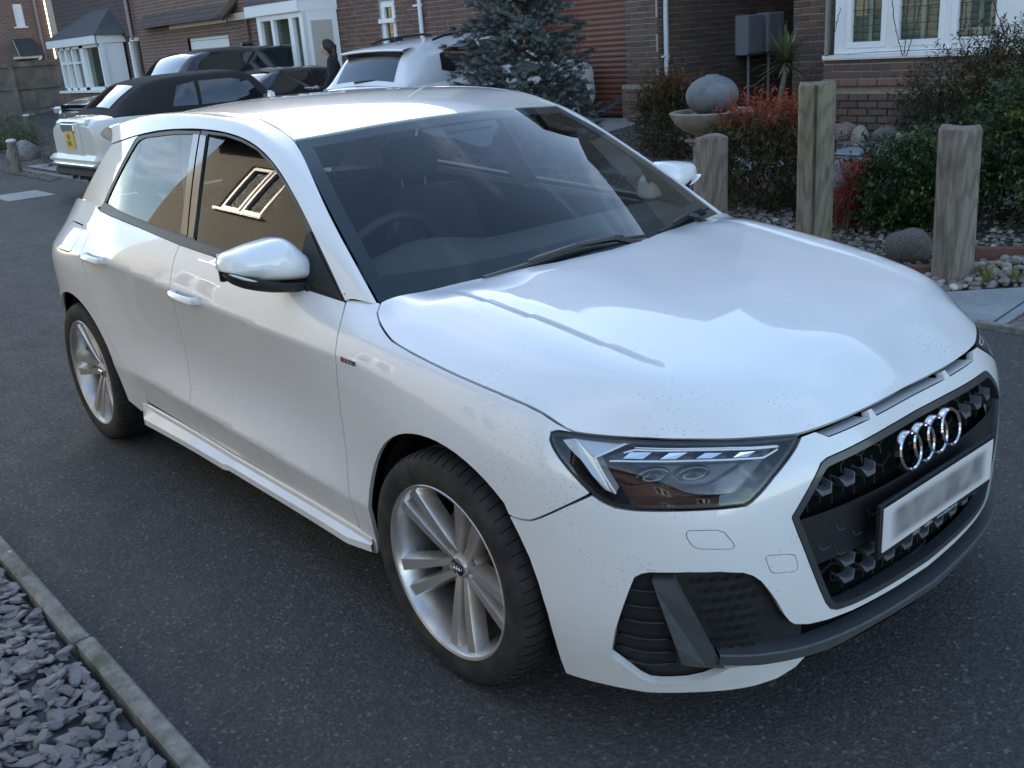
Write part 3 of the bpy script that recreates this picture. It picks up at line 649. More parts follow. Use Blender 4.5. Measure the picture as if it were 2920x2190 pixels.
def m_bricktex(name, c1, c2, axis):
    t = NT(name); x, y, z = t.xyz(); cb = t.n('CombineXYZ'); t.lk(x if axis == 'y' else y, cb.inputs[0]); t.lk(z, cb.inputs[1])
    b = t.n('TexBrick'); b.inputs['Scale'].default_value = 1; b.inputs['Brick Width'].default_value = .225; b.inputs['Row Height'].default_value = .075; b.inputs['Mortar Size'].default_value = .006; b.inputs['Color1'].default_value = (*c1, 1); b.inputs['Color2'].default_value = (*c2, 1); b.inputs['Mortar'].default_value = (.34, .29, .25, 1); b.inputs['Bias'].default_value = -.1
    t.lk(cb.outputs[0], b.inputs['Vector']); n = t.noise(6, 4); t.col(t.mix(t.math('MULTIPLY', n, .35), b.outputs['Color'], (.10, .08, .07))); t.p(Roughness=.9); t.bump(b.outputs['Fac'], -.4 if 0 else .3, .01); return t.m
BT_Y = m_bricktex('red_brickwork', (.20, .105, .082), (.13, .082, .072), 'y'); BT_X = m_bricktex('brown_brickwork', (.19, .105, .085), (.12, .08, .07), 'x')
def m_tiles(name, c1, c2, row=.10, w=.17):
    t = NT(name); x, y, z = t.xyz(); cb = t.n('CombineXYZ'); t.lk(t.math('ADD', x, t.math('MULTIPLY', y, .02)), cb.inputs[0]); t.lk(t.math('ADD', z, t.math('MULTIPLY', y, .0)), cb.inputs[1])
    b = t.n('TexBrick'); b.inputs['Scale'].default_value = 1; b.inputs['Brick Width'].default_value = w; b.inputs['Row Height'].default_value = row; b.inputs['Mortar Size'].default_value = .008; b.inputs['Color1'].default_value = (*c1, 1); b.inputs['Color2'].default_value = (*c2, 1); b.inputs['Mortar'].default_value = (.03, .028, .027, 1)
    t.lk(cb.outputs[0], b.inputs['Vector']); t.col(b.outputs['Color']); t.p(Roughness=.8); t.bump(b.outputs['Fac'], .3, .02); return t.m
M_tile = m_tiles('brown_roof_tile', (.085, .066, .060), (.125, .090, .078)); M_hung = m_tiles('hung_tile', (.12, .082, .080), (.090, .070, .072), .11, .17)
_bm = None
def unit_brick(mat):
    v = [(-.5, 0, -.5), (.5, 0, -.5), (.5, 0, .5), (-.5, 0, .5), (-.5, -.55, -.5), (.5, -.55, -.5), (.5, -.55, .5), (-.5, -.55, .5), (-.47, -1, -.42), (.47, -1, -.42), (.47, -1, .42), (-.47, -1, .42)]
    f = [(11, 10, 9, 8)]+[(8+i, 8+(i+1) % 4, 4+(i+1) % 4, 4+i) for i in range(4)]+[(4+i, 4+(i+1) % 4, (i+1) % 4, i) for i in range(4)]
    f = [q[::-1] for q in f]; me = bpy.data.meshes.new('brick'); me.from_pydata(v, [], f); bm = bmesh.new(); bm.from_mesh(me); bmesh.ops.recalc_face_normals(bm, faces=bm.faces); bm.to_mesh(me); bm.free(); me.materials.append(mat); return me
def wallgrid(parent, name, o, d, L, z0, z1, holes, mat, nrm, back=0.0):
    """flat wall with rectangular openings; o start point, d direction (2D), holes (u0,u1,z0,z1)"""
    us = sorted({0, L}|{min(L, max(0, q)) for h in holes for q in h[:2]}); zs = sorted({z0, z1}|{min(z1, max(z0, q)) for h in holes for q in h[2:]}); m = MB()
    for a, b in zip(us, us[1:]):
        for c, e in zip(zs, zs[1:]):
            um, zm = (a+b)/2, (c+e)/2
            if any(h[0] < um < h[1] and h[2] < zm < h[3] for h in holes): continue
            m.add([(o[0]+d[0]*u-nrm[0]*back, o[1]+d[1]*u-nrm[1]*back, z) for u, z in ((a, c), (b, c), (b, e), (a, e))], [(0, 1, 2, 3)])
    for h in holes:      # reveals
        for (ua, za, ub, zb) in ((h[0], h[2], h[1], h[2]), (h[1], h[2], h[1], h[3]), (h[1], h[3], h[0], h[3]), (h[0], h[3], h[0], h[2])):
            m.add([(o[0]+d[0]*ua-nrm[0]*k, o[1]+d[1]*ua-nrm[1]*k, za) for k in (back, back+.10)]+[(o[0]+d[0]*ub-nrm[0]*k, o[1]+d[1]*ub-nrm[1]*k, zb) for k in (back+.10, back)], [(0, 1, 2, 3)])
    return m.build(name, mat, parent, recalc=False)
def bricks(parent, o, d, L, z0, z1, holes, mat, nrm, single=0, seed=0, proud=.009, header=False, phase=0.0):
    """courses of bricks standing proud of the mortar; `single` of them as objects"""
    rr = random.Random(seed); me = unit_brick(mat); joined = MB(); ang = math.atan2(d[1], d[0]); cand = []
    row = 0; z = z0
    while z+.066 <= z1+.001:
        u = -.225+(.1125 if row % 2 else 0)+phase; k = 0
        while u < L:
            ln = .215 if not (header and (k+row) % 3 == 1) else .1025
            a, b = max(0, u), min(L, u+ln); parts = [(a, b)]
            for h in holes:
                if h[2] < z+.06 and z+.01 < h[3]:
                    nw = []
                    for p, q in parts:
                        if h[1] <= p or h[0] >= q: nw.append((p, q)); continue
                        if h[0]-p > .03: nw.append((p, h[0]))
                        if q-h[1] > .03: nw.append((h[1], q))
                    parts = nw
            for p, q in parts:
                if q-p > .03: cand.append(((p+q)/2, q-p, z+.0325+.005))
            u += ln+.010; k += 1
        z += .075; row += 1
    rr2 = sorted(cand, key=lambda c: (o[0]+d[0]*c[0]-CAM[0])**2+(o[1]+d[1]*c[0]-CAM[1])**2+((c[2]-1.0)*1.5)**2) if single else cand
    n1 = 0
    for (u, ln, zc) in rr2:
        px, py = o[0]+d[0]*u, o[1]+d[1]*u; pr = proud+rr.uniform(-.003, .003); jz = rr.uniform(-.002, .002); w, v = visible_px(px, py, zc)
        if n1 < single and -20 < w < 1044 and -20 < v < 780:
            inst('brick', me, parent, (px, py, zc+jz), (0, 0, ang if nrm[0]*d[1]-nrm[1]*d[0] > 0 else ang), (ln, pr, .065)); n1 += 1
        else:
            if not (-150 < w < 1200 and -150 < v): continue
            q = [(-.5, 0, -.5), (.5, 0, -.5), (.5, 0, .5), (-.5, 0, .5)]
            vv = [(px+d[0]*a*ln, py+d[1]*a*ln, zc+jz+c*.065) for a, b, c in q]+[(px+d[0]*a*ln*.97+nrm[0]*pr, py+d[1]*a*ln*.97+nrm[1]*pr, zc+jz+c*.065*.9) for a, b, c in q]
            joined.add(vv, [(4, 5, 6, 7), (0, 1, 5, 4), (1, 2, 6, 5), (2, 3, 7, 6), (3, 0, 4, 7)])
    if joined.v: tag(joined.build('brickwork', mat, parent, recalc=False), kind='stuff')
NY = (0, -1); NX = (1, 0)
def roof_prism(name, parent, x0, x1, y0, y1, ze, zr, over=.35, mat=None):
    ym = (y0+y1)/2; v = []
    for x in (x0-over, x1+over): v += [(x, y0-over, ze-.1), (x, ym, zr), (x, y1+over, ze-.1), (x, y0-over, ze-.22), (x, ym, zr-.14), (x, y1+over, ze-.22)]
    f = [(0, 6, 7, 1), (1, 7, 8, 2), (3, 4, 10, 9), (4, 5, 11, 10), (0, 1, 4, 3), (1, 2, 5, 4), (6, 9, 10, 7), (7, 10, 11, 8), (0, 3, 9, 6), (2, 8, 11, 5)]
    return MB().add(v, f).build(name, mat or M_tile, parent)
def gable_wall(m, x, y0, y1, z0, ze, zr): m.add([(x, y0, z0), (x, y1, z0), (x, y1, ze), (x, (y0+y1)/2, zr), (x, y0, ze)], [(0, 1, 2, 3, 4)])
def pane_window(parent, o, d, nrm, u0, u1, z0, z1, lights, name='window', fw=.05, depth=.06, lead=None, shut=True, setb=.03, sill=True):
    """framed window: one light per (u0,u1) with sash; optional leaded lines and slatted shutters behind"""
    P = lambda u, k, z: (o[0]+d[0]*u+nrm[0]*k, o[1]+d[1]*u+nrm[1]*k, z)
    def bar(m, ua, ub, za, zb, k0, k1):
        m.add([P(ua, k0, za), P(ub, k0, za), P(ub, k0, zb), P(ua, k0, zb), P(ua, k1, za), P(ub, k1, za), P(ub, k1, zb), P(ua, k1, zb)], [(3, 2, 1, 0), (4, 5, 6, 7), (0, 1, 5, 4), (1, 2, 6, 5), (2, 3, 7, 6), (3, 0, 4, 7)])
    f = MB(); cuts = [u0]+[q for l in lights for q in l]+[u1]
    bar(f, u0, u1, z0, z0+fw, -setb-depth, -setb); bar(f, u0, u1, z1-fw, z1, -setb-depth, -setb)
    for a, b in zip(cuts[0::2], cuts[1::2]): bar(f, a, b, z0+fw, z1-fw, -setb-depth, -setb)
    w = f.build(name, M_upvc, parent)
    for a, b in lights:
        s = MB(); sw = .045; za, zb = z0+fw, z1-fw
        bar(s, a-.012, b+.012, za-.012, za+sw, -setb-depth+.01, -setb+.014); bar(s, a-.012, b+.012, zb-sw, zb+.012, -setb-depth+.01, -setb+.014); bar(s, a-.012, a+sw, za+sw, zb-sw, -setb-depth+.01, -setb+.014); bar(s, b-sw, b+.012, za+sw, zb-sw, -setb-depth+.01, -setb+.014)
        s.build('sash', M_upvc, w); MB().add([P(a, -setb-.03, za), P(b, -setb-.03, za), P(b, -setb-.03, zb), P(a, -setb-.03, zb)], [(0, 1, 2, 3)]).build('pane', M_pane, w, recalc=False)
        if lead:
            l = MB(); nx = lead[0]
            for i in range(1, nx+1): u = a+sw+(b-a-2*sw)*i/(nx+1); bar(l, u-.004, u+.004, za+sw, zb-sw, -setb-.029, -setb-.022)
            z = za+sw+lead[1]
            while z < zb-sw: bar(l, a+sw, b-sw, z-.004, z+.004, -setb-.029, -setb-.022); z += lead[1]*1.0 if 0 else lead[1]
            l.build('lead_strips', M_lead, w)
        if shut:
            q = MB(); z = za
            while z < zb:
                q.add([P(a-.02, -.17, z), P(b+.02, -.17, z), P(b+.02, -.125, z+.062), P(a-.02, -.125, z+.062)], [(0, 1, 2, 3)]); z += .066
            bar(q, (a+b)/2-.02, (a+b)/2+.02, za, zb, -.125, -.11); q.build('shutter_slats', M_shut, w, recalc=False)
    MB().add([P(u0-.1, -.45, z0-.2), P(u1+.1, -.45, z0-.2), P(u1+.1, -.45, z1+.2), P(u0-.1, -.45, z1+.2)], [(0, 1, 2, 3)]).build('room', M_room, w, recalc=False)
    if sill:
        s = MB(); bar(s, u0-.09, u1+.05, z0-.035, z0, -.05, .055); bar(s, u0-.09, u1+.05, z0-.05, z0-.035, -.05, .045); s.build('sill', M_upvc, w)
    return w
# ---- house with the leaded bay window
H1 = thing('brick_house', 'dark multi-brick house with a white leaded bay window above a stony border', 'house', (0, 8.6, 0)); H1.location = (0, 0, 0)
zb = .30
wallgrid(H1, 'wall', (-5.40, 8.60), (1, 0), .96, zb, 5.2, [], M_mortar, NY); bricks(H1, (-5.40, 8.60), (1, 0), .96, .315, 3.2, [], BR_DARK, NY, single=110, seed=1)
wallgrid(H1, 'wall', (-4.47, 7.80), (1, 0), 2.03, zb, 1.14, [], M_mortar, NY); bricks(H1, (-4.47, 7.80), (1, 0), 2.03, .315, .80, [], BR_DARK, NY, single=110, seed=2, proud=.045)
bricks(H1, (-4.47, 7.80), (1, 0), 2.03, .915, 1.135, [], BR_DARK, NY, single=80, seed=3)
pc = MB()
for k in range(10):   # projecting plinth course
    MB().box((-4.47+.11+k*.2225, 7.775, .8785), (.212, .09, .066), bev=.005).build('plinth_brick', BR_PINK, H1)
wallgrid(H1, 'wall', (-4.47, 8.60), (0, -1), .80, zb, 5.2, [], M_mortar, (-1, 0)); bricks(H1, (-4.47, 8.6), (0, -1), .80, .315, 1.13, [], BR_DARK, (-1, 0), seed=4)
wallgrid(H1, 'wall', (-1.40, 8.6), (1, 0), 9.4, zb, 5.2, [], BT_Y, NY); wallgrid(H1, 'wall', (-4.45, 7.80), (1, 0), 3.2, 2.62, 5.2, [], M_mortar, NY)
wallgrid(H1, 'wall', (-2.44, 7.80), (.7071, .7071), 1.13, zb, 1.14, [], M_mortar, (.7071, -.7071)); bricks(H1, (-2.44, 7.80), (.7071, .7071), 1.13, .315, 1.13, [], BR_DARK, (.7071, -.7071), seed=5)
m = MB(); m.add([(-5.40, 8.6, zb), (-5.40, 16, zb), (-5.40, 16, 5.2), (-5.40, 12.3, 8.8), (-5.40, 8.6, 5.2)], [(0, 1, 2, 3, 4)]); m.add([(8, 8.6, zb), (8, 16, zb), (8, 16, 5.2), (8, 12.3, 8.8), (8, 8.6, 5.2)], [(0, 1, 2, 3, 4)]); m.add([(-5.4, 16, zb), (8, 16, zb), (8, 16, 5.2), (-5.4, 16, 5.2)], [(0, 1, 2, 3)]); m.build('wall', BT_X, H1)
roof_prism('roof', H1, -5.4, 8, 8.6, 16, 5.2, 8.8)
win = pane_window(H1, (-4.37, 7.80), (1, 0), NY, 0, 1.93, 1.16, 2.62, [(.15, .58), (.68, 1.19), (1.28, 1.74)], lead=(2, .155), fw=.075)
w2 = pane_window(H1, (-2.44, 7.80), (.7071, .7071), (.7071, -.7071), 0.02, 1.1, 1.16, 2.62, [(.12, .95)], lead=(3, .155), fw=.075)
M_wire = simple('dark_cable', (.03, .032, .03), .7); sl = MB()
for pts in ([(-4.27, 7.76, 1.62), (-4.34, 7.755, 1.35), (-4.38, 7.75, 1.17)], [(-3.70, 7.75, 1.72), (-3.62, 7.745, 1.35), (-3.54, 7.74, 1.13)], [(-3.36, 7.75, 1.72), (-3.44, 7.745, 1.35), (-3.50, 7.74, 1.13)], [(-3.52, 7.75, 1.72), (-3.525, 7.745, 1.13)], [(-2.75, 7.75, 1.74), (-2.62, 7.745, 1.45), (-2.52, 7.74, 1.22)], [(-4.42, 7.735, 1.165), (-3.8, 7.738, 1.172), (-2.5, 7.738, 1.178)]):
    q = spl(np.array(pts), 14); sl.tube([tuple(p+np.array([r.uniform(-.006, .006), 0, r.uniform(-.006, .006)])) for p in q], .0042, 4)
    for p in q[::2]: sl.tube([tuple(p), tuple(p+np.array([r.uniform(-.025, .025), -.005, r.uniform(-.02, .02)]))], .003, 4)
tag(sl.build('string_lights', M_wire), 'unlit dark cable string lights hung across the leaded bay window', 'lights')
# boulders at the foot of the bay
M_boul = simple('grey_boulder', (.20, .185, .175), .85, var=.45, vscale=5)
for i, (x, y, s, c) in enumerate(((-4.28, 7.60, .09, 'mottled pink-grey'), (-4.10, 7.58, .145, 'large rounded pinkish'), (-3.86, 7.56, .10, 'upright pale'), (-3.62, 7.60, .125, 'dark rounded'), (-3.36, 7.56, .10, 'small pale upright'), (-3.06, 7.58, .16, 'wide grey'))):
    me = ico(30+i, .16, 3); me.materials.append(simple('boulder_%s' % c.split()[-1], [(.20, .16, .15), (.23, .16, .14), (.30, .26, .20), (.15, .13, .12), (.31, .28, .24), (.20, .185, .18)][i], .85, var=.4, vscale=7))
    o = inst('boulder', me, None, (x, y, gz(y)+s*.55), (0, 0, i), (s*1.15, s*.9, s*(.85 if i != 2 else 1.15))); tag(o, c+' boulder set against the brick below the bay window', 'boulder', 'boulders along the foot of the bay')
# ---- garage block with the roller door, side wall with meter boxes
G = thing('garage_house', 'brick garage wing with a brown roller door and white downpipe', 'house')
DOORH = [(0.25, 2.50, .0, 2.45)]
wallgrid(G, 'wall', (-10.6, 8.9), (1, 0), 2.84, .3, 5.2, [(0.0, 2.25, .3, 2.45)], M_mortar, NY); bricks(G, (-8.35, 8.9), (1, 0), .59, .80, 3.2, [], BR_DARK, NY, single=60, seed=6, header=True); bricks(G, (-8.42, 8.86), (1, 0), .70, .315, .80, [], BR_PINK, NY, seed=7)
MB().box((-8.07, 8.89, .56), (.70, .06, .52)).build('plinth', M_mortar, G)
rd = MB().box((-9.5, 9.02, 1.4), (2.3, .02, 2.2)).build('roller_door', simple('dark_door_backing', (.03, .018, .014), .8), G)  # dark brown backing sheet behind the slats
M_slat = simple('brown_door_slat', (.165, .065, .042), .42, var=.12, vscale=5)
sm = MB(); n = 7; v = [(sx*1.125, -.014*math.sin(math.pi*k/(n-1))-.002, -.0375+.073*k/(n-1)) for sx in (-1, 1) for k in range(n)]
sm.add(v, [(k, n+k, n+k+1, k+1) for k in range(n-1)]+[tuple(range(n)), tuple(range(2*n-1, n-1, -1))]); s0 = sm.build('slat', M_slat, rd, smooth=False)
s0.location = (-9.475, 9.0, .41)
for k in range(1, 28): inst('slat', s0.data, rd, (-9.475, 9.0, .41+k*.075))
wallgrid(G, 'wall', (-7.76, 8.9), (0, 1), 3.3, .3, 5.2, [], M_mortar, NX); bricks(G, (-7.76, 8.9), (0, 1), 3.3, .315, 3.0, [], BR_DARK, NX, single=80, seed=8)
wallgrid(G, 'wall', (-7.76, 12.2), (1, 0), 2.4, .3, 5.2, [], simple('recess_shade_dark', (.035, .04, .042), .8), NY)  # fill wall across the recess, its shade put into the dark colour
for p, q in (((-10.6, 8.1), (0, 1)),): wallgrid(G, 'wall', p, q, .8, .3, 5.2, [], BT_X, NX)
m = MB(); m.add([(-7.76, 8.9, 5.2), (-7.76, 16.2, 5.2), (-7.76, 12.5, 8.9)], [(0, 1, 2)]); m.add([(-10.6, 8.9, 5.2), (-7.76, 8.9, 5.2), (-7.76, 8.9, 2.45), (-10.6, 8.9, 2.45)], [(0, 1, 2, 3)]) if 0 else None; m.build('gable', BT_X, G)
dp = tag(MB().tube([(-7.70, 9.0, 5.0), (-7.70, 9.0, .92)], .034, 12).build('downpipe', M_wpipe), 'white rainwater downpipe on the brick corner beside the roller door', 'pipe')
sharp(dp, 40); MB().box((-7.715, 9.0, 1.18), (.06, .12, .025)).build('pipe_bracket', M_wpipe, dp); MB().box((-7.715, 9.0, 2.6), (.06, .12, .025)).build('pipe_bracket', M_wpipe, dp)
M_box = simple('grey_meter_box', (.36, .37, .39), .55)
for i, (y, z, lab) in enumerate(((10.80, 1.365, 'grey meter box nearest the downpipe on the brick side wall'), (11.30, 1.38, 'grey meter box partly hidden behind the spiky palm'))):
    b = tag(MB().box((-7.64, y, z), (.22, .41, .56), bev=.015).build('meter_box', M_box), lab, 'meter box', 'meter boxes on the side wall')
    MB().box((-7.528, y, z), (.012, .36, .50), bev=.006).build('box_door', M_box, b); MB().tube([(-7.62, y-.05, z-.27), (-7.62, y-.05, .38)], .022, 8).build('supply_pipe', M_box, b)
# ---- long terrace on the left
T = thing('brick_terrace', 'long red-brick terrace with white bay windows and tiled roof behind the parked cars', 'house')
HO = [(10.75, 11.23, 1.0, 2.30), (3.0, 5.05, .35, 2.05), (7.4, 9.35, .35, 2.27)]
wallgrid(T, 'wall', (-24.0, 8.1), (1, 0), 13.4, .3, 5.4, HO, M_mortar, NY)
bricks(T, (-18.4, 8.1), (1, 0), 7.8, .315, 3.0, [(a-5.6, b-5.6, c, d) for a, b, c, d in HO], BR_RED, NY, single=120, seed=10, header=True)
wallgrid(T, 'wall', (-24.0, 8.098), (1, 0), 5.6, .3, 5.4, [(3.0, 5.05, .35, 2.05)], BT_Y, NY, back=-.012)
pane_window(T, (-24, 8.1), (1, 0), NY, 10.75, 11.23, 1.0, 2.30, [(10.83, 11.15)], shut=False, fw=.06)
MB().box((-13.01, 8.085, 1.98), (.46, .05, .07)).build('transom', M_upvc, T)
gd = MB().box((-19.97, 8.17, 1.2), (2.05, .04, 1.7)).build('garage_door', M_upvc, T)
for z in (1.98, 1.80, 1.62, 1.44): MB().box((-19.97, 8.147, z), (2.0, .012, .014)).build('door_groove', simple('groove_grey', (.30, .28, .28), .6), gd)
MB().box((-20.2, 8.02, 2.36), (2.9, .05, .17)).build('fascia', simple('cream_fascia', (.55, .47, .40), .6), T)
MB().box((-17.9, 8.03, 2.36), (1.6, .04, .14)).build('fascia', simple('cream_fascia', (.5, .4, .35), .6), T)
rfm = MB(); rfm.add([(-23.2, 7.75, 2.36), (-18.45, 7.75, 2.36), (-18.2, 9.9, 4.3), (-23.2, 9.9, 4.3)], [(0, 1, 2, 3)]); rfm.build('lean_to_roof', M_tile, T, recalc=False)
MB().tube([(-18.45, 7.72, 2.36), (-18.1, 9.9, 4.35)], .09, 6).build('hip_tile', simple('hip_tile_brown', (.12, .075, .06), .8), T)
MB().tube([(-17.95, 8.04, 2.3), (-17.95, 8.04, .4)], .03, 8).build('rain_pipe', simple('brown_pipe', (.15, .09, .08), .6), T)
# projecting white bay
bay = MB(); by, bz0, bz1 = 7.50, .35, 2.27
for (u0, u1) in ((-16.40, -16.26), (-15.86, -15.76), (-15.20, -15.06), (-14.82, -14.70)): bay.box(((u0+u1)/2, by, (bz0+bz1)/2), (u1-u0, .10, bz1-bz0))
bay.box((-15.55, by, bz0+.10), (1.68, .09, .2)); bay.box((-15.55, by, bz1-.05), (1.68, .09, .1)); by_ = bay.build('bay_window', M_upvc, T)
MB().box((-15.55, by+.02, 1.3), (1.6, .01, 1.85)).build('pane', M_pane, by_); MB().box((-15.55, by+.32, 1.3), (1.6, .01, 1.85)).build('blind', simple('cream_blind', (.45, .42, .36), .7), by_)
for z in np.arange(1.35, 2.2, .075): MB().box((-15.3, by+.20, z), (.75, .02, .035)).build('blind_slat', simple('cream_blind', (.5, .45, .4), .7), by_)
c0, c1 = np.array([-14.74, 7.50]), np.array([-14.58, 8.08]); dd = (c1-c0)/np.linalg.norm(c1-c0); nn = (dd[1], -dd[0]); L = float(np.linalg.norm(c1-c0)); rz = math.atan2(dd[1], dd[0])
MB().box((*(c0+c1)/2, (bz0+bz1)/2), (L, .06, bz1-bz0), rz=rz).build('bay_side', M_upvc, by_)
MB().box((*((c0+c1)/2+np.array(nn)*.035), (bz0+bz1)/2-.02), (L-.22, .02, bz1-bz0-.30), rz=rz).build('side_blind', simple('cream_blind', (.5, .45, .4), .7), by_)
fc = MB().box((-15.72, 7.42, 2.36), (2.0, .06, .19)); fc.box((-14.66, 7.76, 2.36), (.70, .06, .19), rz=R(75)); fc.build('bay_fascia', M_upvc, T)
rf2 = MB(); rf2.add([(-16.8, 7.38, 2.46), (-14.7, 7.38, 2.46), (-14.5, 8.1, 2.46), (-15.0, 8.12, 3.3), (-16.2, 8.12, 3.3), (-16.9, 8.1, 2.46)], [(0, 1, 3, 4), (1, 2, 3), (0, 4, 5)]); rf2.build('bay_roof', M_tile, T)
dp2 = tag(MB().tube([(-12.0, 8.04, 5.0), (-12.0, 8.04, .5)], .035, 12).build('downpipe', M_wpipe), 'white rainwater downpipe on the red-brick wall behind the white estate car', 'pipe'); sharp(dp2, 40)
MB().box((-12.08, 8.06, 2.16), (.22, .04, .03)).build('pipe_bracket', M_wpipe, dp2)
# left end: bay with its own roof, hung tiles above
wallgrid(T, 'wall', (-29.4, 8.1), (1, 0), 5.4, .3, 2.25, [], BT_Y, NY); wallgrid(T, 'hung_tiles', (-29.4, 8.02), (1, 0), 5.4, 2.25, 5.4, [], M_hung, NY); wallgrid(T, 'wall', (-29.4, 14), (0, -1), 5.9, .3, 5.4, [], BT_X, (-1, 0))
MB().tube([(-23.88, 7.95, 5), (-23.84, 7.95, 2.15)], .045, 8).tube([(-23.9, 8.02, 2.1), (-23.9, 8.02, .4)], .035, 8).build('rain_pipe', simple('pink_pipe', (.30, .22, .22), .6), T)
b1 = MB()
for x, w in ((-27.68, .12), (-27.22, .12), (-26.70, .12), (-25.95, .28), (-24.66, .12)): b1.box((x, 7.45, 1.58), (w, .12, 1.10))
b1.box((-26.17, 7.45, 1.06), (3.1, .12, .08)); b1.box((-26.17, 7.45, 2.10), (3.1, .12, .08)); b1.box((-26.95, 7.45, 1.72), (1.5, .08, .05)); b1 = b1.build('bay_window', M_upvc, T)
MB().box((-26.17, 7.50, 1.55), (3.0, .01, 1.1)).build('pane', M_pane, b1); MB().box((-26.17, 7.9, 1.55), (3.0, .01, 1.1)).build('blind', simple('grey_net', (.28, .27, .26), .8), b1)
MB().box((-26.2, 7.40, 1.00), (3.5, .25, .06)).build('sill', M_upvc, b1); wallgrid(T, 'wall', (-27.75, 7.48), (1, 0), 3.15, .3, 1.0, [], BT_Y, NY); MB().box((-24.62, 7.78, .65), (.04, .6, .70)).build('wall', BT_X, T)
MB().box((-26.45, 7.32, 2.23), (3.7, .06, .19)).build('bay_fascia', M_upvc, T); MB().box((-24.63, 7.7, 2.23), (.06, .75, .19)).build('bay_fascia', M_upvc, T); MB().box((-24.66, 7.76, 1.58), (.05, .5, 1.1)).build('bay_side', M_upvc, b1)
MB().add([(-28.4, 7.28, 2.33), (-24.55, 7.28, 2.33), (-25.2, 8.05, 3.0), (-26.4, 8.05, 3.0), (-28.6, 8.05, 2.33), (-24.4, 8.05, 2.33)], [(0, 1, 2, 3), (0, 3, 4), (1, 5, 2)]).build('bay_roof', simple('blue_slate_roof', (.075, .085, .09), .5, var=.25, vscale=4), T)
MB().box((-24.20, 8.04, 1.70), (.10, .08, 1.0)).box((-24.0, 8.04, 2.16), (.5, .08, .08)).box((-24.06, 8.02, 1.22), (.45, .14, .07)).build('narrow_window', M_upvc, T); MB().box((-23.95, 8.075, 1.7), (.4, .01, .9)).build('pane', M_pane, T)
m = MB(); m.add([(-29.4, 16, .3), (-10.6, 16, .3), (-10.6, 16, 5.4), (-29.4, 16, 5.4)], [(0, 1, 2, 3)]); gable_wall(m, -29.4, 8.1, 16.4, 5.4, 5.4, 9.4); gable_wall(m, -10.6, 8.1, 16.4, 5.4, 5.4, 9.4); m.build('wall', BT_X, T)
roof_prism('roof', T, -29.4, -7.76, 8.1, 16.4, 5.4, 9.4)
# ---- house at the far end
E_ = thing('far_house', 'red-brick end house with a small slate-roofed porch beyond the timber fence', 'house')
wallgrid(E_, 'wall', (-38, -6), (0, 1), 16.55, .0, 6.5, [(15.46, 15.78, 3.12, 3.88)], BT_X, NX); wallgrid(E_, 'render_panel', (-37.9, 10.55), (0, 1), 3.0, 2.0, 6.5, [], simple('cream_render', (.42, .38, .33), .9), NX); wallgrid(E_, 'wall', (-37.9, 10.55), (0, 1), 4.0, .0, 2.0, [], BT_X, NX)
pane_window(E_, (-38, -6), (0, 1), NX, 15.46, 15.78, 3.12, 3.88, [(15.50, 15.60), (15.64, 15.74)], shut=False, fw=.04)
MB().tube([(-37.95, 10.2, 6.4), (-37.95, 10.2, 1.0)], .05, 6).build('rain_pipe', MATS['pink_pipe'], E_)
MB().box((-37.6, 9.5, 2.08), (.8, .75, .08)).build('porch_beam', M_upvc, E_)
MB().add([(-37.1, 9.10, 2.12), (-37.1, 9.98, 2.12), (-38, 9.90, 2.72), (-38, 9.24, 2.72)], [(0, 1, 2, 3)]).build('porch_roof', simple('porch_slate', (.045, .055, .06), .5, var=.2, vscale=6), E_)
MB().add([(-37.05, 9.08, 2.05), (-37.05, 9.08, 2.2), (-37.9, 9.2, 2.74), (-37.9, 9.2, 2.6)], [(0, 1, 2, 3)]).build('porch_bargeboard', M_upvc, E_)
MB().tube([(-37.1, 9.5, 1.75), (-37.1, 9.8, 2.05)], .03, 6).build('porch_brace', M_upvc, E_)
roof_prism('roof', E_, -46, -36.5, -6, 14, 6.5, 10.5)
# ---- timber fence
Fn = thing('timber_fence', 'weathered grey close-board timber fence with posts at the end of the road', 'fence', (0, 0, 0))
M_fb = simple('weathered_fence_board', (.16, .145, .125), .9, var=.35, vscale=2.5)
for k in range(44):
    y = 3.3+k*.145; MB().box((-33.0+.012*(k % 2), y, gz(y)+.87), (.022, .147, 1.42)).build('fence_board', M_fb, Fn)
for y in (3.8, 5.65, 7.53, 9.3): MB().box((-32.93, y, gz(y)+.78), (.10, .14, 1.6)).build('fence_post', M_fb, Fn)
for z in (1.72, 1.05, .30): MB().box((-32.95, 6.4, z+.08), (.05, 6.3, .10)).build('fence_rail', M_fb, Fn)
for k in range(12): MB().box((-31.3, 8.9, .4+k*.125), (3.0, .04, .12)).build('boundary_board', M_fb, Fn)
# ---- houses behind the photographer (seen mirrored in paint and glass)
B = thing('cream_house', 'cream rendered house with brown tiled roof across the kerb, mirrored in the side windows', 'house')
M_cream = simple('cream_wall_render', (.50, .46, .37), .9, var=.08, vscale=2)
WH = [(u, u+1.3, z, z+h) for u in (1.2, 4.6, 8.0) for z, h in ((1.0, 1.2), (3.3, 1.1))]
wallgrid(B, 'wall', (-.4, -4.7), (-1, 0), 11, 0, 5.0, WH, M_cream, (0, 1))
for a, b, c, e in WH: pane_window(B, (-.4, -4.7), (-1, 0), (0, 1), a, b, c, e, [(a+.08, a+.61), (a+.69, a+1.22)], shut=False)
m = MB(); gable_wall(m, -11.4, -12.7, -4.7, 0, 5.0, 7.8); gable_wall(m, -.4, -12.7, -4.7, 0, 5.0, 7.8); m.add([(-11.4, -12.7, 0), (-.4, -12.7, 0), (-.4, -12.7, 5.0), (-11.4, -12.7, 5.0)], [(0, 1, 2, 3)]); m.build('wall', M_cream, B); roof_prism('roof', B, -11.4, -.4, -12.7, -4.7, 5.0, 7.8)
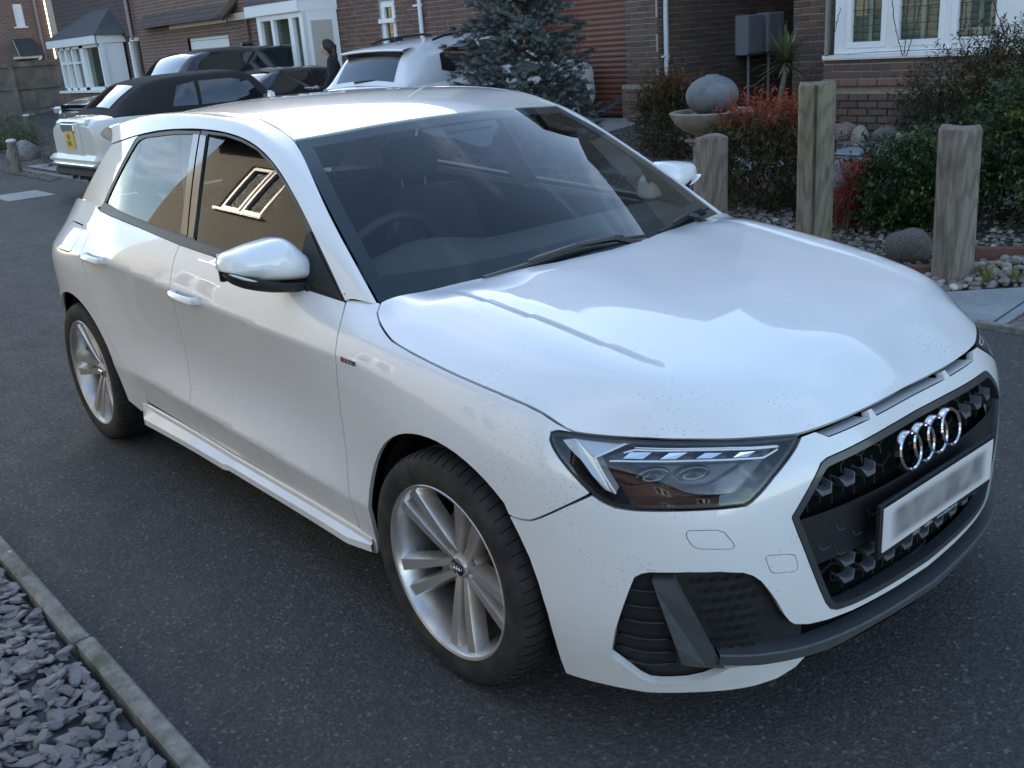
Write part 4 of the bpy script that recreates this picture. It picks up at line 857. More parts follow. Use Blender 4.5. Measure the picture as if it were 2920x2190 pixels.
D_ = thing('brick_house_opposite', 'sunlit red-brick house behind the photographer, mirrored in the headlight', 'house')
WH = [(u, u+1.3, z, z+h) for u in (1.5, 5.5) for z, h in ((1.0, 1.2), (3.3, 1.1))]
wallgrid(D_, 'wall', (13, -7.0), (-1, 0), 9, 0, 5.2, WH, BT_Y, (0, 1))
for a, b, c, e in WH: pane_window(D_, (13, -7.0), (-1, 0), (0, 1), a, b, c, e, [(a+.08, a+.61), (a+.69, a+1.22)], shut=False)
m = MB(); gable_wall(m, 4, -15, -7, 0, 5.2, 8); gable_wall(m, 13, -15, -7, 0, 5.2, 8); m.add([(4, -15, 0), (13, -15, 0), (13, -15, 5.2), (4, -15, 5.2)], [(0, 1, 2, 3)]); m.build('wall', BT_X, D_); roof_prism('roof', D_, 4, 13, -15, -7, 5.2, 8)
# ---------------------------------------------------------------- garden
def m_leaf(name, rough=.45, spec=.45, trans=.25):
    t = NT(name); c = t.attr('leafcol', 'Color'); t.col(c); t.p(Roughness=rough, Specular_IOR_Level=spec)
    tl = t.n('BsdfTranslucent'); t.lk(c, tl.inputs[0]); mx = t.n('MixShader'); mx.inputs[0].default_value = trans; t.lk(t.b.outputs[0], mx.inputs[1]); t.lk(tl.outputs[0], mx.inputs[2]); t.lk(mx.outputs[0], t.out.inputs[0]); return t.m
M_leaf = m_leaf('leaf'); M_needle = m_leaf('blue_needles', .6, .3, .1)
def leaf_mesh(name, pos, dirs, nrm, ln, wd, cols, mat, parent, fold=.25, kind=None):
    """one folded four-point leaf per row"""
    n = len(pos); d = dirs/np.maximum(np.linalg.norm(dirs, axis=1), 1e-9)[:, None]; s = np.cross(d, nrm); s /= np.maximum(np.linalg.norm(s, axis=1), 1e-9)[:, None]; u = np.cross(s, d)
    ln = np.broadcast_to(ln, n)[:, None]; wd = np.broadcast_to(wd, n)[:, None]
    V = np.stack([pos, pos+d*ln*.45+s*wd*.5+u*wd*fold, pos+d*ln, pos+d*ln*.45-s*wd*.5+u*wd*fold], 1).reshape(-1, 3)
    i = np.arange(n)*4; F = np.concatenate([np.stack([i, i+1, i+2], 1), np.stack([i, i+2, i+3], 1)])
    me = bpy.data.meshes.new(name); me.vertices.add(len(V)); me.vertices.foreach_set('co', V.astype(np.float32).ravel()); me.loops.add(F.size); me.loops.foreach_set('vertex_index', F.astype(np.int32).ravel()); me.polygons.add(len(F)); me.polygons.foreach_set('loop_start', np.arange(0, F.size, 3, dtype=np.int32)); me.update(calc_edges=True); me.validate()
    at = me.attributes.new('leafcol', 'FLOAT_COLOR', 'POINT'); C4 = np.concatenate([np.repeat(cols, 4, 0), np.ones((n*4, 1))], 1); at.data.foreach_set('color', C4.astype(np.float32).ravel())
    me.materials.append(mat); o = bpy.data.objects.new(name, me); COL.objects.link(o); o.parent = parent
    if kind: tag(o, kind=kind)
    return o
def rnd_dirs(n): v = rng.normal(size=(n, 3)); return v/np.linalg.norm(v, axis=1)[:, None]
def shrub(name, label, base, blobs, nleaf, ln, wd, colf, cat='shrub', stems=9, group=None, up=.5):
    """blobs: (dx,dy,dz,rx,ry,rz); leaves sit in sprays spread through the blobs"""
    root = thing(name, label, cat, base, 0, group); bl = np.array(blobs, float); w = bl[:, 3]*bl[:, 4]*bl[:, 5]; w /= w.sum()
    ns = nleaf//14; k = rng.choice(len(bl), ns, p=w); q = rnd_dirs(ns)*(rng.uniform(.25, 1, ns)**.42)[:, None]; sc = bl[k, 3:]*(1+rng.normal(0, .09, ns))[:, None]; c = bl[k, :3]+q*sc
    out = q/np.maximum(np.linalg.norm(q, axis=1), 1e-6)[:, None]; axis = out+np.array([0, 0, up])+rng.normal(0, .35, (ns, 3)); axis /= np.linalg.norm(axis, axis=1)[:, None]
    m = 14; t = np.tile(np.linspace(-.6, 1, m), ns); cc = np.repeat(c, m, 0); ax = np.repeat(axis, m, 0); pos = cc+ax*(t*ln*2.1)[:, None]
    sd = np.cross(ax, rnd_dirs(ns*m)); sd /= np.linalg.norm(sd, axis=1)[:, None]; dr = ax*.55+sd*.85+np.array([0, 0, -.12]); keep = pos[:, 2] > .015
    hz = pos[:, 2]/(bl[:, 2]+bl[:, 5]).max(); depth = np.repeat(np.linalg.norm(q, axis=1), m); cols = colf(hz, np.repeat(rng.random(ns), m), rng.random(ns*m), depth)
    L = ln*rng.uniform(.7, 1.2, ns*m); leaf_mesh('foliage', pos[keep], dr[keep], (sd+ax*.3+np.array([0, 0, .6]))[keep], L[keep], L[keep]*wd/ln, cols[keep], M_leaf, root, kind='stuff')
    sm = MB()
    for i in range(stems):
        j = rng.choice(ns); e = c[j]; b = np.array([rng.normal(0, .06), rng.normal(0, .06), 0]); mid = (b+e)/2+np.array([0, 0, .1*e[2]]); sm.tube([b, mid, e], [.010, .007, .003], 5)
    sm.build('stem', simple('shrub_stem', (.09, .065, .045), .85), root); return root
def cmix(a, b, t): return np.asarray(a)[None]*(1-t[:, None])+np.asarray(b)[None]*t[:, None]
def col_nandina(red):
    def f(h, s, r, d):
        g = cmix((.030, .042, .018), (.075, .085, .030), r); ru = cmix((.085, .040, .022), (.15, .075, .03), s); rd = cmix((.30, .045, .022), (.42, .11, .035), r)
        k = np.clip((h-.72)/.20+s*.45-.15, 0, 1)*red; c = g*(1-.55*s[:, None])+ru*(.55*s[:, None]); return c*(1-k[:, None])+rd*k[:, None]
    return f
def col_green(h, s, r, d):
    g = cmix((.022, .050, .018), (.060, .105, .035), r); y = cmix((.16, .19, .04), (.26, .25, .06), r); k = (s > .84)*np.clip(d*1.4-.5, 0, 1)*.8; return g*(1-k[:, None])+y*k[:, None]
def col_brown(h, s, r, d):
    g = cmix((.032, .045, .022), (.070, .075, .035), r); b = cmix((.12, .070, .032), (.19, .115, .045), r); k = np.clip(s*1.1-.35, 0, 1)*np.clip((h-.35)*1.6, 0, 1); return g*(1-k[:, None])+b*k[:, None]
shrub('nandina_shrub', 'bushy heavenly bamboo with bright red top leaves behind the two left log posts', (-3.05, 4.75, gz(4.7)), [(0, 0, .34, .50, .40, .40), (-.25, .1, .42, .34, .3, .38), (.28, 0, .45, .34, .3, .40), (.05, -.05, .66, .36, .3, .24), (.38, .05, .62, .2, .2, .24)], 15000, .050, .013, col_nandina(1.0))
shrub('nandina_shrub', 'dark green and maroon leafy shrub left of the stone fountain', (-5.35, 6.35, gz(6.3)), [(0, 0, .38, .44, .4, .42), (-.12, 0, .62, .34, .3, .3), (.2, 0, .55, .3, .3, .3)], 11000, .055, .014, col_nandina(.28))
shrub('low_red_shrub', 'low red-leaved twig growing beside the tall cracked log post', (-2.05, 4.35, gz(4.4)), [(0, 0, .2, .14, .12, .2), (.05, 0, .36, .08, .08, .12)], 900, .05, .016, lambda h, s, r, d: cmix((.22, .03, .03), (.32, .06, .05), r))
shrub('euonymus_shrub', 'glossy dark green shrub with yellow leaf tips behind the shortest right log post', (-1.72, 4.62, gz(4.6)), [(0, 0, .26, .46, .36, .28), (-.22, 0, .36, .26, .26, .26), (.2, .05, .40, .34, .3, .30), (0, -.1, .15, .4, .3, .16)], 13000, .042, .020, col_green)
shrub('euonymus_shrub', 'tall dark green shrub beside the right-hand log post', (-1.02, 5.00, gz(5)), [(0, 0, .34, .50, .40, .36), (.2, 0, .62, .42, .36, .34), (-.22, 0, .58, .34, .3, .34), (.05, -.1, .82, .3, .3, .22), (.5, .1, .5, .4, .4, .45)], 17000, .044, .020, col_green)
shrub('large_shrub', 'large bronze-green shrub growing in front of the leaded bay window', (-1.95, 6.15, gz(6.2)), [(0, 0, .40, .62, .5, .42), (-.25, 0, .66, .46, .4, .36), (.3, 0, .76, .5, .45, .40), (.1, 0, .98, .42, .4, .22), (-.45, 0, .45, .3, .3, .35), (.75, .1, .7, .5, .4, .5)], 24000, .050, .013, col_brown)
shrub('low_plant', 'low dark leafy plant at the foot of the spruce', (-5.95, 5.6, gz(5.6)), [(0, 0, .12, .22, .2, .14)], 1500, .05, .02, col_green)
# blue spruce
def spruce(base, H, label):
    root = thing('blue_spruce', label, 'tree', base); MB().tube([(0, 0, -.05), (0, 0, H*.5), (0, 0, H)], [.055, .038, .006], 8).build('trunk', simple('spruce_bark', (.10, .065, .045), .9, var=.3, vscale=20), root, smooth=True)
    br = MB(); tip = []; z = .12
    while z < H*.97:
        n = rng.integers(6, 9); Rm = 1.04*(1-(z/H))**.72+.05; Rm *= min(1, .62+z*1.0)
        for k in range(n):
            a = 2*math.pi*(k+rng.uniform(-.3, .3))/n+z*9; Lb = Rm*rng.uniform(.78, 1.10); d = np.array([math.cos(a), math.sin(a), 0]); P = [np.array([0, 0, z])+d*Lb*t+np.array([0, 0, Lb*(rng.uniform(.0, .35)*t-.28*t*t+.22*t**3)]) for t in np.linspace(0, 1, 6)]
            br.tube(P, [.014, .012, .010, .008, .006, .004], 4)
            sidev = np.array([-d[1], d[0], 0])
            for t in np.linspace(.22, 1, int(6+9*Lb)):
                i = min(4, int(t*5)); p = P[i]+(P[i+1]-P[i])*(t*5-i)
                for sgn in (-1, 1, 0):
                    if sgn == 0 and t < .55: dv = np.array([0, 0, 1.])*.5+d*.6
                    else: dv = d*(.75+.5*t)+sidev*sgn*(1.0-.55*t)+np.array([0, 0, rng.uniform(-.30, .42)])
                    l = (.11+.12*(1-t)*Lb)*rng.uniform(.7, 1.25); dv = dv/np.linalg.norm(dv); tip.append((p, dv, l))
        z += .150*(1-.25*z/H)
    br.build('branch', simple('spruce_twig', (.12, .075, .05), .9), root)
    n = len(tip); m = 64; P0 = np.array([t[0] for t in tip]); Dv = np.array([t[1] for t in tip]); Ls = np.array([t[2] for t in tip]); s = rng.random((n, m)); pos = (P0[:, None]+Dv[:, None]*(Ls[:, None]*s)[..., None]).reshape(-1, 3)
    ax = np.repeat(Dv, m, 0); sd = np.cross(ax, rnd_dirs(n*m)); sd /= np.linalg.norm(sd, axis=1)[:, None]; dr = ax*.75+sd*.8
    tone = np.repeat(rng.random(n), m); hl = s.ravel(); c = cmix((.060, .080, .078), (.20, .235, .235), np.clip(.20+.55*hl+.45*(tone-.5), 0, 1))
    leaf_mesh('crown', pos, dr, sd, rng.uniform(.026, .042, n*m), .0075, c, M_needle, root, fold=.1, kind='stuff'); return root
spruce((-7.05, 5.75, gz(5.7)), 2.75, 'blue spruce with silvery needles standing on the drive in front of the white estate car')
# spiky palm by the house corner
cp = thing('cordyline_palm', 'small spiky-leaved palm with a crooked pale trunk by the house corner', 'palm', (-5.16, 8.0, gz(8)))
MB().tube([(0.02, 0, -.02), (.05, 0, .15), (-.01, 0, .32), (.02, 0, .46), (.06, .0, .62), (.08, 0, .74)], [.040, .034, .032, .030, .030, .034], 9).build('trunk', simple('pale_bark', (.24, .20, .155), .9, var=.3, vscale=25), cp, smooth=True)
n = 120; th = rng.uniform(0, 2*math.pi, n); el = rng.uniform(-.35, 1.35, n); d = np.stack([np.cos(th)*np.cos(el), np.sin(th)*np.cos(el), np.sin(el)], 1); lf = MB()
for i in range(n):
    L = rng.uniform(.34, .50); c0 = np.array([.08, 0, .74+rng.uniform(0, .08)]); sd = np.cross(d[i], [0, 0, 1]); sd /= max(1e-6, np.linalg.norm(sd)); g = .20*max(0, math.cos(el[i]))*L
    P = [c0+d[i]*L*t-np.array([0, 0, g*t*t]) for t in (0, .3, .65, 1)]; w = (.010, .013, .010, .001)
    lf.add([p+sd*q*k for p, q in zip(P, w) for k in (-1, 1)], [(0, 1, 3, 2), (2, 3, 5, 4), (4, 5, 7, 6)])
lf.build('leaf_crown', simple('sword_leaf', (.12, .145, .065), .45, var=.45, vscale=14), cp, recalc=False)
# log posts
def m_log(name, a, b, green):
    t = NT(name); v = t.map(scale=(34, 34, 2.2)); g = t.n('TexNoise'); g.inputs['Scale'].default_value = 1; g.inputs['Detail'].default_value = 7; g.inputs['Roughness'].default_value = .6; g.inputs['Distortion'].default_value = 1.3; t.lk(v, g.inputs['Vector'])
    w = t.n('TexWave', wave_type='RINGS', rings_direction='X'); w.inputs['Scale'].default_value = 3.2; w.inputs['Distortion'].default_value = 9; w.inputs['Detail'].default_value = 3; t.lk(t.map(scale=(3, 3, .55)), w.inputs['Vector'])
    c = t.mix(t.ramp(g.outputs['Fac'], [(.34, 0.), (.66, 1.)]), a, b); c = t.mix(t.math('MULTIPLY', t.ramp(w.outputs['Fac'], [(.55, 0.), (.95, 1.)]), .42), c, [q*.45 for q in a]); c = t.mix(t.math('MULTIPLY', t.ramp(t.noise(3, 3), [(.45, 0.), (.7, 1.)]), green), c, (.16, .165, .085))
    t.col(c); t.p(Roughness=.9, Specular_IOR_Level=.25); t.bump(g.outputs['Fac'], .5, .008); return t.m
M_log1 = m_log('grey_log', (.15, .125, .10), (.27, .235, .195), .03); M_log2 = m_log('greenish_log', (.155, .135, .10), (.265, .24, .18), .45)
def post(x, y, h, rad, label, mat, lean=(0, 0), crack=False, seed=0):
    rr = random.Random(seed); m = MB(); n = 40; rows = []; ph = [rr.uniform(0, 6.28) for _ in range(4)]
    for z in (-.05, .02, h*.3, h*.6, h*.85, h-.022, h-.008, h):
        row = []
        for k in range(n):
            a = 2*math.pi*k/n; q = rad*(1+.018*math.sin(2*a+ph[0])+.012*math.sin(3*a+ph[1]+z*2)+.008*math.sin(5*a+ph[2])); e = .012 if z == h else (.003 if z > h-.01 else 0)
            if crack and abs(((a-crack+math.pi) % (2*math.pi))-math.pi) < math.pi/n*1.05 and .12*h < z: q -= .030
            row.append(((q-e)*math.cos(a)+lean[0]*z, (q-e)*math.sin(a)+lean[1]*z, z+(.012*math.sin(a*2+ph[3]) if z == h else 0)))
        rows.append(row+row[:1])
    m.grid(np.array(rows)); m.add([p for p in rows[-1][:-1]], [tuple(range(n))]); o = sharp(m.build('log_post', mat), 40); o.location = (x, y, gz(y)); return tag(o, label, 'post', 'log posts along the garden edge')
post(-.875, 3.565, .885, .113, 'pale grey knotty log post standing in the pebbles', M_log1, (-.030, .02), seed=1)
post(-1.845, 3.615, 1.13, .112, 'tallest log post, greenish and split by a long vertical crack', M_log2, (-.005, 0), crack=R(-62), seed=2)
post(-2.70, 3.63, .78, .113, 'shortest log post, standing in front of the fountain pedestal', M_log1, (.006, 0), seed=3)
# small posts by the far drive
for i, (x, y, lab) in enumerate(((-16.6, 2.75, 'small timber bollard with pale cap at the corner of the gravel strip'), (-23.4, 5.0, 'small timber bollard with pale cap nearest the dark off-roader'), (-24.3, 4.45, 'small timber bollard with pale cap behind the grassy clump'))):
    b = thing('timber_bollard', lab, 'bollard', (x, y, gz(y)), 0, 'capped bollards by the far drive'); MB().lathe([(.075, -.02), (.075, .50)], 14).build('post_body', M_log1, b, smooth=False); MB().lathe([(.082, .50), (.082, .525), (.05, .545), (.001, .55)], 14).build('cap', simple('pale_cap', (.55, .57, .60), .4), b)
gb = sheet('far_gravel_strip', [(-17.0, 2.62), (-14.2, 2.55), (-16.0, 3.6), (-20, 5.2), (-26, 6.0), (-26, 4.2), (-19, 3.0)], M_soil, .008)
shrub('grass_clump', 'straggly grassy clump on the gravel strip by the far bollards', (-21.5, 4.05, gz(4)), [(0, 0, .12, .9, .6, .22), (-.8, 0, .2, .7, .5, .3)], 5000, .16, .012, lambda h, s, r, d: cmix((.09, .11, .04), (.17, .17, .08), r), cat='grass', up=1.5)
me = ico(70, .15, 3); me.materials.append(M_boul); tag(inst('boulder', me, None, (-18.6, 3.45, .17), (0, 0, 1), (.27, .22, .22)), 'pale rounded boulder on the far gravel strip', 'boulder')
shrub('dry_tuft', 'small brown tuft on gravel near the convertible bumper', (-16.6, 3.35, gz(3.4)), [(0, 0, .08, .22, .2, .12)], 700, .09, .010, lambda h, s, r, d: cmix((.11, .08, .055), (.16, .12, .08), r), cat='plant', up=1.2)
# boulders in the bed, grass tufts by the post
me = ico(71, .13, 3); me.materials.append(simple('dark_boulder', (.105, .098, .085), .85, var=.4, vscale=9)); tag(inst('boulder', me, None, (-1.30, 3.86, gz(3.86)+.075), (0, 0, .4), (.15, .13, .12)), 'dark rounded boulder on the gravel between two log posts', 'boulder')
me = ico(72, .13, 3); me.materials.append(M_boul); tag(inst('boulder', me, None, (-2.38, 4.72, gz(4.7)+.16), (0, 0, 1.4), (.19, .17, .24)), 'upright grey boulder beside the tall cracked log post', 'boulder')
for i, (x, y) in enumerate(((-.66, 3.56), (-.52, 3.60))):
    g = thing('grass_tuft', ['yellow-green grass tuft in the pebbles, the one closer to the pale log post', 'yellow-green grass tuft in the pebbles, the one farther from the pale log post'][i], 'grass', (x, y, gz(y)+.03), 0, 'grass tufts in the pebbles'); bl = MB()
    for k in range(60):
        a = rng.uniform(0, 6.28); e = rng.uniform(.6, 1.45); L = rng.uniform(.06, .13) if k > 6 else rng.uniform(.14, .20); d = np.array([math.cos(a)*math.cos(e), math.sin(a)*math.cos(e), math.sin(e)]); s = np.array([-math.sin(a), math.cos(a), 0])*.0022; p = np.array([rng.normal(0, .015), rng.normal(0, .015), 0]); q = p+d*L*.6; t = p+d*L+np.array([math.cos(a), math.sin(a), -.4])*L*.15
        bl.add([p-s, p+s, q+s*.8, q-s*.8, t], [(0, 1, 2, 3), (3, 2, 4)])
    tag(bl.build('blades', simple('grass_blade', (.22, .23, .06), .55, var=.3, vscale=30), g, recalc=False), kind='stuff')
# ball fountain
fx, fy, fz0 = -3.72, 4.94, gz(4.94)
M_fst = simple('weathered_stone', (.25, .225, .185), .85, var=.35, vscale=9); M_ball = m_slab('blue_grey_stone', (.10, .11, .125), (.19, .20, .22), 6)
ft = thing('ball_fountain', 'blue-grey stone ball fountain in a shallow stone bowl on a pedestal', 'fountain', (fx, fy, fz0))
pd = MB().box((0, 0, .03), (.36, .36, .06), bev=.01).box((0, 0, .27), (.235, .235, .44), bev=.008).build('pedestal', simple('pale_blue_stone', (.24, .26, .30), .7, var=.15, vscale=6), ft); MB().box((0, 0, .500), (.34, .34, .035), bev=.012).box((0, 0, .472), (.28, .28, .03), bev=.006).build('pedestal_cap', M_fst, ft)
sharp(MB().lathe([(.001, .518), (.10, .520), (.14, .535), (.235, .580), (.315, .645), (.362, .722), (.366, .735), (.355, .742), (.325, .742), (.312, .735), (.300, .710), (.20, .67), (.001, .66)], 48).build('bowl', M_fst, ft), 40)
MB().lathe([(.001, .70), (.30, .70)], 32, cap=False).build('water', simple('dark_water', (.02, .022, .024), .05), ft)
pr = [(.001, .685)]+[(.222*math.cos(e)+.0, .865+.168*math.sin(e)) for e in np.linspace(-1.35, 1.30, 22)]+[(.052, 1.038), (.050, 1.030), (.001, 1.028)]
sharp(MB().lathe(pr, 48).build('ball', M_ball, ft), 50)
# ---------------------------------------------------------------- the other parked cars (local frame: x forward, y left)
def bg_car(name, label, loc, rz, L, W, H, lower, cabin, paint_m, roof_m=None, wheel_r=.33, axles=(.78, -.86), win=(), scr=None, rear=None, tilt=0.0):
    """lower: (x, half width, z bottom, z waist/bonnet); cabin: (x, half width at waist, z waist, half width roof, z roof)"""
    root = thing(name, label, 'car', loc, rz); root.rotation_euler = (0, tilt, rz)
    lo = np.array(lower, float); xs = np.linspace(lo[0, 0], lo[-1, 0], 46); f = [pchip(-lo[:, 0], lo[:, k]) for k in (1, 2, 3)]; P = []
    for x in xs:
        w, zb_, zt = (float(g(-x)) for g in f); h = zt-zb_; half = [(w*.90, zb_), (w*.985, zb_+.06), (w, zb_+.30*h), (w*.985, zb_+.62*h), (w*.995, zb_+.74*h), (w*.965, zb_+.88*h), (w*.90, zb_+.965*h), (w*.80, zt), (w*.4, zt+.022), (0, zt+.028)]
        for ax in axles:      # wheel cut-outs
            r = wheel_r+.055; xo = x-ax*L/2*1.0
            if abs(xo) < r: za = wheel_r+math.sqrt(r*r-xo*xo)-.02; half = [(y, max(z, za) if i < 4 else max(z, za-.0) if z < za else z) for i, (y, z) in enumerate(half)]
        P.append([(x, y, z) for y, z in half]+[(x, -y, z) for y, z in half[-2::-1]])
    body = MB().grid(np.array(P)); n = len(P[0]); body.add(P[0], [tuple(range(n))]); body.add(P[-1], [tuple(range(n-1, -1, -1))]); sharp(body.build('body', paint_m, root), 38)
    ca = np.array(cabin, float); g = [pchip(-ca[:, 0], ca[:, k]) for k in (1, 2, 3, 4)]
    def side(x, z, off=0.0, s=1):
        wb_, zw, wr, zr = (float(q(-x)) for q in g); t = (z-zw)/max(zr-zw, .02); y = wb_+(wr-wb_)*t+.022*math.sin(math.pi*min(1, max(0, t)))
        return (x, s*(y+off), z+off*.4)
    P = []
    for x in np.linspace(ca[0, 0], ca[-1, 0], 44):
        wb_, zw, wr, zr = (float(q(-x)) for q in g); zr = max(zr, zw+.004); hh = zr-zw; half = [(wb_+.002, zw-.03)]+[(wb_+(wr-wb_)*t+.022*math.sin(math.pi*t), zw+hh*t) for t in (.0, .3, .6, .88)]+[(wr*.97, zw+hh*.975), (wr*.88, zr), (wr*.45, zr+.02), (0, zr+.026)]
        P.append([(x, y, z) for y, z in half]+[(x, -y, z) for y, z in half[-2::-1]])
    sharp(MB().grid(np.array(P)).build('cabin', roof_m or paint_m, root), 42)
    def top(x, v, off=.006): wb_, zw, wr, zr = (float(q(-x)) for q in g); zr = max(zr, zw+.004); return (x, v*wr*.95, zr+.026*(1-v*v)-.012*abs(v)**3+off)
    if scr: MB().grid(np.array([[top(x, v, .010) for v in np.linspace(-.93, .93, 11)] for x in np.linspace(scr[0], scr[1], 12)])).build('windscreen', M_bgl, root, smooth=True)
    if rear: MB().grid(np.array([[top(x, v, .010) for v in np.linspace(-rear[2], rear[2], 11)] for x in np.linspace(rear[0], rear[1], 12)])).build('rear_window', M_bgl, root, smooth=True)
    for s in (1, -1):
        for wpoly in win:
            pts = densify(wpoly, .12); q = [side(a, b, .008, s) for a, b in pts]; c = np.mean(q, 0); m_ = len(q); MB().add(q+[tuple(side(*(np.mean(wpoly, 0)), .010, s))], [(i, (i+1) % m_, m_) for i in range(m_)]).build('side_window', M_bgl, root, smooth=True)
        for ax in axles:
            cx = ax*L/2; wy = W/2-.11; wh = MB(); wh.lathe([(wheel_r*.62, .10), (wheel_r*.66, .112), (wheel_r*.92, .115), (wheel_r, .09), (wheel_r, -.09), (wheel_r*.6, -.10)], 28, (cx, s*wy, wheel_r), axis='y') if s > 0 else wh.lathe([(wheel_r*.62, -.10), (wheel_r*.66, -.112), (wheel_r*.92, -.115), (wheel_r, -.09), (wheel_r, .09), (wheel_r*.6, .10)], 28, (cx, s*wy, wheel_r), axis='y')
            w_ = sharp(wh.build('wheel', M_rubber, root), 35); rm = MB()
            for k in range(5): a = k*2*math.pi/5; rm.tube([(cx, s*(wy+.085), wheel_r), (cx+wheel_r*.6*math.cos(a), s*(wy+.10), wheel_r+wheel_r*.6*math.sin(a))], [.035, .022], 5)
            rm.build('rim', M_rim, w_)
    MB().box((0, 0, .30), (L*.86, W*.80, .24)).build('underbody', M_void, root)
    return root, side, top
M_bgl = simple('dark_car_glass', (.010, .012, .015), .03, spec=.8, coat=1)
P_dark = paint('dark_green_black_paint', (.012, .017, .018)); P_blue = paint('dark_blue_grey_paint', (.022, .024, .034)); P_silver = paint('pale_silver_paint', (.62, .61, .57)); P_white2 = paint('clean_white_paint', (.80, .81, .83)); M_fab = simple('black_fabric_hood', (.022, .020, .020), .92, var=.15, vscale=50)
def bx(root, name, c, d, mat, bev=.01, rz=0): return MB().box(c, d, rz, bev).build(name, mat, root)
# --- dark off-roader, nose towards the road
L, W, H = 4.55, 1.95, 1.78; th = R(95-180); d = np.array([math.cos(th), math.sin(th)]); l = np.array([-d[1], d[0]]); c = np.array([-15.0, 3.75])-d*L/2-l*W/2  # front left corner
rr_, sd_, tp_ = bg_car('dark_off_roader', 'large dark green off-roader parked nose-out beside the house with a white front plate', (c[0], c[1], .0), th, L, W, H,
    [(2.27, .74, .36, .86), (2.20, .88, .28, .98), (2.0, .95, .26, 1.05), (1.2, .975, .26, 1.12), (.4, .975, .26, 1.14), (-1.8, .975, .28, 1.16), (-2.15, .93, .32, 1.12), (-2.27, .85, .40, 1.0)],
    [(.98, .86, 1.13, .70, 1.135), (.85, .87, 1.13, .66, 1.20), (.25, .88, 1.13, .64, 1.66), (.0, .88, 1.13, .64, 1.71), (-.9, .88, 1.14, .64, 1.74), (-1.7, .86, 1.15, .62, 1.71), (-1.95, .84, 1.15, .60, 1.62), (-2.2, .80, 1.12, .62, 1.13)], P_dark, P_dark, .37, (.62, -.62),
    win=[[(.62, 1.18), (.20, 1.56), (-.02, 1.63), (-.55, 1.65), (-.55, 1.19)], [(-.60, 1.19), (-.60, 1.65), (-1.15, 1.655), (-1.25, 1.20)], [(-1.32, 1.21), (-1.22, 1.65), (-1.62, 1.62), (-1.9, 1.24)]], scr=(.93, .26))
for z in (.86, .90, .94, .98): bx(rr_, 'grille_bar', (2.262-(z-.86)*.2, 0, z), (.02, 1.05, .022), M_gloss)
bx(rr_, 'grille_panel', (2.235, 0, .92), (.03, 1.15, .18), M_void)
for s in (1, -1): bx(rr_, 'headlight', (2.15, s*.74, .92), (.16, .30, .13), M_chrome, .03, -s*.35); bx(rr_, 'parking_sensor', (2.275, s*.42, .84), (.01, .04, .04), M_satin)
bx(rr_, 'number_plate', (2.30, 0, .55), (.012, .52, .12), M_plate, .003); bx(rr_, 'skid_plate', (2.27, 0, .33), (.05, 1.2, .05), M_satin, .015)
text('plate_lettering', 'GU25 YTO', .075, simple('plate_ink', (.02, .02, .02), .5), rr_, (2.308, 0, .55), (R(90), 0, R(90)), sx=.85)
text('bonnet_lettering', 'RANGE ROVER', .055, M_satin, rr_, (2.235, .0, 1.005), (R(70), 0, R(90)), sx=1.5)
bx(rr_, 'roof_fin', (-1.2, 0, 1.80), (.25, .05, .07), P_dark, .02)
for s in (1, -1): bx(rr_, 'door_mirror', (.72, s*1.03, 1.20), (.14, .20, .17), P_dark, .04)
# --- soft-top convertible, tail towards the road
L, W = 3.75, 1.70; th = R(92); d = np.array([math.cos(th), math.sin(th)]); l = np.array([-d[1], d[0]]); c = np.array([-10.75, 2.15])+d*L/2+l*W/2
mn, sd_, tp_ = bg_car('soft_top_convertible', 'pale silver convertible with raised black fabric roof and yellow rear plate', (c[0], c[1], .03), th, L, W, 1.40,
    [(1.87, .60, .30, .70), (1.78, .74, .24, .80), (1.4, .83, .22, .90), (.6, .85, .22, .955), (-.6, .85, .22, .97), (-1.4, .84, .24, .965), (-1.75, .76, .28, .93), (-1.84, .66, .34, .86)],
    [(.88, .74, .95, .56, .955), (.80, .75, .95, .57, 1.0), (.42, .76, .96, .58, 1.34), (.2, .77, .96, .585, 1.385), (-.5, .77, .97, .585, 1.375), (-.95, .76, .97, .56, 1.33), (-1.25, .74, .97, .53, 1.18), (-1.55, .70, .96, .56, .965)], P_silver, M_fab, .31, (.66, -.66),
    win=[[(.52, 1.0), (.36, 1.24), (.12, 1.29), (-.35, 1.29), (-.40, 1.0)], [(-.45, 1.0), (-.41, 1.29), (-.66, 1.25), (-.80, 1.01)]], scr=(.86, .45), rear=(-1.10, -1.46, .72))
bx(mn, 'boot_lid', (-1.66, 0, .90), (.36, 1.0, .10), P_silver, .04); bx(mn, 'chrome_waist_trim', (-1.40, 0, .985), (.03, 1.36, .018), M_chrome, .005)
pc = bx(mn, 'plate_recess', (-1.845, 0, .71), (.05, .56, .42), P_silver, .03); bx(mn, 'boot_handle', (-1.875, 0, .855), (.03, .42, .11), M_chrome, .02)
bx(mn, 'number_plate', (-1.878, 0, .70), (.012, .285, .205), simple('plate_yellow', (.62, .40, .05), .4), .004); text('plate_lettering', 'EJ51\nDHC', .085, MATS['plate_ink'], mn, (-1.886, 0, .70), (R(90), 0, R(-90)), sx=.8)
for s in (1, -1):
    tl = MB().lathe([(.001, -.03), (.075, -.03), (.085, 0), (.001, .02)], 20, (0, 0, 0), axis='x'); tl.v = [(-1.79-p[0], s*.62+p[1], .72+p[2]*1.9) for p in tl.v]; tl.build('tail_light', M_red, mn, smooth=True)
    bx(mn, 'door_mirror', (.50, s*.92, 1.04), (.12, .16, .12), M_chrome, .04)
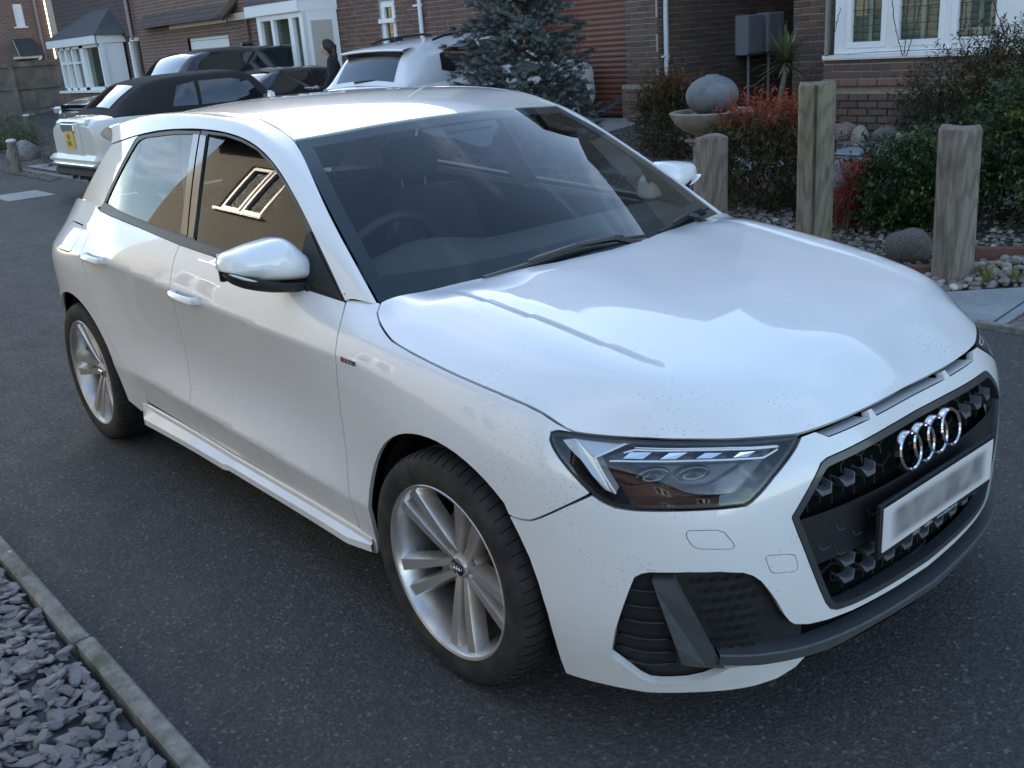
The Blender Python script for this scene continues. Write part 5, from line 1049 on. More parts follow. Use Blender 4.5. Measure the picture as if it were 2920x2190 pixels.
bx(mn, 'rear_bumper', (-1.80, 0, .46), (.22, 1.58, .12), P_silver, .05); bx(mn, 'bumper_trim', (-1.86, 0, .40), (.14, 1.50, .035), M_chrome, .01); bx(mn, 'rear_valance', (-1.80, 0, .30), (.16, 1.45, .12), M_matt, .03)
MB().tube([(-1.80, .12, .24), (-1.90, .12, .24)], .03, 10).tube([(-1.80, -.12, .24), (-1.90, -.12, .24)], .03, 10).build('exhaust', M_chrome, mn)
# --- dark coupe, nose towards the road
L, W = 4.30, 1.76; th = R(97-180); d = np.array([math.cos(th), math.sin(th)]); c = np.array([-13.8, 6.0])
cp_, sd_, tp_ = bg_car('dark_coupe', 'dark blue-grey coupe parked between the soft-top and the large off-roader', (c[0], c[1], .0), th, L, W, 1.37,
    [(2.15, .62, .30, .66), (2.05, .78, .22, .76), (1.6, .86, .20, .86), (.8, .88, .20, .92), (-.8, .88, .20, .96), (-1.8, .86, .24, .98), (-2.08, .78, .30, .94), (-2.15, .70, .38, .84)],
    [(.82, .76, .92, .60, .925), (.72, .77, .92, .58, .98), (.10, .78, .93, .55, 1.31), (-.2, .78, .94, .55, 1.36), (-.9, .78, .95, .54, 1.33), (-1.4, .75, .96, .52, 1.17), (-1.8, .72, .97, .55, .975)], P_blue, P_blue, .32, (.63, -.63),
    win=[[(.50, .98), (.05, 1.24), (-.15, 1.29), (-.55, 1.30), (-.55, .99)], [(-.60, .99), (-.60, 1.30), (-1.0, 1.24), (-1.35, 1.03)]], scr=(.78, .12), rear=(-.95, -1.70, .9))
for s in (1, -1): bx(cp_, 'headlight', (2.02, s*.66, .66), (.16, .28, .10), M_chrome, .03, -s*.4); bx(cp_, 'door_mirror', (.48, s*.96, 1.0), (.12, .17, .12), P_blue, .04)
# --- white estate car / small SUV, tail towards the road
L, W = 3.95, 1.76; th = R(98); d = np.array([math.cos(th), math.sin(th)]); l = np.array([-d[1], d[0]]); c = np.array([-8.25, 5.0])+d*L/2+l*W/2
sv, sd_, tp_ = bg_car('white_estate_car', 'white compact estate car with black roof rails parked facing the roller door', (c[0], c[1], .20), th, L, W, 1.50,
    [(1.97, .62, .34, .74), (1.88, .78, .28, .86), (1.4, .86, .26, .95), (.7, .875, .26, 1.0), (-.9, .875, .26, 1.03), (-1.6, .865, .28, 1.02), (-1.88, .82, .32, .99), (-1.96, .74, .40, .90)],
    [(1.0, .78, .99, .60, .995), (.88, .79, .99, .58, 1.06), (.30, .80, 1.0, .57, 1.40), (.05, .80, 1.01, .57, 1.455), (-.7, .80, 1.02, .57, 1.46), (-1.35, .79, 1.02, .56, 1.43), (-1.55, .78, 1.02, .55, 1.36), (-1.86, .76, 1.0, .62, 1.005)], P_white2, P_white2, .34, (.66, -.64), tilt=R(-3),
    win=[[(.62, 1.06), (.25, 1.33), (.0, 1.385), (-.35, 1.39), (-.35, 1.07)], [(-.40, 1.07), (-.40, 1.39), (-.85, 1.38), (-1.12, 1.30), (-1.20, 1.12), (-1.05, 1.08)]], scr=(.96, .32), rear=(-1.54, -1.82, .93))
sp_ = MB(); sp_.grid(np.array([[(x, y, z-.02*(abs(y)/.6)**2) for y in np.linspace(-.58, .58, 9)] for x, z in ((-1.40, 1.455), (-1.62, 1.430), (-1.66, 1.415), (-1.60, 1.40))])); sp_.build('roof_spoiler', P_white2, sv, smooth=True)
bx(sv, 'black_spoiler_strip', (-1.60, 0, 1.345), (.02, .98, .10), M_gloss, .004); MB().tube([(-1.845, .15, 1.07), (-1.80, -.25, 1.09)], .014, 6).build('rear_wiper', M_trim, sv)  # gloss black strip below the roof spoiler, then the wiper
for s in (1, -1):
    bx(sv, 'tail_light', (-1.865, s*.62, .90), (.16, .40, .085), M_red, .02, s*.22); MB().tube([(.0, s*.56, 1.475), (-.15, s*.57, 1.505), (-.9, s*.57, 1.505), (-1.1, s*.565, 1.47)], .016, 6).build('roof_rail', M_trim, sv); bx(sv, 'door_mirror', (.58, s*.98, 1.08), (.12, .18, .13), P_white2, .04)
rg = MB()
for k in range(4): rg.lathe([(.020, 0), (.026, 0), (.026, .008), (.020, .008)], 16, (-1.955, (k-1.5)*.036, .93), axis='x', cap=False)
rg.build('tail_emblem', M_chrome, sv); bx(sv, 'number_plate', (-1.985, 0, .70), (.012, .50, .11), MATS['plate_yellow'], .003); bx(sv, 'roof_aerial', (-1.15, 0, 1.51), (.14, .04, .05), M_trim, .015)
# ---------------------------------------------------------------- the white hatchback
CAR = thing('parked_hatchback', 'white five-door hatchback with dirty lower doors and hexagonal black grille, parked on the asphalt', 'car')
sF, sRr = s_of_x(0), s_of_x(-2.563); WR = .3125
def arc(s0, r, a0, a1, n=26): return [(s0+r*math.cos(a), WR+r*math.sin(a)) for a in np.linspace(R(a0), R(a1), n)]
DF = [(1.884, .925), (1.862, .900), (1.844, .874), (1.834, .848), (1.828, .820), (1.828, .79), (1.835, .757), (1.847, .711), (1.863, .63), (1.870, .541), (1.869, .43), (1.862, .375), (1.864, .29), (1.866, .262)]
DB = [(2.885, .983), (2.891, .965), (2.8955, .94), (2.896, .895), (2.896, .854), (2.904, .812), (2.920, .766), (2.936, .718), (2.950, .64), (2.950, .573), (2.94, .513), (2.924, .475), (2.918, .456), (2.918, .411), (2.930, .36), (2.940, .30), (2.942, .279)]
DR = [(3.688, 1.030), (3.702, 1.0), (3.728, .96), (3.740, .92), (3.735, .865), (3.718, .80), (3.704, .745), (3.690, .684), (3.668, .638), (3.641, .583), (3.606, .524), (3.565, .472), (3.51, .416), (3.454, .363), (3.405, .325), (3.366, .300)]
BELT = [(1.890, .925), (2.0, .932), (2.16, .9437), (2.34, .9553), (2.55, .968), (2.72, .975), (2.885, .983), (3.04, .994), (3.24, 1.009), (3.46, 1.023), (3.688, 1.030)]
BS = [(1.757, .935), (1.741, .9175), (1.698, .899), (1.648, .884), (1.608, .874), (1.516, .8615), (1.40, .848), (1.30, .836), (1.20, .8225), (1.12, .8085), (1.073, .797), (1.027, .7805), (.9844, .7655)]
HL = [(1.0365, .763), (1.0222, .7665), (.9842, .7650), (.9471, .7607), (.8884, .7550), (.8142, .7508), (.7184, .7462), (.6173, .7425), (.5362, .7385), (.4736, .7333), (.4182, .7275),
      (.4419, .7111), (.4789, .6909), (.5198, .6672), (.556, .6413), (.5805, .6254), (.5955, .6195), (.6409, .6188), (.7097, .6196), (.7779, .6198), (.8354, .6196), (.8764, .6231), (.9042, .6331), (.9272, .6468),
      (.9546, .6699), (.9817, .6940), (1.0063, .7156), (1.0246, .7341), (1.0363, .7495)]
GR = [(0, .6775), (.13, .678), (.21, .677), (.344, .6745), (.372, .6735), (.392, .668), (.428, .6364), (.4586, .6058), (.4856, .5760), (.487, .571), (.4707, .526), (.44, .449), (.41, .38), (.389, .3364), (.374, .316), (.352, .3045), (.294, .2985), (.209, .2965), (0, .2955)]
mir = lambda L: [(-a, b) for a, b in L][::-1]
GRILLE = [p for p in GR if p[0] > 0]; GRILLE = mir(GRILLE)[::-1][::-1]+[]   # rebuilt below as one loop
_h = [p for p in GR if p[0] > 1e-6]; GRILLE = [(0, .6775)]+_h+[(0, .2955)]+[(-a, b) for a, b in _h[::-1]]
crease5 = [(s, float(_pz[5](s))) for s in np.arange(1.0, 4.0, .05)]; crease2 = [(s, float(_pz[2](s))) for s in np.arange(1.75, 3.6, .05)]
S0 = lambda s, z: SH(s, z)
# --- doors, wings, quarters
fdoor = panel('front_door', DF+[(2.3, .2655), (2.7, .272)]+DB[::-1]+BELT[1:6][::-1], S0, M_white, CAR, lines=(crease5, crease2), mirror=True)
rdoor = panel('rear_door', DB+[(3.1, .286)]+DR[::-1]+BELT[7:10][::-1], S0, M_white, CAR, lines=(crease5, crease2), mirror=True)
WB = [(.9271, .6455), (.9846, .6144), (1.0536, .5723), (1.0785, .5598), (1.0987, .5562), (1.1245, .5552), (1.1429, .5575)]
ARF = [p for p in arc(sF, .366, 138, 2)]
wing = panel('front_wing', [(1.884, .930), (1.82, .934)]+BS+[(1.0222, .7665), (1.0365, .763), (1.0363, .7495), (1.0246, .7341), (1.0063, .7156), (.9817, .6940), (.9546, .6699), (.9290, .6480)]+WB[1:]+ARF[1:]+[(1.782, .23), (1.80, .20), (1.866, .20)]+DF[::-1], S0, M_white, CAR, lines=(crease5,), mirror=True)
FUEL = [(3.86, .962), (4.02, .964), (4.05, .955), (4.055, .93), (4.05, .875), (4.02, .862), (3.88, .862), (3.852, .872), (3.845, .90), (3.848, .945)]
ARR = arc(sRr, .364, 178, 8)
QUART = DR[:-1]+[(3.40, .300), (3.42, .25), (3.50, .235)]+[(sRr-.367, .262)]+ARR+[(sRr+.37, .26), (4.55, .27), (4.78, .30), (4.82, .62), (4.60, .66), (4.50, .70), (4.46, .86), (4.42, .96), (4.30, 1.02), (4.10, 1.05), (3.9, 1.05), (3.78, 1.046)]
quart = panel('rear_quarter', QUART, S0, M_white, CAR, lines=(crease5,), mirror=True, holes=(FUEL,))
panel('fuel_flap', FUEL, S0, M_white, quart[0], h=.02)
panel('fuel_flap', FUEL, lambda s, z: SH(-s, z), M_white, quart[1], h=.02)
# rear bumper and tailgate skin, tail lamps
panel('rear_bumper', [(4.80, .31), (4.83, .60), (5.4, .61), (SMAX, .61), (SMAX, .28), (5.3, .27)], S0, M_white, CAR, h=.03, mirror=True)
panel('tail_light', [(4.50, .71), (4.61, .67), (4.83, .63), (5.25, .63), (5.30, .80), (4.9, .86), (4.48, .86)], S0, M_red, CAR, h=.03, mirror=True)
panel('tailgate', [(4.49, .87), (4.9, .87), (5.31, .81), (5.27, .62), (SMAX, .62), (SMAX, .99), (5.2, .99), (4.7, 1.0), (4.44, .97)], S0, M_white, CAR, h=.03, mirror=True)
# --- front bumper (one piece round the nose)
ARB = [(1.1429, .5575), (1.1176, .515), (1.0904, .4635), (1.0696, .405), (1.0540, .333), (1.0462, .257), (1.0405, .193), (1.0325, .1533)]
LOWW = [(.926, .147), (.825, .139), (.7227, .144), (.62, .147), (.557, .151), (.50, .160), (.455, .180), (.43, .205)]
FOGB = [(.43, .222), (.55, .224), (.628, .222), (.650, .207), (.685, .191), (.723, .181), (.7845, .176), (.8146, .177), (.837, .189), (.861, .2135), (.899, .246), (.8955, .261), (.881, .328), (.864, .381), (.8485, .427), (.835, .463), (.820, .4735), (.803, .478), (.723, .480), (.656, .4765), (.604, .467), (.5825, .456), (.564, .439), (.549, .418), (.528, .385), (.504, .34), (.489, .319), (.475, .307), (.436, .295), (.38, .2875), (.30, .2815), (.15, .279)]
TOPB = [(.9272, .6448), (.9042, .6315), (.8764, .6215), (.8354, .6180), (.7779, .6182), (.7097, .6180), (.6409, .6172), (.5925, .6180), (.5785, .6244), (.5535, .6403), (.5173, .6662), (.4764, .6899), (.4394, .7101), (.4160, .7250), (.374, .7262), (.340, .7095), (.190, .7092), (.184, .7262), (.166, .7262), (.160, .7092)]
half = WB[::-1]+TOPB[1:]
rightside = [(0, .7092)][:0]+half[::-1]  # centre -> arch along the top
loop = [(0, .7092)]+rightside+ARB[1:]+LOWW+FOGB+[(0, .2785)]
loop = loop+[(-a, b) for a, b in loop[1:-1][::-1]]
WASH = [(.7246, .5707), (.7190, .5757), (.6606, .5738), (.6439, .5671), (.6262, .5423), (.6226, .5328), (.630, .5285), (.6988, .5348), (.7103, .5396), (.7233, .5586)]
TOWC = [(.5532, .4953), (.5457, .4993), (.4951, .4899), (.4808, .4834), (.4730, .4594), (.4729, .4494), (.4809, .4441), (.5302, .453), (.5399, .4583), (.5457, .4711)]
negs = lambda L: [(-a, b) for a, b in L]
bump = panel('front_bumper', loop, S0, M_white, CAR, h=.013, holes=(GRILLE, WASH, TOWC, negs(WASH), negs(TOWC)), hgap=.0008, flange=.02)[0]
for q, n in ((WASH, 'washer_cover'), (TOWC, 'towing_cover')):
    panel(n, q, S0, M_white, bump, h=.012, gap=.0009, flange=.006); panel(n, negs(q), S0, M_white, bump, h=.012, gap=.0009, flange=.006)
for a, b in ((-.16, .16), (.190, .34), (-.34, -.190)):   # air slots under the bonnet edge
    g = [[SH(s, z, o) for s in np.linspace(a, b, 14)] for z, o in ((.7092, -.0005), (.707, -.022), (.704, -.045))]
    MB().grid(np.array(g)).build('air_slot', M_white, bump, smooth=True)
# --- grille
def slab(name, poly, o0, o1, mat, parent, sgn=1, h=None, taper=0.0):
    """thick plate lying on the nose surface between offsets o0 (inner) and o1 (outer)"""
    P = densify(poly, h, True) if h else np.asarray(poly, float); Q = offset_poly(P, taper) if taper else P
    a = SH(P[:, 0]*sgn, P[:, 1], o0); b = SH(Q[:, 0]*sgn, Q[:, 1], o1); n = len(P)
    m = MB().add(list(a)+list(b), [tuple(range(n, 2*n))]+[(i, (i+1) % n, n+(i+1) % n, n+i) for i in range(n)])
    return m.build(name, mat, parent)
def back(name, poly, off, mat, parent, h=.03): return panel(name, poly, lambda s, z: SH(s, z, off), mat, parent, h=h, gap=0, flange=0)[0]
INN = offset_poly(smooth_poly(GRILLE), .016)
gr = panel('grille', smooth_poly(GRILLE), lambda s, z: SH(s, z, .002), simple('grille_frame_grey', (.045, .047, .052), .35, coat=.3), CAR, h=.012, holes=(INN,), gap=.001, hgap=0, flange=.03)[0]
back('grille_backing', offset_poly(GRILLE, .004), -.045, M_void, gr)
back('grille_band', [(.452, .5545), (.4665, .530), (.4365, .4545), (.429, .4345), (.2, .432), (-.2, .432), (-.429, .4345), (-.4365, .4545), (-.4665, .530), (-.452, .5545), (-.2, .552), (.2, .552)], -.012, M_trim, gr)
M_tooth = simple('grille_tooth_grey', (.115, .125, .14), .32, spec=.6)
def tooth(s, z, w=1.0):
    out = [(s+.032, z+.0245), (s+.0135, z+.0005), (s-.018, z+.0005), (s-.0225, z+.027), (s-.0165, z+.0265), (s-.0135, z+.0125), (s+.0080, z+.0125), (s+.028, z+.0250)]
    slab('grille_tooth', out, -.034, -.008, M_tooth, gr, taper=.0008)
gin = offset_poly(GRILLE, .026)
for z in (.6395, .5925, .3985, .3560, .3135):
    for k in range(-6, 7):
        s = k*.0765+(.0 if z > .5 else .002)
        if z > .58 and abs(s) < .165: continue
        if inpoly(np.array([[s+.02, z+.004], [s-.02, z+.022], [s, z]]), gin).all() and not (z < .33 and abs(s) > .30): tooth(s, z)
for s0 in np.arange(-.385, .4, .055):        # raised hexagon outlines on the plain band
    for z0 in (.452, .512):
        zz = z0+(.03 if int(round(s0/.055)) % 2 else 0)
        if zz > .53 or abs(s0) > .41-(.53-zz)*.2: continue
        pts = [SH(s0+.02*math.cos(a), zz+.018*math.sin(a), -.0115) for a in np.linspace(R(-120), R(0), 4)]
        MB().tube(pts, .0016, 4).build('hexagon_rib', M_grey, gr)
lat = MB()                                       # dark honeycomb behind the teeth
for z in (.6395, .5925, .5455, .3985, .3560, .3135):
    for k in range(-7, 8):
        for p0, p1 in (((k*.0765, z-.006), (k*.0765, z-.024)), ((k*.0765, z-.006), (k*.0765+.03825, z+.010)), ((k*.0765, z-.006), (k*.0765-.03825, z+.010)), ((k*.0765+.03825, z+.010), (k*.0765+.03825, z+.030))):
            if inpoly(np.array([p0, p1]), gin).all() and not (.435 < (p0[1]+p1[1])/2 < .55) and not (abs(p0[0]) < .15 and z > .5): lat.tube([SH(p0[0], p0[1], -.030), SH(p1[0], p1[1], -.030)], .0030, 4)
tag(lat.build('grille_lattice', M_trim, gr), kind='stuff')
# four chrome rings
for k in range(4):
    s0 = .0945-k*.063; c = SH(s0, .6145, .014); n = np.array([1, -.12*np.sign(s0)*abs(s0), .22]); n /= np.linalg.norm(n); u = np.array([0, -1, 0.]); u -= n*(u@n); u /= np.linalg.norm(u); v = np.cross(n, u)
    P = []
    for a in np.linspace(0, 2*math.pi, 41)[:-1]:
        d = u*math.cos(a)+v*math.sin(a)
        P.append([c+d*(.0435+dr)+n*dn for dr, dn in ((-.0052, -.012), (-.0044, .001), (-.0016, .0042), (.0016, .0042), (.0044, .001), (.0052, -.012))])
    P.append(P[0]); sharp(MB().grid(np.array(P)).build('emblem_ring', M_chrome, gr), 25)
# number plate with its holder strip
def flat_yz(x, y0, y1, z0, z1, t, lean=.0): return MB().box((x, (y0+y1)/2, (z0+z1)/2), (t, y1-y0, z1-z0), bev=.002)
pl = flat_yz(.832, -.27, .27, .412, .548, .010).build('number_plate', M_trim, CAR)
flat_yz(.8395, -.26, .26, .4285, .5395, .004).build('plate_face', M_plate, pl)
M_print = simple('pale_print', (.55, .56, .57), .4)
text('dealer_lettering', 'www.caffyns.co.uk', .0135, M_print, pl, (.8376, .045, .420), (R(90), 0, R(90)))
text('dealer_logo', 'Caffyns', .0125, M_print, pl, (.8376, -.045, .420), (R(90), 0, R(90)))
rg = MB()
for k in range(4):
    rg.lathe([(.0042, 0), (.0052, 0), (.0052, .0006), (.0042, .0006)], 16, (.8372, -.112+k*.0072, .420), axis='x', cap=False)
rg.build('ring_print', M_print, pl)
# --- lower intake, fog pockets, splitter
li = back('lower_intake', [(-.50, .30), (-.3, .285), (.3, .285), (.50, .30), (.62, .26), (.60, .17), (.3, .16), (-.3, .16), (-.60, .17), (-.62, .26)], -.035, M_void, CAR)
FOGP = [(.42, .17), (.66, .17), (.79, .168), (.83, .18), (.908, .243), (.89, .33), (.858, .43), (.835, .475), (.80, .486), (.65, .484), (.58, .465), (.54, .42), (.49, .33), (.43, .30)]
for sg in (1, -1):
    fp = back('fog_pocket', [(a*sg, b) for a, b in FOGP], -.030, M_matt, CAR)
    for zz in (.425, .385, .345, .30, .262, .225):        # ribs outboard of the blade
        w0 = .80+(.425-zz)*-.02; P = [SH(sg*s, zz, -.024+.012*math.sin((s-.755)/.12*3.14)) for s in np.linspace(.755+(zz-.25)*.12, .862+(.40-zz)*.22, 9)]
        MB().tube(P, .0032, 5).build('intake_rib', M_trim, fp, smooth=True)
    for i in range(5):                                      # open mesh inboard of the blade
        for j in range(9):
            s = .565+i*.030+(.015 if j % 2 else 0)+(.455-.0265*j-.33)*.10; z = .455-j*.0265
            if s > .545+(.485-z)*-.52+.215+.04*0 and z < .45: pass
            blade_s = .735-(.46-z)*.42
            if s > blade_s-.012 or s < .545+(.46-z)*-.18: continue
            hx = [SH(sg*(s+.0155*math.cos(a)), z+.0115*math.sin(a), -.020) for a in [R(d) for d in (180, 240, 300, 360)]]
            MB().tube(hx, .0026, 5).build('mesh_bar', M_trim, fp)
    BL = [(.7998, .462), (.7514, .4648), (.7304, .4143), (.697, .3449), (.6675, .2804), (.640, .236), (.640, .222), (.700, .231), (.7402, .2418), (.7521, .294), (.7715, .3617), (.7873, .4166)]
    slab('intake_blade', BL, -.03, .002, M_grey, fp, sgn=sg, taper=.001, h=.03)
ztop = pchip([0, .2867, .3774, .473, .5515, .66], [.2505, .2505, .2525, .256, .2635, .272]); zbot = pchip([0, .10, .2277, .343, .38, .4762, .66], [.2245, .2245, .2240, .218, .216, .2206, .236])
P = []
for s in np.linspace(-.655, .655, 60):
    a = abs(s); zt, zb = float(ztop(a)), float(zbot(a)); f = min(1, (.67-a)/.10)
    P.append([SH(s, zt-.004, -.030), SH(s, zt, .006+.012*f), SH(s, zt-.003, .010+.012*f), SH(s, zb+.004, .006+.012*f), SH(s, zb, .000+.012*f), SH(s, zb-.003, -.045)])
sharp(MB().grid(np.array(P)).build('front_splitter', M_grey, CAR), 30)
MB().grid(np.array([[SH(s, float(zbot(abs(s)))-.004, -.045), SH(s, .165, -.12)] for s in np.linspace(-.655, .655, 30)])).build('undertray', M_void, CAR)
# --- headlights
M_house = simple('headlight_housing', (.012, .012, .014), .18, coat=.6)
for sg in (1, -1):
    HP = [(a*sg, b) for a, b in HL]
    hl = panel('headlight', HP, S0, M_clear, CAR, h=.02, gap=.0045, flange=0)[0]
    rim = panel('lamp_seal', HP, lambda s, z: SH(s, z, -.001), M_trim, hl, h=.012, holes=(offset_poly(HP, .0085),), gap=.0012, hgap=0, flange=.01)
    back('lamp_housing', HP, -.050, M_house, hl, h=.02)
    MB().grid(np.array([[SH(p[0], p[1], -.002), SH(p[0], p[1], -.05)] for p in densify(offset_poly(HP, .006), .02)])).build('lamp_wall', M_house, hl)
    q = lambda pts: [(a, b) for a, b in pts]
    slab('lamp_bezel', q([(1.010, .7474), (.967, .7535), (.9024, .7500), (.8437, .7448), (.8714, .7376), (.9297, .7179), (.9145, .6941), (.8787, .6463), (.9013, .6534), (.9306, .6812), (.9586, .7103), (.990, .7321)]), -.045, -.010, simple('pale_lamp_plastic', (.62, .62, .62), .22, metal=.55), hl, sgn=sg, h=.02)
    for pts, r in (([(.866, .7252), (.842, .7303), (.72, .7262), (.6035, .7229), (.4824, .7143)], .0024), ([(.8959, .7106), (.7968, .7097), (.6833, .7066), (.5901, .7045), (.5285, .7004), (.4869, .7098)], .0024), ([(.84, .7452), (.8613, .7426), (.9296, .7173), (.9109, .6911), (.877, .6474)], .0032), ([(.842, .7345), (.72, .7295), (.6, .7262), (.485, .7165)], .0016)):
        d = spl(np.array(pts), 5*len(pts)) if 0 else densify(pts, .02, False)
        MB().tube([SH(sg*a, b, -.008) for a, b in d], r, 6).build('light_guide', M_guide, hl, smooth=True)
    for b4 in ([(.868, .713), (.852, .7246), (.801, .7236), (.822, .7121)], [(.782, .7109), (.758, .7217), (.711, .7203), (.743, .7101)], [(.692, .7087), (.666, .7177), (.624, .716), (.652, .7076)], [(.60, .706), (.58, .714), (.54, .712), (.565, .704)]):
        slab('lamp_block', b4, -.045, -.014, M_lamp, hl, sgn=sg)
    for c0, c1 in ((.80, .675), (.70, .675)):
        c = SH(sg*c0, c1, -.036); mb = MB(); n = np.array([.85, -.5*sg, .1]); n /= np.linalg.norm(n)
        u = np.cross(n, [0, 0, 1]); u /= np.linalg.norm(u); w = np.cross(u, n); P = []
        for rr, hh in ((.026, -.012), (.026, .004), (.022, .008), (.014, .002), (.002, -.006)): P.append([c+(u*math.cos(a)*1.5+w*math.sin(a)*.62)*rr+n*hh for a in np.linspace(0, 2*math.pi, 25)])
        mb.grid(np.array(P)).build('lamp_projector', simple('dark_reflector', (.10, .095, .09), .15, metal=.9), hl, smooth=True)
    for L in ([(.86, .652), (.785, .659), (.7232, .6923)], [(.74, .648), (.66, .655), (.5589, .6935)]):
        MB().tube([SH(sg*a, b, -.03) for a, b in densify(L, .03, False)], .0022, 5).build('lamp_rib', M_trim, hl)
# --- bonnet
_ed = np.array([SH(s, z) for s, z in EDGE]); BOUT = [(p[0], p[1]) for p in _ed]+[(p[0], -p[1]) for p in _ed[:-1][::-1]]+[(-.340, .6), (-.295, .4), (-.238, .2), (-.215, 0), (-.238, -.2), (-.295, -.4), (-.340, -.6)]
rl = [[(x, sg*float(f(x))) for x in np.arange(-.25, .64, .03)] for f in (_ga, _gi) for sg in (1, -1)]+[[(x, sg*float(_ga(x)+.012)) for x in np.arange(-.25, .62, .03)] for sg in (1, -1)]
panel('bonnet', BOUT, BONP, M_white, CAR, h=.016, lines=rl, gap=.0025, flange=.014)
# --- windscreen: pane, dark border, mirror housing
def wl(t, k): return (-.375+(-1.010+.375)*t, k*(-.728+(.728-.560)*t-.012*math.sin(math.pi*t)))
_side = [wl(t, 1) for t in np.linspace(0, 1, 10)]; _top = [(-1.010+.09*(1-(y/.56)**2), y) for y in np.linspace(-.54, .54, 15)]; _bot = [(-.245-.13*(abs(y)/.728)**1.8, y) for y in np.linspace(.70, -.70, 15)]
WOUT = _side+_top+[(x, -y) for x, y in _side[::-1]]+_bot
ws = panel('windscreen', WOUT, lambda x, y: WS(x, y), M_glass, CAR, h=.04, gap=.002, flange=.004)[0]
_in = offset_poly(WOUT, .045); _in = np.array([(min(x, -.307-.306*y*y) if x > -.45 else x, y) for x, y in _in]); _in = smooth_poly(_in, 2)
panel('windscreen_border', WOUT, lambda x, y: WS(x, y, -.004), M_fritm, ws, h=.03, holes=(_in,), gap=.003, hgap=0, flange=0)
MIRH = smooth_poly([(-.875, -.176), (-.829, -.149), (-.808, -.095), (-.772, -.071), (-.736, -.029), (-.746, .02), (-.805, .078), (-.829, .129), (-.877, .149), (-.893, .15), (-.903, 0), (-.893, -.18)], 2)
panel('sensor_cover', [(x, y) for x, y in MIRH], lambda x, y: WS(x, y, -.007), M_fritm, ws, h=.02, flange=.03)
# --- roof and rails
_rh = [(-1.013+.09*(1-(y/.56)**2), y) for y in np.linspace(-.555, .555, 17)]
ROUT = [(x, -a) for x, a, z in DITCH[::-1]]+_rh+[(x, a) for x, a, z in DITCH]+[(-2.86, .3), (-2.90, 0), (-2.86, -.3)]
panel('roof', ROUT, ROOF, M_white, CAR, h=.035, gap=.003, flange=.02)
RO = [(-.479, .926), (-.5848, 1.008), (-.7155, 1.1025), (-.8576, 1.1931), (-1.0062, 1.2666), (-1.1255, 1.3065), (-1.241, 1.3297), (-1.3558, 1.3421), (-1.5324, 1.3492), (-1.7164, 1.3465), (-1.8449, 1.3403), (-2.0253, 1.3223), (-2.18, 1.302), (-2.345, 1.279)]
ro = spl(RO, 60); A = GHP(ro[:, 0], ro[:, 1], .004)
_wb = [(-.368, -.738, .931), (-.53, -.703, 1.037), (-.69, -.664, 1.138), (-.85, -.614, 1.238)]
Bc = [np.array(p) for p in _wb]+[np.array((x, -a-.004, z)) for x, a, z in DITCH]
# pair the two edges by the nearest parameter: run along x-ish arc
bb = spl(np.array(Bc), 240); tA = np.linspace(0, 1, 60); cB = np.concatenate([[0], np.cumsum(np.linalg.norm(np.diff(bb, axis=0), axis=1))]); cB /= cB[-1]
cA = np.concatenate([[0], np.cumsum(np.linalg.norm(np.diff(A, axis=0), axis=1))]); cA /= cA[-1]
B = np.stack([np.interp(cA, cB, bb[:, k]) for k in range(3)], 1)
def rail(sgn):
    P = []
    for a, b in zip(A, B):
        L = np.linalg.norm(b-a); up = np.array([0, .42, .90]); k = np.clip((a[2]-1.0)/.3, 0, 1)
        ta = up*(1-k*.15)*L*(.16+.26*k)+(b-a)*.12; tb = np.array([-.10*(1-k), -.93, -.22*k-.10*(1-k)])*L*(.15+.25*k)
        row = []
        for t in np.linspace(0, 1, 13):
            p = (1-t)**3*a+3*(1-t)**2*t*(a+ta)+3*(1-t)*t*t*(b+tb)+t**3*b; row.append(p)
        row = [a+np.array([0, .012, -.001])]+row+[b+np.array([-.002, .006, -.010])]
        P.append(row)
    P.append([p+np.array([.000, .006, -.010]) for p in P[-1]]); P.append([p+np.array([.05, .015, -.02]) for p in P[-1]])
    P = np.array(P); P[:, :, 1] *= -sgn
    o = MB().grid(P).build('roof_rail', M_white, CAR, smooth=True); return sharp(o, 50)
for sg in (-1, 1): rail(sg)
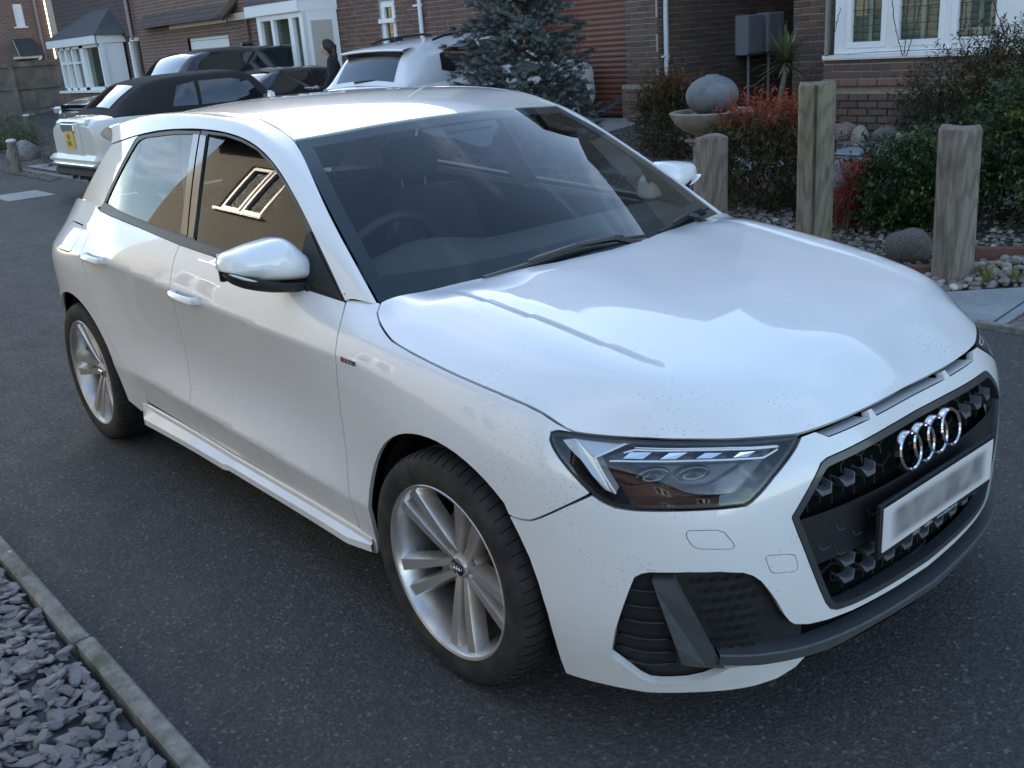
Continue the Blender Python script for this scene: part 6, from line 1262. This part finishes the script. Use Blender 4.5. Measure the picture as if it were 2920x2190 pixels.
# --- side windows on the greenhouse surface
WF = [(-.727, 1.078), (-.7656, 1.1248), (-.8724, 1.188), (-.9962, 1.249), (-1.1173, 1.2929), (-1.2322, 1.3157), (-1.348, 1.3301), (-1.475, 1.335), (-1.445, 1.23), (-1.405, 1.09), (-1.388, 1.004), (-1.2, .992), (-1.0, .980), (-.85, .971), (-.72, .963), (-.70, .990)]
WRr = [(-2.268, 1.050), (-2.164, 1.1667), (-2.078, 1.2567), (-2.045, 1.290), (-2.02, 1.303), (-1.9807, 1.3122), (-1.7685, 1.3272), (-1.585, 1.3332), (-1.555, 1.23), (-1.515, 1.09), (-1.500, 1.010), (-1.8, 1.028), (-2.1, 1.043)]
for sg in (-1, 1):
    G = lambda x, z, o=0.0, sg=sg: GHP(x, z, o, sg)
    dF = fdoor[0] if sg < 0 else fdoor[1]; dR = rdoor[0] if sg < 0 else rdoor[1]
    panel('side_window', WF, lambda x, z: G(x, z, -.004), M_tint, dF, h=.05, gap=0, flange=0); panel('side_window', WRr, lambda x, z: G(x, z, -.004), M_tint, dR, h=.05, gap=0, flange=0)
    # window frames: outer edge follows the rail, inner edge the glass
    fo = [(-.479, .9275)]+[(p[0], p[1]-.003) for p in RO[1:9]]; fo = fo+[(-1.53, 1.344)]
    outF = [tuple(p) for p in fo]+[(-1.515, 1.28), (-1.470, 1.12), (-1.445, .994), (-1.2, .980), (-.9, .962), (-.6, .942)]
    panel('window_frame', outF, lambda x, z: G(x, z, .0), M_trim, dF, h=.025, holes=(WF,), gap=.0015, hgap=0, flange=.012)
    outR = [(-1.535, 1.344)]+[(p[0], p[1]-.003) for p in RO[9:12]]+[(-2.06, 1.300), (-2.09, 1.262), (-2.176, 1.170), (-2.285, 1.044), (-2.1, 1.031), (-1.8, 1.016), (-1.45, .996), (-1.475, 1.12), (-1.52, 1.28)]
    panel('window_frame', outR, lambda x, z: G(x, z, .0), M_trim, dR, h=.025, holes=(WRr,), gap=.0015, hgap=0, flange=.012)
    # centre pillar covers in gloss black
    panel('pillar_cover', [(-1.478, 1.332), (-1.527, 1.334), (-1.505, 1.25), (-1.462, 1.10), (-1.436, 1.008), (-1.392, 1.008), (-1.408, 1.09), (-1.447, 1.23)], lambda x, z: G(x, z, .003), M_gloss, dF, h=.03, flange=.006)
    panel('pillar_cover', [(-1.533, 1.334), (-1.580, 1.333), (-1.552, 1.23), (-1.512, 1.09), (-1.497, 1.018), (-1.442, 1.012), (-1.468, 1.10), (-1.511, 1.25)], lambda x, z: G(x, z, .003), M_gloss, dR, h=.03, flange=.006)
    # waist seal along the door top
    for (i0, i1, par) in ((0, 6, dF), (6, 10, dR)):
        bl = spl(np.array(BELT[i0:i1+1]), 26); P = []
        for s, z in bl:
            e = SH(s, z, .002); x = e[0]; g = GHP(np.array(x), np.array(float(_zb(x))+.009), .001)
            P.append([SH(s, z-.004, -.006), SH(s, z+.001, .0035), SH(s, z+.006, .003), e*.5+g*.5+np.array([0, -.002, .001]), g, g+np.array([0, .02, -.006])])
        P = np.array(P); P[:, :, 1] *= -sg
        sharp(MB().grid(P).build('waist_seal', M_trim, par), 40)
    # rear pillar skin
    CP = [(-2.289, 1.046), (-2.18, 1.172), (-2.094, 1.265), (-2.063, 1.302), (-2.035, 1.318), (-2.18, 1.298), (-2.345, 1.275), (-2.44, 1.205), (-2.55, 1.125), (-2.66, 1.045), (-2.73, .99), (-2.55, 1.02), (-2.35, 1.036)]
    panel('rear_pillar', CP, lambda x, z: G(x, z, .003), M_white, CAR, h=.03, gap=.0015, flange=.012)
    # mirror sail and mirror
    SA = [(-.724, 1.078), (-.7092, 1.0873), (-.6239, 1.0213), (-.5435, .9643), (-.4905, .9265), (-.60, .940), (-.70, .958), (-.722, .99)]
    panel('mirror_sail', SA, lambda x, z: G(x, z, .004), M_matt, dF, h=.03, gap=.0, flange=.01)
    MO = smooth_poly([(-1.014, 1.030), (-1.008, 1.055), (-.992, 1.068), (-.957, 1.074), (-.921, 1.081), (-.885, 1.085), (-.852, 1.088), (-.826, 1.087), (-.801, 1.074), (-.773, 1.042), (-.746, 1.014), (-.739, .982), (-.742, .951), (-.916, .977), (-.938, .991), (-1.012, 1.023)], 2)
    def dome(poly, x0, dep, back_, name, mat, par, nse=9, flat=1.0, n=44):
        P = np.asarray(poly, float)+[.014, 0]; c = (P.min(0)+P.max(0))/2
        rows = [[(x0-back_, *(c+(p-c)*.94)) for p in P], [(x0-back_*.6, *(c+(p-c)*.99)) for p in P], [(x0, *p) for p in P]]
        for k in range(1, nse+1):
            th = k/nse*math.pi/2; sc = math.cos(th)**.75 if k < nse else 0.0
            rows.append([(x0+dep*math.sin(th)**1.2+.03*(p[1]-c[1])*(-1 if 0 else -.6)*sc, *(c+(p-c)*sc)) for p in P])
        Q = np.array(rows); Q = np.concatenate([Q, Q[:, :1]], 1); Q[:, :, 1] *= -sg
        return MB().grid(Q).build(name, mat, par, smooth=True)
    mr = dome(MO, -.715, .070, .055, 'door_mirror', M_white, CAR)
    MBs = smooth_poly([(-1.012, 1.022), (-.936, .988), (-.914, .974), (-.742, .948), (-.70, .944), (-.69, .918), (-.77, .920), (-.86, .934), (-.926, .953), (-.983, .978)], 2)
    dome(MBs, -.712, .052, .05, 'mirror_base', M_matt, mr, nse=5)
    dome(smooth_poly([(-1.013, 1.026), (-.94, .992), (-.93, .984), (-.965, .994), (-1.0, 1.012)], 2), -.672, .012, .02, 'mirror_indicator', M_guide, mr, nse=4)
    MB().box((-.768, sg*.875, 1.025), (.004, .22, .080)).build('mirror_glass', M_chrome, mr)
    MB().prism([(-.74, .918), (-.67, .920), (-.65, .936), (-.66, .952), (-.73, .958)], lambda u, v, w: (u, sg*w, v), .70, .78).build('mirror_arm', M_matt, mr)
    # door handles: scooped dish, bar and lock cap
    for s0, z0, par, tl in ((2.755, .832, dF, .0), (3.575, .872, dR, .004)):
        def hp(s, z, o): q = SH(s, z, o); q = np.array(q); q[..., 1] *= -sg; return q
        d = []
        for r in np.linspace(1, 0, 6): d.append([hp(s0+.045*r*math.cos(a)-.002, z0+.004+.040*r*math.sin(a), .0015-.0*r if r == 1 else .0012) for a in np.linspace(0, 2*math.pi, 29)])
        bar = []
        for t in np.linspace(-1, 1, 21):
            s = s0+.100*t; hh = .0135*(1-.25*(t > 0)*t)*(1 if abs(t) < .93 else .75); bow = .034-.012*t*t if abs(t) < .95 else .006; zc = z0+.003*t
            bar.append([hp(s, zc+hh*math.cos(a), bow+.011*math.sin(a)) for a in np.linspace(0, 2*math.pi, 13)])
        hb = MB().grid(np.array(bar)).add([tuple(p) for p in bar[0][:-1]], [tuple(range(12))]).add([tuple(p) for p in bar[-1][:-1]], [tuple(range(12))]).build('door_handle', M_white, par, smooth=True)
        for e in (-1, 1):
            pp = [hp(s0+e*.088, z0, o) for o in (0, .030)]; MB().tube(pp, [.012, .011], 10).build('handle_mount', M_white, par, smooth=True)
# --- side skirts
for sg in (-1, 1):
    P = []
    for s in np.linspace(1.80, 3.45, 60):
        zt = float(np.interp(s, [1.8, 2.7, 3.1, 3.45], [.258, .265, .279, .290])); e = min(1, (s-1.80)/.12, (3.45-s)/.05); st = 1 if s > 2.72 else .62
        o = .012+.024*max(0, e)*st; zb = .205+.012*(s-1.8)/1.6-.012*max(0, e)
        P.append([SH(s, zt, -.004), SH(s, zt-.006, .002), SH(s, zt-.020, .006), SH(s, zb+.030, o), SH(s, zb+.008, o+.004), SH(s, zb, o-.006), SH(s, zb-.004, -.05)])
    P = np.array(P); P[:, :, 1] *= -sg; sharp(MB().grid(P).build('side_skirt', M_white, CAR), 30)
# --- badge on the right wing
bd = MB(); BP = [(1.7965, .7935), (1.7235, .7935), (1.7235, .807), (1.7965, .807)]
b0 = slab('wing_badge', BP, 0, .003, M_chrome, wing[0], taper=.0006)
slab('badge_plate', offset_poly(BP, .0012), .003, .0036, M_gloss, wing[0])
slab('badge_red_field', [(1.7935, .7945), (1.777, .7945), (1.783, .806), (1.7935, .806)], .0036, .0042, simple('badge_red', (.45, .012, .025), .3), wing[0])
_c = SH(1.757, .8002, .0044)
text('badge_lettering', 'S line', .0135, simple('badge_silver', (.75, .75, .77), .2, metal=.6), wing[0], (_c[0], _c[1], _c[2]), (R(90), 0, R(2)), sx=1.25)
# --- wipers and cowl
cw = MB().grid(np.array([[(-.19-.14*(abs(y)/.73)**1.8, y, .925-.012*(abs(y)/.73)), (-.262-.13*(abs(y)/.728)**1.8, y, .936-.008*(abs(y)/.73))] for y in np.linspace(-.72, .72, 30)])).build('scuttle_panel', M_matt, CAR, smooth=True)
def on_ws(x, y, o): return tuple(WS(np.array(x), np.array(y), o))
for pts, piv in (([(-.298, -.43), (-.276, -.252), (-.266, -.10), (-.258, .06), (-.26, .20)], (-.23, .12)), ([(-.272, .28), (-.303, .393), (-.351, .545), (-.390, .675)], (-.31, .50))):
    c = spl(np.array(pts), 18); wb = MB(); P = []
    w = MB().tube([on_ws(x, y, .010) for x, y in c], .006, 5).build('wiper', M_trim, CAR)
    MB().tube([on_ws(x, y, .022) for x, y in c[4:-3]], [.004]+[.008]*(len(c)-9)+[.004], 5).build('wiper_spoiler', M_trim, w)
    m = c[len(c)//2]; MB().tube([on_ws(m[0], m[1], .024), on_ws((m[0]+piv[0])/2-.005, (m[1]+piv[1])/2+.03, .026), (piv[0], piv[1]+.06, .935)], [.007, .010, .013], 6).build('wiper_arm', M_trim, w)
# --- rear screen and spoiler
rg_ = lambda u, v: np.stack([-2.76-.27*u, v*(.44+.10*u), 1.262-.265*u-.03*u*(1-u)], -1)
MB().grid(np.array([[rg_(u, v) for v in np.linspace(-1, 1, 15)] for u in np.linspace(0, 1, 8)])).build('rear_screen', M_gloss, CAR, smooth=True)
for sg in (-1, 1):
    Pq = []
    for t in np.linspace(0, 1, 12):
        a = rg_(np.array(t), np.array(1.0)); a[1] = -a[1]; xg = -2.345-.375*t; zg = 1.275-.28*t; g = GHP(np.array(xg), np.array(zg), .002, -1)
        Pq.append([g+(a-g)*k+np.array([.02, .03, 0])*4*k*(1-k) for k in np.linspace(0, 1, 6)])
    Pq = np.array(Pq); Pq[:, :, 1] *= -sg; MB().grid(Pq).build('rear_pillar_return', M_white, CAR, smooth=True)
sp = []
for y in np.linspace(-.475, .475, 25):
    a = abs(y)/.475; x0 = -2.70; xe = -2.95+.17*a**2; zt = float(_rf(np.array(-2.70), np.array(abs(y))))
    sp.append([(x0, y, zt+.004), ((x0+xe)/2, y, zt-.012), (xe+.012, y, zt-.030), (xe, y, zt-.042), (xe+.01, y, zt-.056), (x0, y, zt-.075)])
sharp(MB().grid(np.array(sp)).build('roof_spoiler', M_white, CAR), 40)
# --- wheels
def make_wheel(x, y, th0, sg):
    """sg -1: right side of the car, face towards -y"""
    Yf = y
    def W(r, a, w): return (x+r*math.cos(a), Yf-sg*-1*0+sg*w, WR+r*math.sin(a))
    rimr = .2355
    m = MB(); prof = [(.2335, -.004), (.2355, .000), (.2330, .003), (.2260, .000), (.2215, -.008), (.2160, -.030), (.2080, -.060), (.2060, -.150), (.2250, -.190)]
    P = [[W(r, a, w) for a in np.linspace(0, 2*math.pi, 73)] for r, w in prof]
    wh = sharp(m.grid(np.array(P)).build('wheel', M_rim, CAR), 30)
    tp = [(.2300, -.006), (.2360, .002), (.2420, .0035), (.2500, .006), (.2700, .0085), (.2880, .006), (.2990, -.001), (.3060, -.012), (.3105, -.024), (.3125, -.040), (.3125, -.064), (.3055, -.066), (.3055, -.074), (.3125, -.076), (.3125, -.104), (.3055, -.106), (.3055, -.114), (.3125, -.116), (.3125, -.144), (.3055, -.146), (.3055, -.154), (.3125, -.156), (.3110, -.185), (.3040, -.203), (.28, -.212), (.23, -.205)]
    P = [[W(r*1.0, a, w) for a in np.linspace(0, 2*math.pi, 97)] for r, w in tp]
    ty = sharp(MB().grid(np.array(P)).build('tyre', M_rubber, wh), 35)
    sc_ = MB()                                   # tread blocks on the shoulder: shallow cuts
    for k in range(64):
        a = 2*math.pi*k/64; pts = [W(.3008, a, -.003), W(.3072, a+.004, -.014), W(.3112, a+.008, -.024), W(.3129, a+.014, -.040), W(.3129, a+.020, -.060)]
        sc_.tube(pts, .0011, 4)
    sc_.build('tread_cuts', M_void, wh)
    # five double spokes
    for k in range(5):
        a0 = th0+R(72)*k; sp_ = MB()
        for e in (-1, 1):
            rows = []
            for r in (.030, .060, .10, .15, .195, .222):
                t = (r-.03)/.192; off = e*(.0155+.0235*t**1.1); wid = (.0115+.0085*t); wz = -.050+.040*t**.8 if t < 1 else -.010; inn = wid*(.55)
                def Q(lat, w): return W(math.hypot(r, lat), a0+math.atan2(lat, r), w)
                lo, hi = off-e*0-wid, off+wid
                rows.append([Q(lo-.004, wz-.042), Q(lo, wz-.010), Q(lo+.004, wz), Q(hi-.004, wz), Q(hi, wz-.010), Q(hi+.004, wz-.042)])
            sp_.grid(np.array(rows))
        # web between the two arms near the hub
        rows = []
        for r in (.030, .07, .11):
            t = (r-.03)/.192; l = .0135+.0235*t**1.1; wz = -.062+.03*t
            rows.append([W(math.hypot(r, q), a0+math.atan2(q, r), wz-(.014 if abs(q) < .001 else 0)) for q in (-l, 0, l)])
        sp_.grid(np.array(rows))
        sharp(sp_.build('spoke', M_rim, wh), 30)
    hub = MB(); P = [[W(r, a, w) for a in np.linspace(0, 2*math.pi, 37)] for r, w in ((.0005, -.040), (.026, -.040), (.029, -.043), (.031, -.050), (.062, -.056), (.070, -.075), (.070, -.11))]
    sharp(hub.grid(np.array(P)).build('hub', M_rim, wh), 30)
    P = [[W(r, a, w) for a in np.linspace(0, 2*math.pi, 31)] for r, w in ((.0005, -.0375), (.024, -.038), (.0265, -.041))]; cap = MB().grid(np.array(P)).build('hub_cap', M_gloss, wh, smooth=True)
    rr = MB()
    for q in range(4):
        c0 = (q-1.5)*.0095
        P = [[(x+c0+r*math.cos(a), Yf+sg*w, WR+r*math.sin(a)) for a in np.linspace(0, 2*math.pi, 19)] for r, w in ((.0052, -.038), (.0058, -.0362), (.0070, -.0362), (.0076, -.038))]; rr.grid(np.array(P))
    rr.build('cap_rings', M_chrome, wh)
    for q in range(5):
        a = th0+R(36)+R(72)*q; P = [[W(0, 0, 0)]*7]; c = (x+.052*math.cos(a), Yf, WR+.052*math.sin(a))
        P = [[(c[0]+r*math.cos(b), Yf+sg*w, c[2]+r*math.sin(b)) for b in np.linspace(0, 2*math.pi, 13)] for r, w in ((.0005, -.072), (.0085, -.072), (.0095, -.050), (.0125, -.0545))]; MB().grid(np.array(P)).build('wheel_bolt_recess', M_disc, wh, smooth=True)
    P = [[W(r, a, w) for a in np.linspace(0, 2*math.pi, 49)] for r, w in ((.06, -.115), (.138, -.115), (.138, -.137), (.06, -.137))]; sharp(MB().grid(np.array(P)).build('brake_disc', M_disc, wh), 30)
    ca = MB().lathe([(.095, -.09), (.15, -.09), (.155, -.155), (.095, -.155)], 10, (0, 0, 0), axis='y', a0=R(-30), a1=R(35)); ca.v = [(x+p[0], Yf-sg*-p[1] if 0 else Yf+sg*p[1], WR+p[2]) for p in ca.v]; ca.build('brake_caliper', M_disc, wh)
    P = [[W(r, a, -.16) for a in np.linspace(0, 2*math.pi, 33)] for r in (.001, .215)]; MB().grid(np.array(P)).build('wheel_back', M_void, wh)
    return wh
make_wheel(0, -.862, R(-82), -1); make_wheel(0, .862, R(-50), 1); make_wheel(-2.563, -.852, R(-107), -1); make_wheel(-2.563, .852, R(-60), 1)
# --- arch liners, inner shell, floor
for x0 in (0, -2.563):
    for sg in (-1, 1):
        P = [[(x0+.372*math.cos(a), sg*yy, WR+.372*math.sin(a)) for a in np.linspace(R(-25), R(205), 40)] for yy in (.795, .60)]
        P2 = [[(x0+r*math.cos(a), sg*.60, WR+r*math.sin(a)) for a in np.linspace(R(-25), R(205), 40)] for r in (.372, .05)]
        MB().grid(np.array(P+P2)).build('arch_liner', simple('arch_liner_felt', (.030, .027, .024), .9, var=.3, vscale=12), CAR, smooth=True)
insh = MB()
def strip(s0, s1, zlo, zhi, n):
    for sg in (1, -1): insh.grid(np.array([[SH(sg*s, z, -.020) for z in np.linspace(float(zlo(s)), float(zhi(s)), 10)] for s in np.linspace(s0, s1, n)]))
archz = lambda s, s0, r: WR+math.sqrt(max(0, r*r-(s-s0)**2))
zl = lambda s: max(.20, archz(s, sF, .385) if abs(s-sF) < .385 else 0, archz(s, sRr, .385) if abs(s-sRr) < .385 else 0)
strip(1.06, 5.2, zl, lambda s: float(np.interp(s, [1.06, 1.4, 1.7, 1.9, 3.7, 4.4, 5.2], [.66, .79, .86, .90, 1.0, .96, .94])), 170)
strip(.92, 1.10, lambda s: .56 if s < 1.06 else .56, lambda s: .63, 8)
insh.build('inner_body', M_void, CAR)
MB().box((-1.28, 0, .20), (3.0, 1.30, .06)).build('floor_pan', M_void, CAR)
MB().grid(np.array([[(.62-.5*t, y, .62+.17*t) for y in np.linspace(-.55, .55, 6)] for t in (0, .5, 1)])).build('engine_bay_cover', M_void, CAR)
# --- cabin
db = MB(); P = []
for y in np.linspace(-.68, .68, 25):
    b = .045*math.exp(-((y+.36)/.17)**2); P.append([(-.30-.10*abs(y), y, .915), (-.45-.05*abs(y), y, .945+.02*(1-abs(y))), (-.62, y, .968+b), (-.70, y, .955+b), (-.735, y, .90), (-.72, y, .70)])
sharp(db.grid(np.array(P)).build('dashboard', simple('dash_top', (.050, .052, .055), .62), CAR), 40)
sw = MB(); c = Vector((-.88, -.36, .905)); n = Vector((-.88, 0, .47)).normalized(); u = Vector((0, 1, 0)); v = n.cross(u)
sw.tube([c+(u*math.cos(a)+v*math.sin(a))*.182 for a in np.linspace(0, 2*math.pi, 37)], .016, 8, caps=False)
for a in (0, math.pi, -math.pi/2): sw.tube([c+(u*math.cos(a)+v*math.sin(a))*.05, c+(u*math.cos(a)+v*math.sin(a))*.175], .016, 6)
sw.lathe([(.001, .012), (.06, .010), (.065, -.02)], 18, tuple(c)); sw.build('steering_wheel', M_dark, CAR, smooth=True)
def seat(x, y, name='front_seat', wide=.46):
    q = MB(); P = []
    for t in np.linspace(0, 1, 9):
        zz = .42+.58*t; xx = x-.30*t*1.0-.05*math.sin(t*3); w = wide/2*(1-.10*t**2) if t < .9 else wide/2*.80
        P.append([(xx+dx, y+sy*w*k, zz) for dx, sy, k in ((.06, -1, .70), (.09, -1, 1), (.02, -1, 1.06), (-.05, -1, .95), (-.07, 0, 0), (-.05, 1, .95), (.02, 1, 1.06), (.09, 1, 1), (.06, 1, .70), (.04, 0, 0), (.06, -1, .70))])
    s_ = sharp(q.grid(np.array(P)).add(P[-1][:-1], [tuple(range(10))]).build(name, M_seat, CAR), 60)
    MB().box((x+.22, y, .44), (.50, wide, .14), bev=.04).build('seat_cushion', M_seat, s_, smooth=True)
    hr = MB().box((x-.335, y, 1.12), (.09, .25, .17), bev=.035); hr.build('headrest', M_seat, s_, smooth=True)
    MB().tube([(x-.32, y-.06, .98), (x-.33, y-.06, 1.06)], .006, 6).tube([(x-.32, y+.06, .98), (x-.33, y+.06, 1.06)], .006, 6).build('headrest_post', M_satin, s_)
    return s_
seat(-1.38, -.36); seat(-1.38, .36)
for y in (-.40, 0, .40): seat(-2.20, y, 'rear_seat', .40)
for sg in (-1, 1):
    g = [[(x, sg*(float(GH(np.array(x), np.array(z)))-.075 if z > .96 else .70), z) for z in (.35, .6, .85, .955)] for x in np.linspace(-.6, -2.4, 14)]; MB().grid(np.array(g)).build('door_card', M_dark, CAR, smooth=True)
    g = [[(x, sg*(float(GH(np.array(x), np.array(z)))-.03), z) for x, z in ((-1.42-.24*(z-1.0)/.33*.9, z), (-1.52-.24*(z-1.0)/.33*.9, z))] for z in (.97, 1.1, 1.2, 1.32)]; MB().grid(np.array(g)).build('pillar_lining', M_pale, CAR)
    g = [[(-2.27+.16*k*0-.75*(1.3-z)*0-(1.3-z)*.9-.05, sg*(float(GH(np.array(-2.3), np.array(z)))-.04), z), (-2.10-(1.3-z)*.9+.0, sg*(float(GH(np.array(-2.2), np.array(z)))-.04), z)] for k, z in ((0, 1.0), (1, 1.1), (1, 1.2), (1, 1.31))]
MB().grid(np.array([[(x, y, float(_rf(np.array(x), np.array(y)))-.035) for y in np.linspace(-.5, .5, 9)] for x in np.linspace(-1.06, -2.75, 12)])).build('headliner', M_pale, CAR, smooth=True)
MB().box((-2.62, 0, .97), (.45, 1.2, .02)).build('parcel_shelf', M_dark, CAR)
vm = MB().box((-.845, .0, 1.262), (.05, .24, .065), bev=.02).build('interior_mirror', M_dark, CAR, smooth=True)
# ---------------------------------------------------------------- person behind the dark coupe
pr = thing('person', 'person with long dark hair in a dark hooded coat looking down beside the parked coupe', 'person', (-10.95, 5.70, gz(5.7)), R(-120)); pr.scale = (.91, .91, .91)
def skin(name, verts, edges, radii, root, mat, parent, sub=2):
    me = bpy.data.meshes.new(name); me.from_pydata(verts, edges, []); o = bpy.data.objects.new(name, me); COL.objects.link(o); m = o.modifiers.new('s', 'SKIN'); sv_ = me.skin_vertices[0].data
    for i, q in enumerate(radii): sv_[i].radius = (q, q) if not hasattr(q, '__len__') else q
    sv_[root].use_root = True; o.modifiers.new('u', 'SUBSURF').levels = sub; dg = bpy.context.evaluated_depsgraph_get(); m2 = bpy.data.meshes.new_from_object(o.evaluated_get(dg)); bpy.data.objects.remove(o); m2.materials.clear(); m2.materials.append(mat); m2.polygons.foreach_set('use_smooth', [True]*len(m2.polygons))
    q = bpy.data.objects.new(name, m2); COL.objects.link(q); q.parent = parent; return q
M_coat = simple('dark_coat', (.014, .013, .016), .9, var=.2, vscale=30); M_skin = simple('skin', (.50, .30, .22), .5); M_hair = simple('dark_hair', (.018, .012, .010), .55)
V = [(0, 0, .92), (0, 0, 1.12), (.02, 0, 1.30), (.03, 0, 1.40), (.05, 0, 1.47), (.0, .10, .88), (.02, .10, .48), (0, .11, .08), (.10, .11, .04), (0, -.10, .88), (.02, -.10, .48), (0, -.11, .08), (.10, -.11, .04), (.02, .18, 1.36), (.06, .24, 1.12), (.20, .17, .97), (.28, .12, 1.0), (.02, -.18, 1.36), (.06, -.24, 1.12), (.20, -.17, .97), (.28, -.12, 1.0)]
E2 = [(0, 1), (1, 2), (2, 3), (3, 4), (0, 5), (5, 6), (6, 7), (7, 8), (0, 9), (9, 10), (10, 11), (11, 12), (3, 13), (13, 14), (14, 15), (15, 16), (3, 17), (17, 18), (18, 19), (19, 20)]
skin('body', V, E2, [(.15, .17), (.14, .16), (.14, .18), (.10, .12), .062, .10, .075, .055, .045, .10, .075, .055, .045, .085, .068, .052, .04, .085, .068, .052, .04], 0, M_coat, pr)
hd = MB(); rows = []
for e in np.linspace(-math.pi/2, math.pi/2, 17):
    row = []
    for a in np.linspace(0, 2*math.pi, 25):
        x, y, z = math.cos(e)*math.cos(a), math.cos(e)*math.sin(a), math.sin(e); k = 1-.16*max(0, -z)*(1 if x < .3 else .6); nose = .16*math.exp(-((z+.08)/.20)**2-(y/.16)**2) if x > .5 else 0; br = .04*math.exp(-((z-.22)/.10)**2) if x > .4 else 0; eye = -.07*math.exp(-((z-.10)/.09)**2-((abs(y)-.36)/.16)**2) if x > .3 else 0; lip = .045*math.exp(-((z+.44)/.07)**2-(y/.25)**2) if x > .4 else 0
        row.append(((x*(1+nose+br+eye+lip))*.098*k, y*.076*k, z*.118))
    rows.append(row)
Rm = Matrix.Rotation(R(24), 3, 'Y'); P = np.array([[tuple(Rm @ Vector(p)+Vector((.075, 0, 1.575))) for p in row] for row in rows]); MB().grid(P).build('head', M_skin, pr, smooth=True)
for s in (1, -1): MB().lathe([(.001, 0), (.011, .001)], 10, (0, 0, 0)).build('eye', simple('eye_dark', (.02, .015, .012), .3), pr); 
for o in [q for q in pr.children if q.name.startswith('eye')]: s = 1 if o.name == 'eye' else -1; o.location = (.166, s*.030, 1.555); o.rotation_euler = (0, R(95), 0)
rows = []
for e in np.linspace(-math.pi*.42, math.pi/2, 14):
    rows.append([tuple(Rm @ Vector((math.cos(e)*math.cos(a)*.112-.010-.02*(math.sin(e) < 0), math.cos(e)*math.sin(a)*.093, math.sin(e)*.128+.012))+Vector((.075, 0, 1.575))) for a in np.linspace(R(52), R(308), 21)])
MB().grid(np.array(rows)).build('hair', M_hair, pr, smooth=True)
skin('hair_length', [(.0, .05, 1.56), (-.02, .075, 1.44), (.02, .10, 1.30), (.0, -.05, 1.56), (-.02, -.075, 1.44), (.02, -.10, 1.30), (-.03, 0, 1.56)], [(6, 0), (0, 1), (1, 2), (6, 3), (3, 4), (4, 5)], [.05, .05, .03, .05, .05, .03, .06], 6, M_hair, pr)
for s in (1, -1):
    hv = [(.27, s*.115, 1.0), (.32, s*.09, 1.01)]; he = [(0, 1)]; hr = [.03, .028]
    for k in range(4): b = len(hv); hv += [(.345, s*(.065+.016*k), 1.02), (.375, s*(.06+.015*k), 1.005), (.395-.006*abs(k-1.5), s*(.058+.014*k), .985)]; he += [(1, b), (b, b+1), (b+1, b+2)]; hr += [.010, .009, .008]
    b = len(hv); hv += [(.31, s*.055, 1.035), (.335, s*.035, 1.03)]; he += [(1, b), (b, b+1)]; hr += [.011, .009]
    skin('hand', hv, he, hr, 0, M_skin, pr, 1)
MB().box((.42, 0, 1.02), (.16, .22, .01), bev=.003).build('held_paper', simple('pale_paper', (.45, .47, .52), .7), pr)
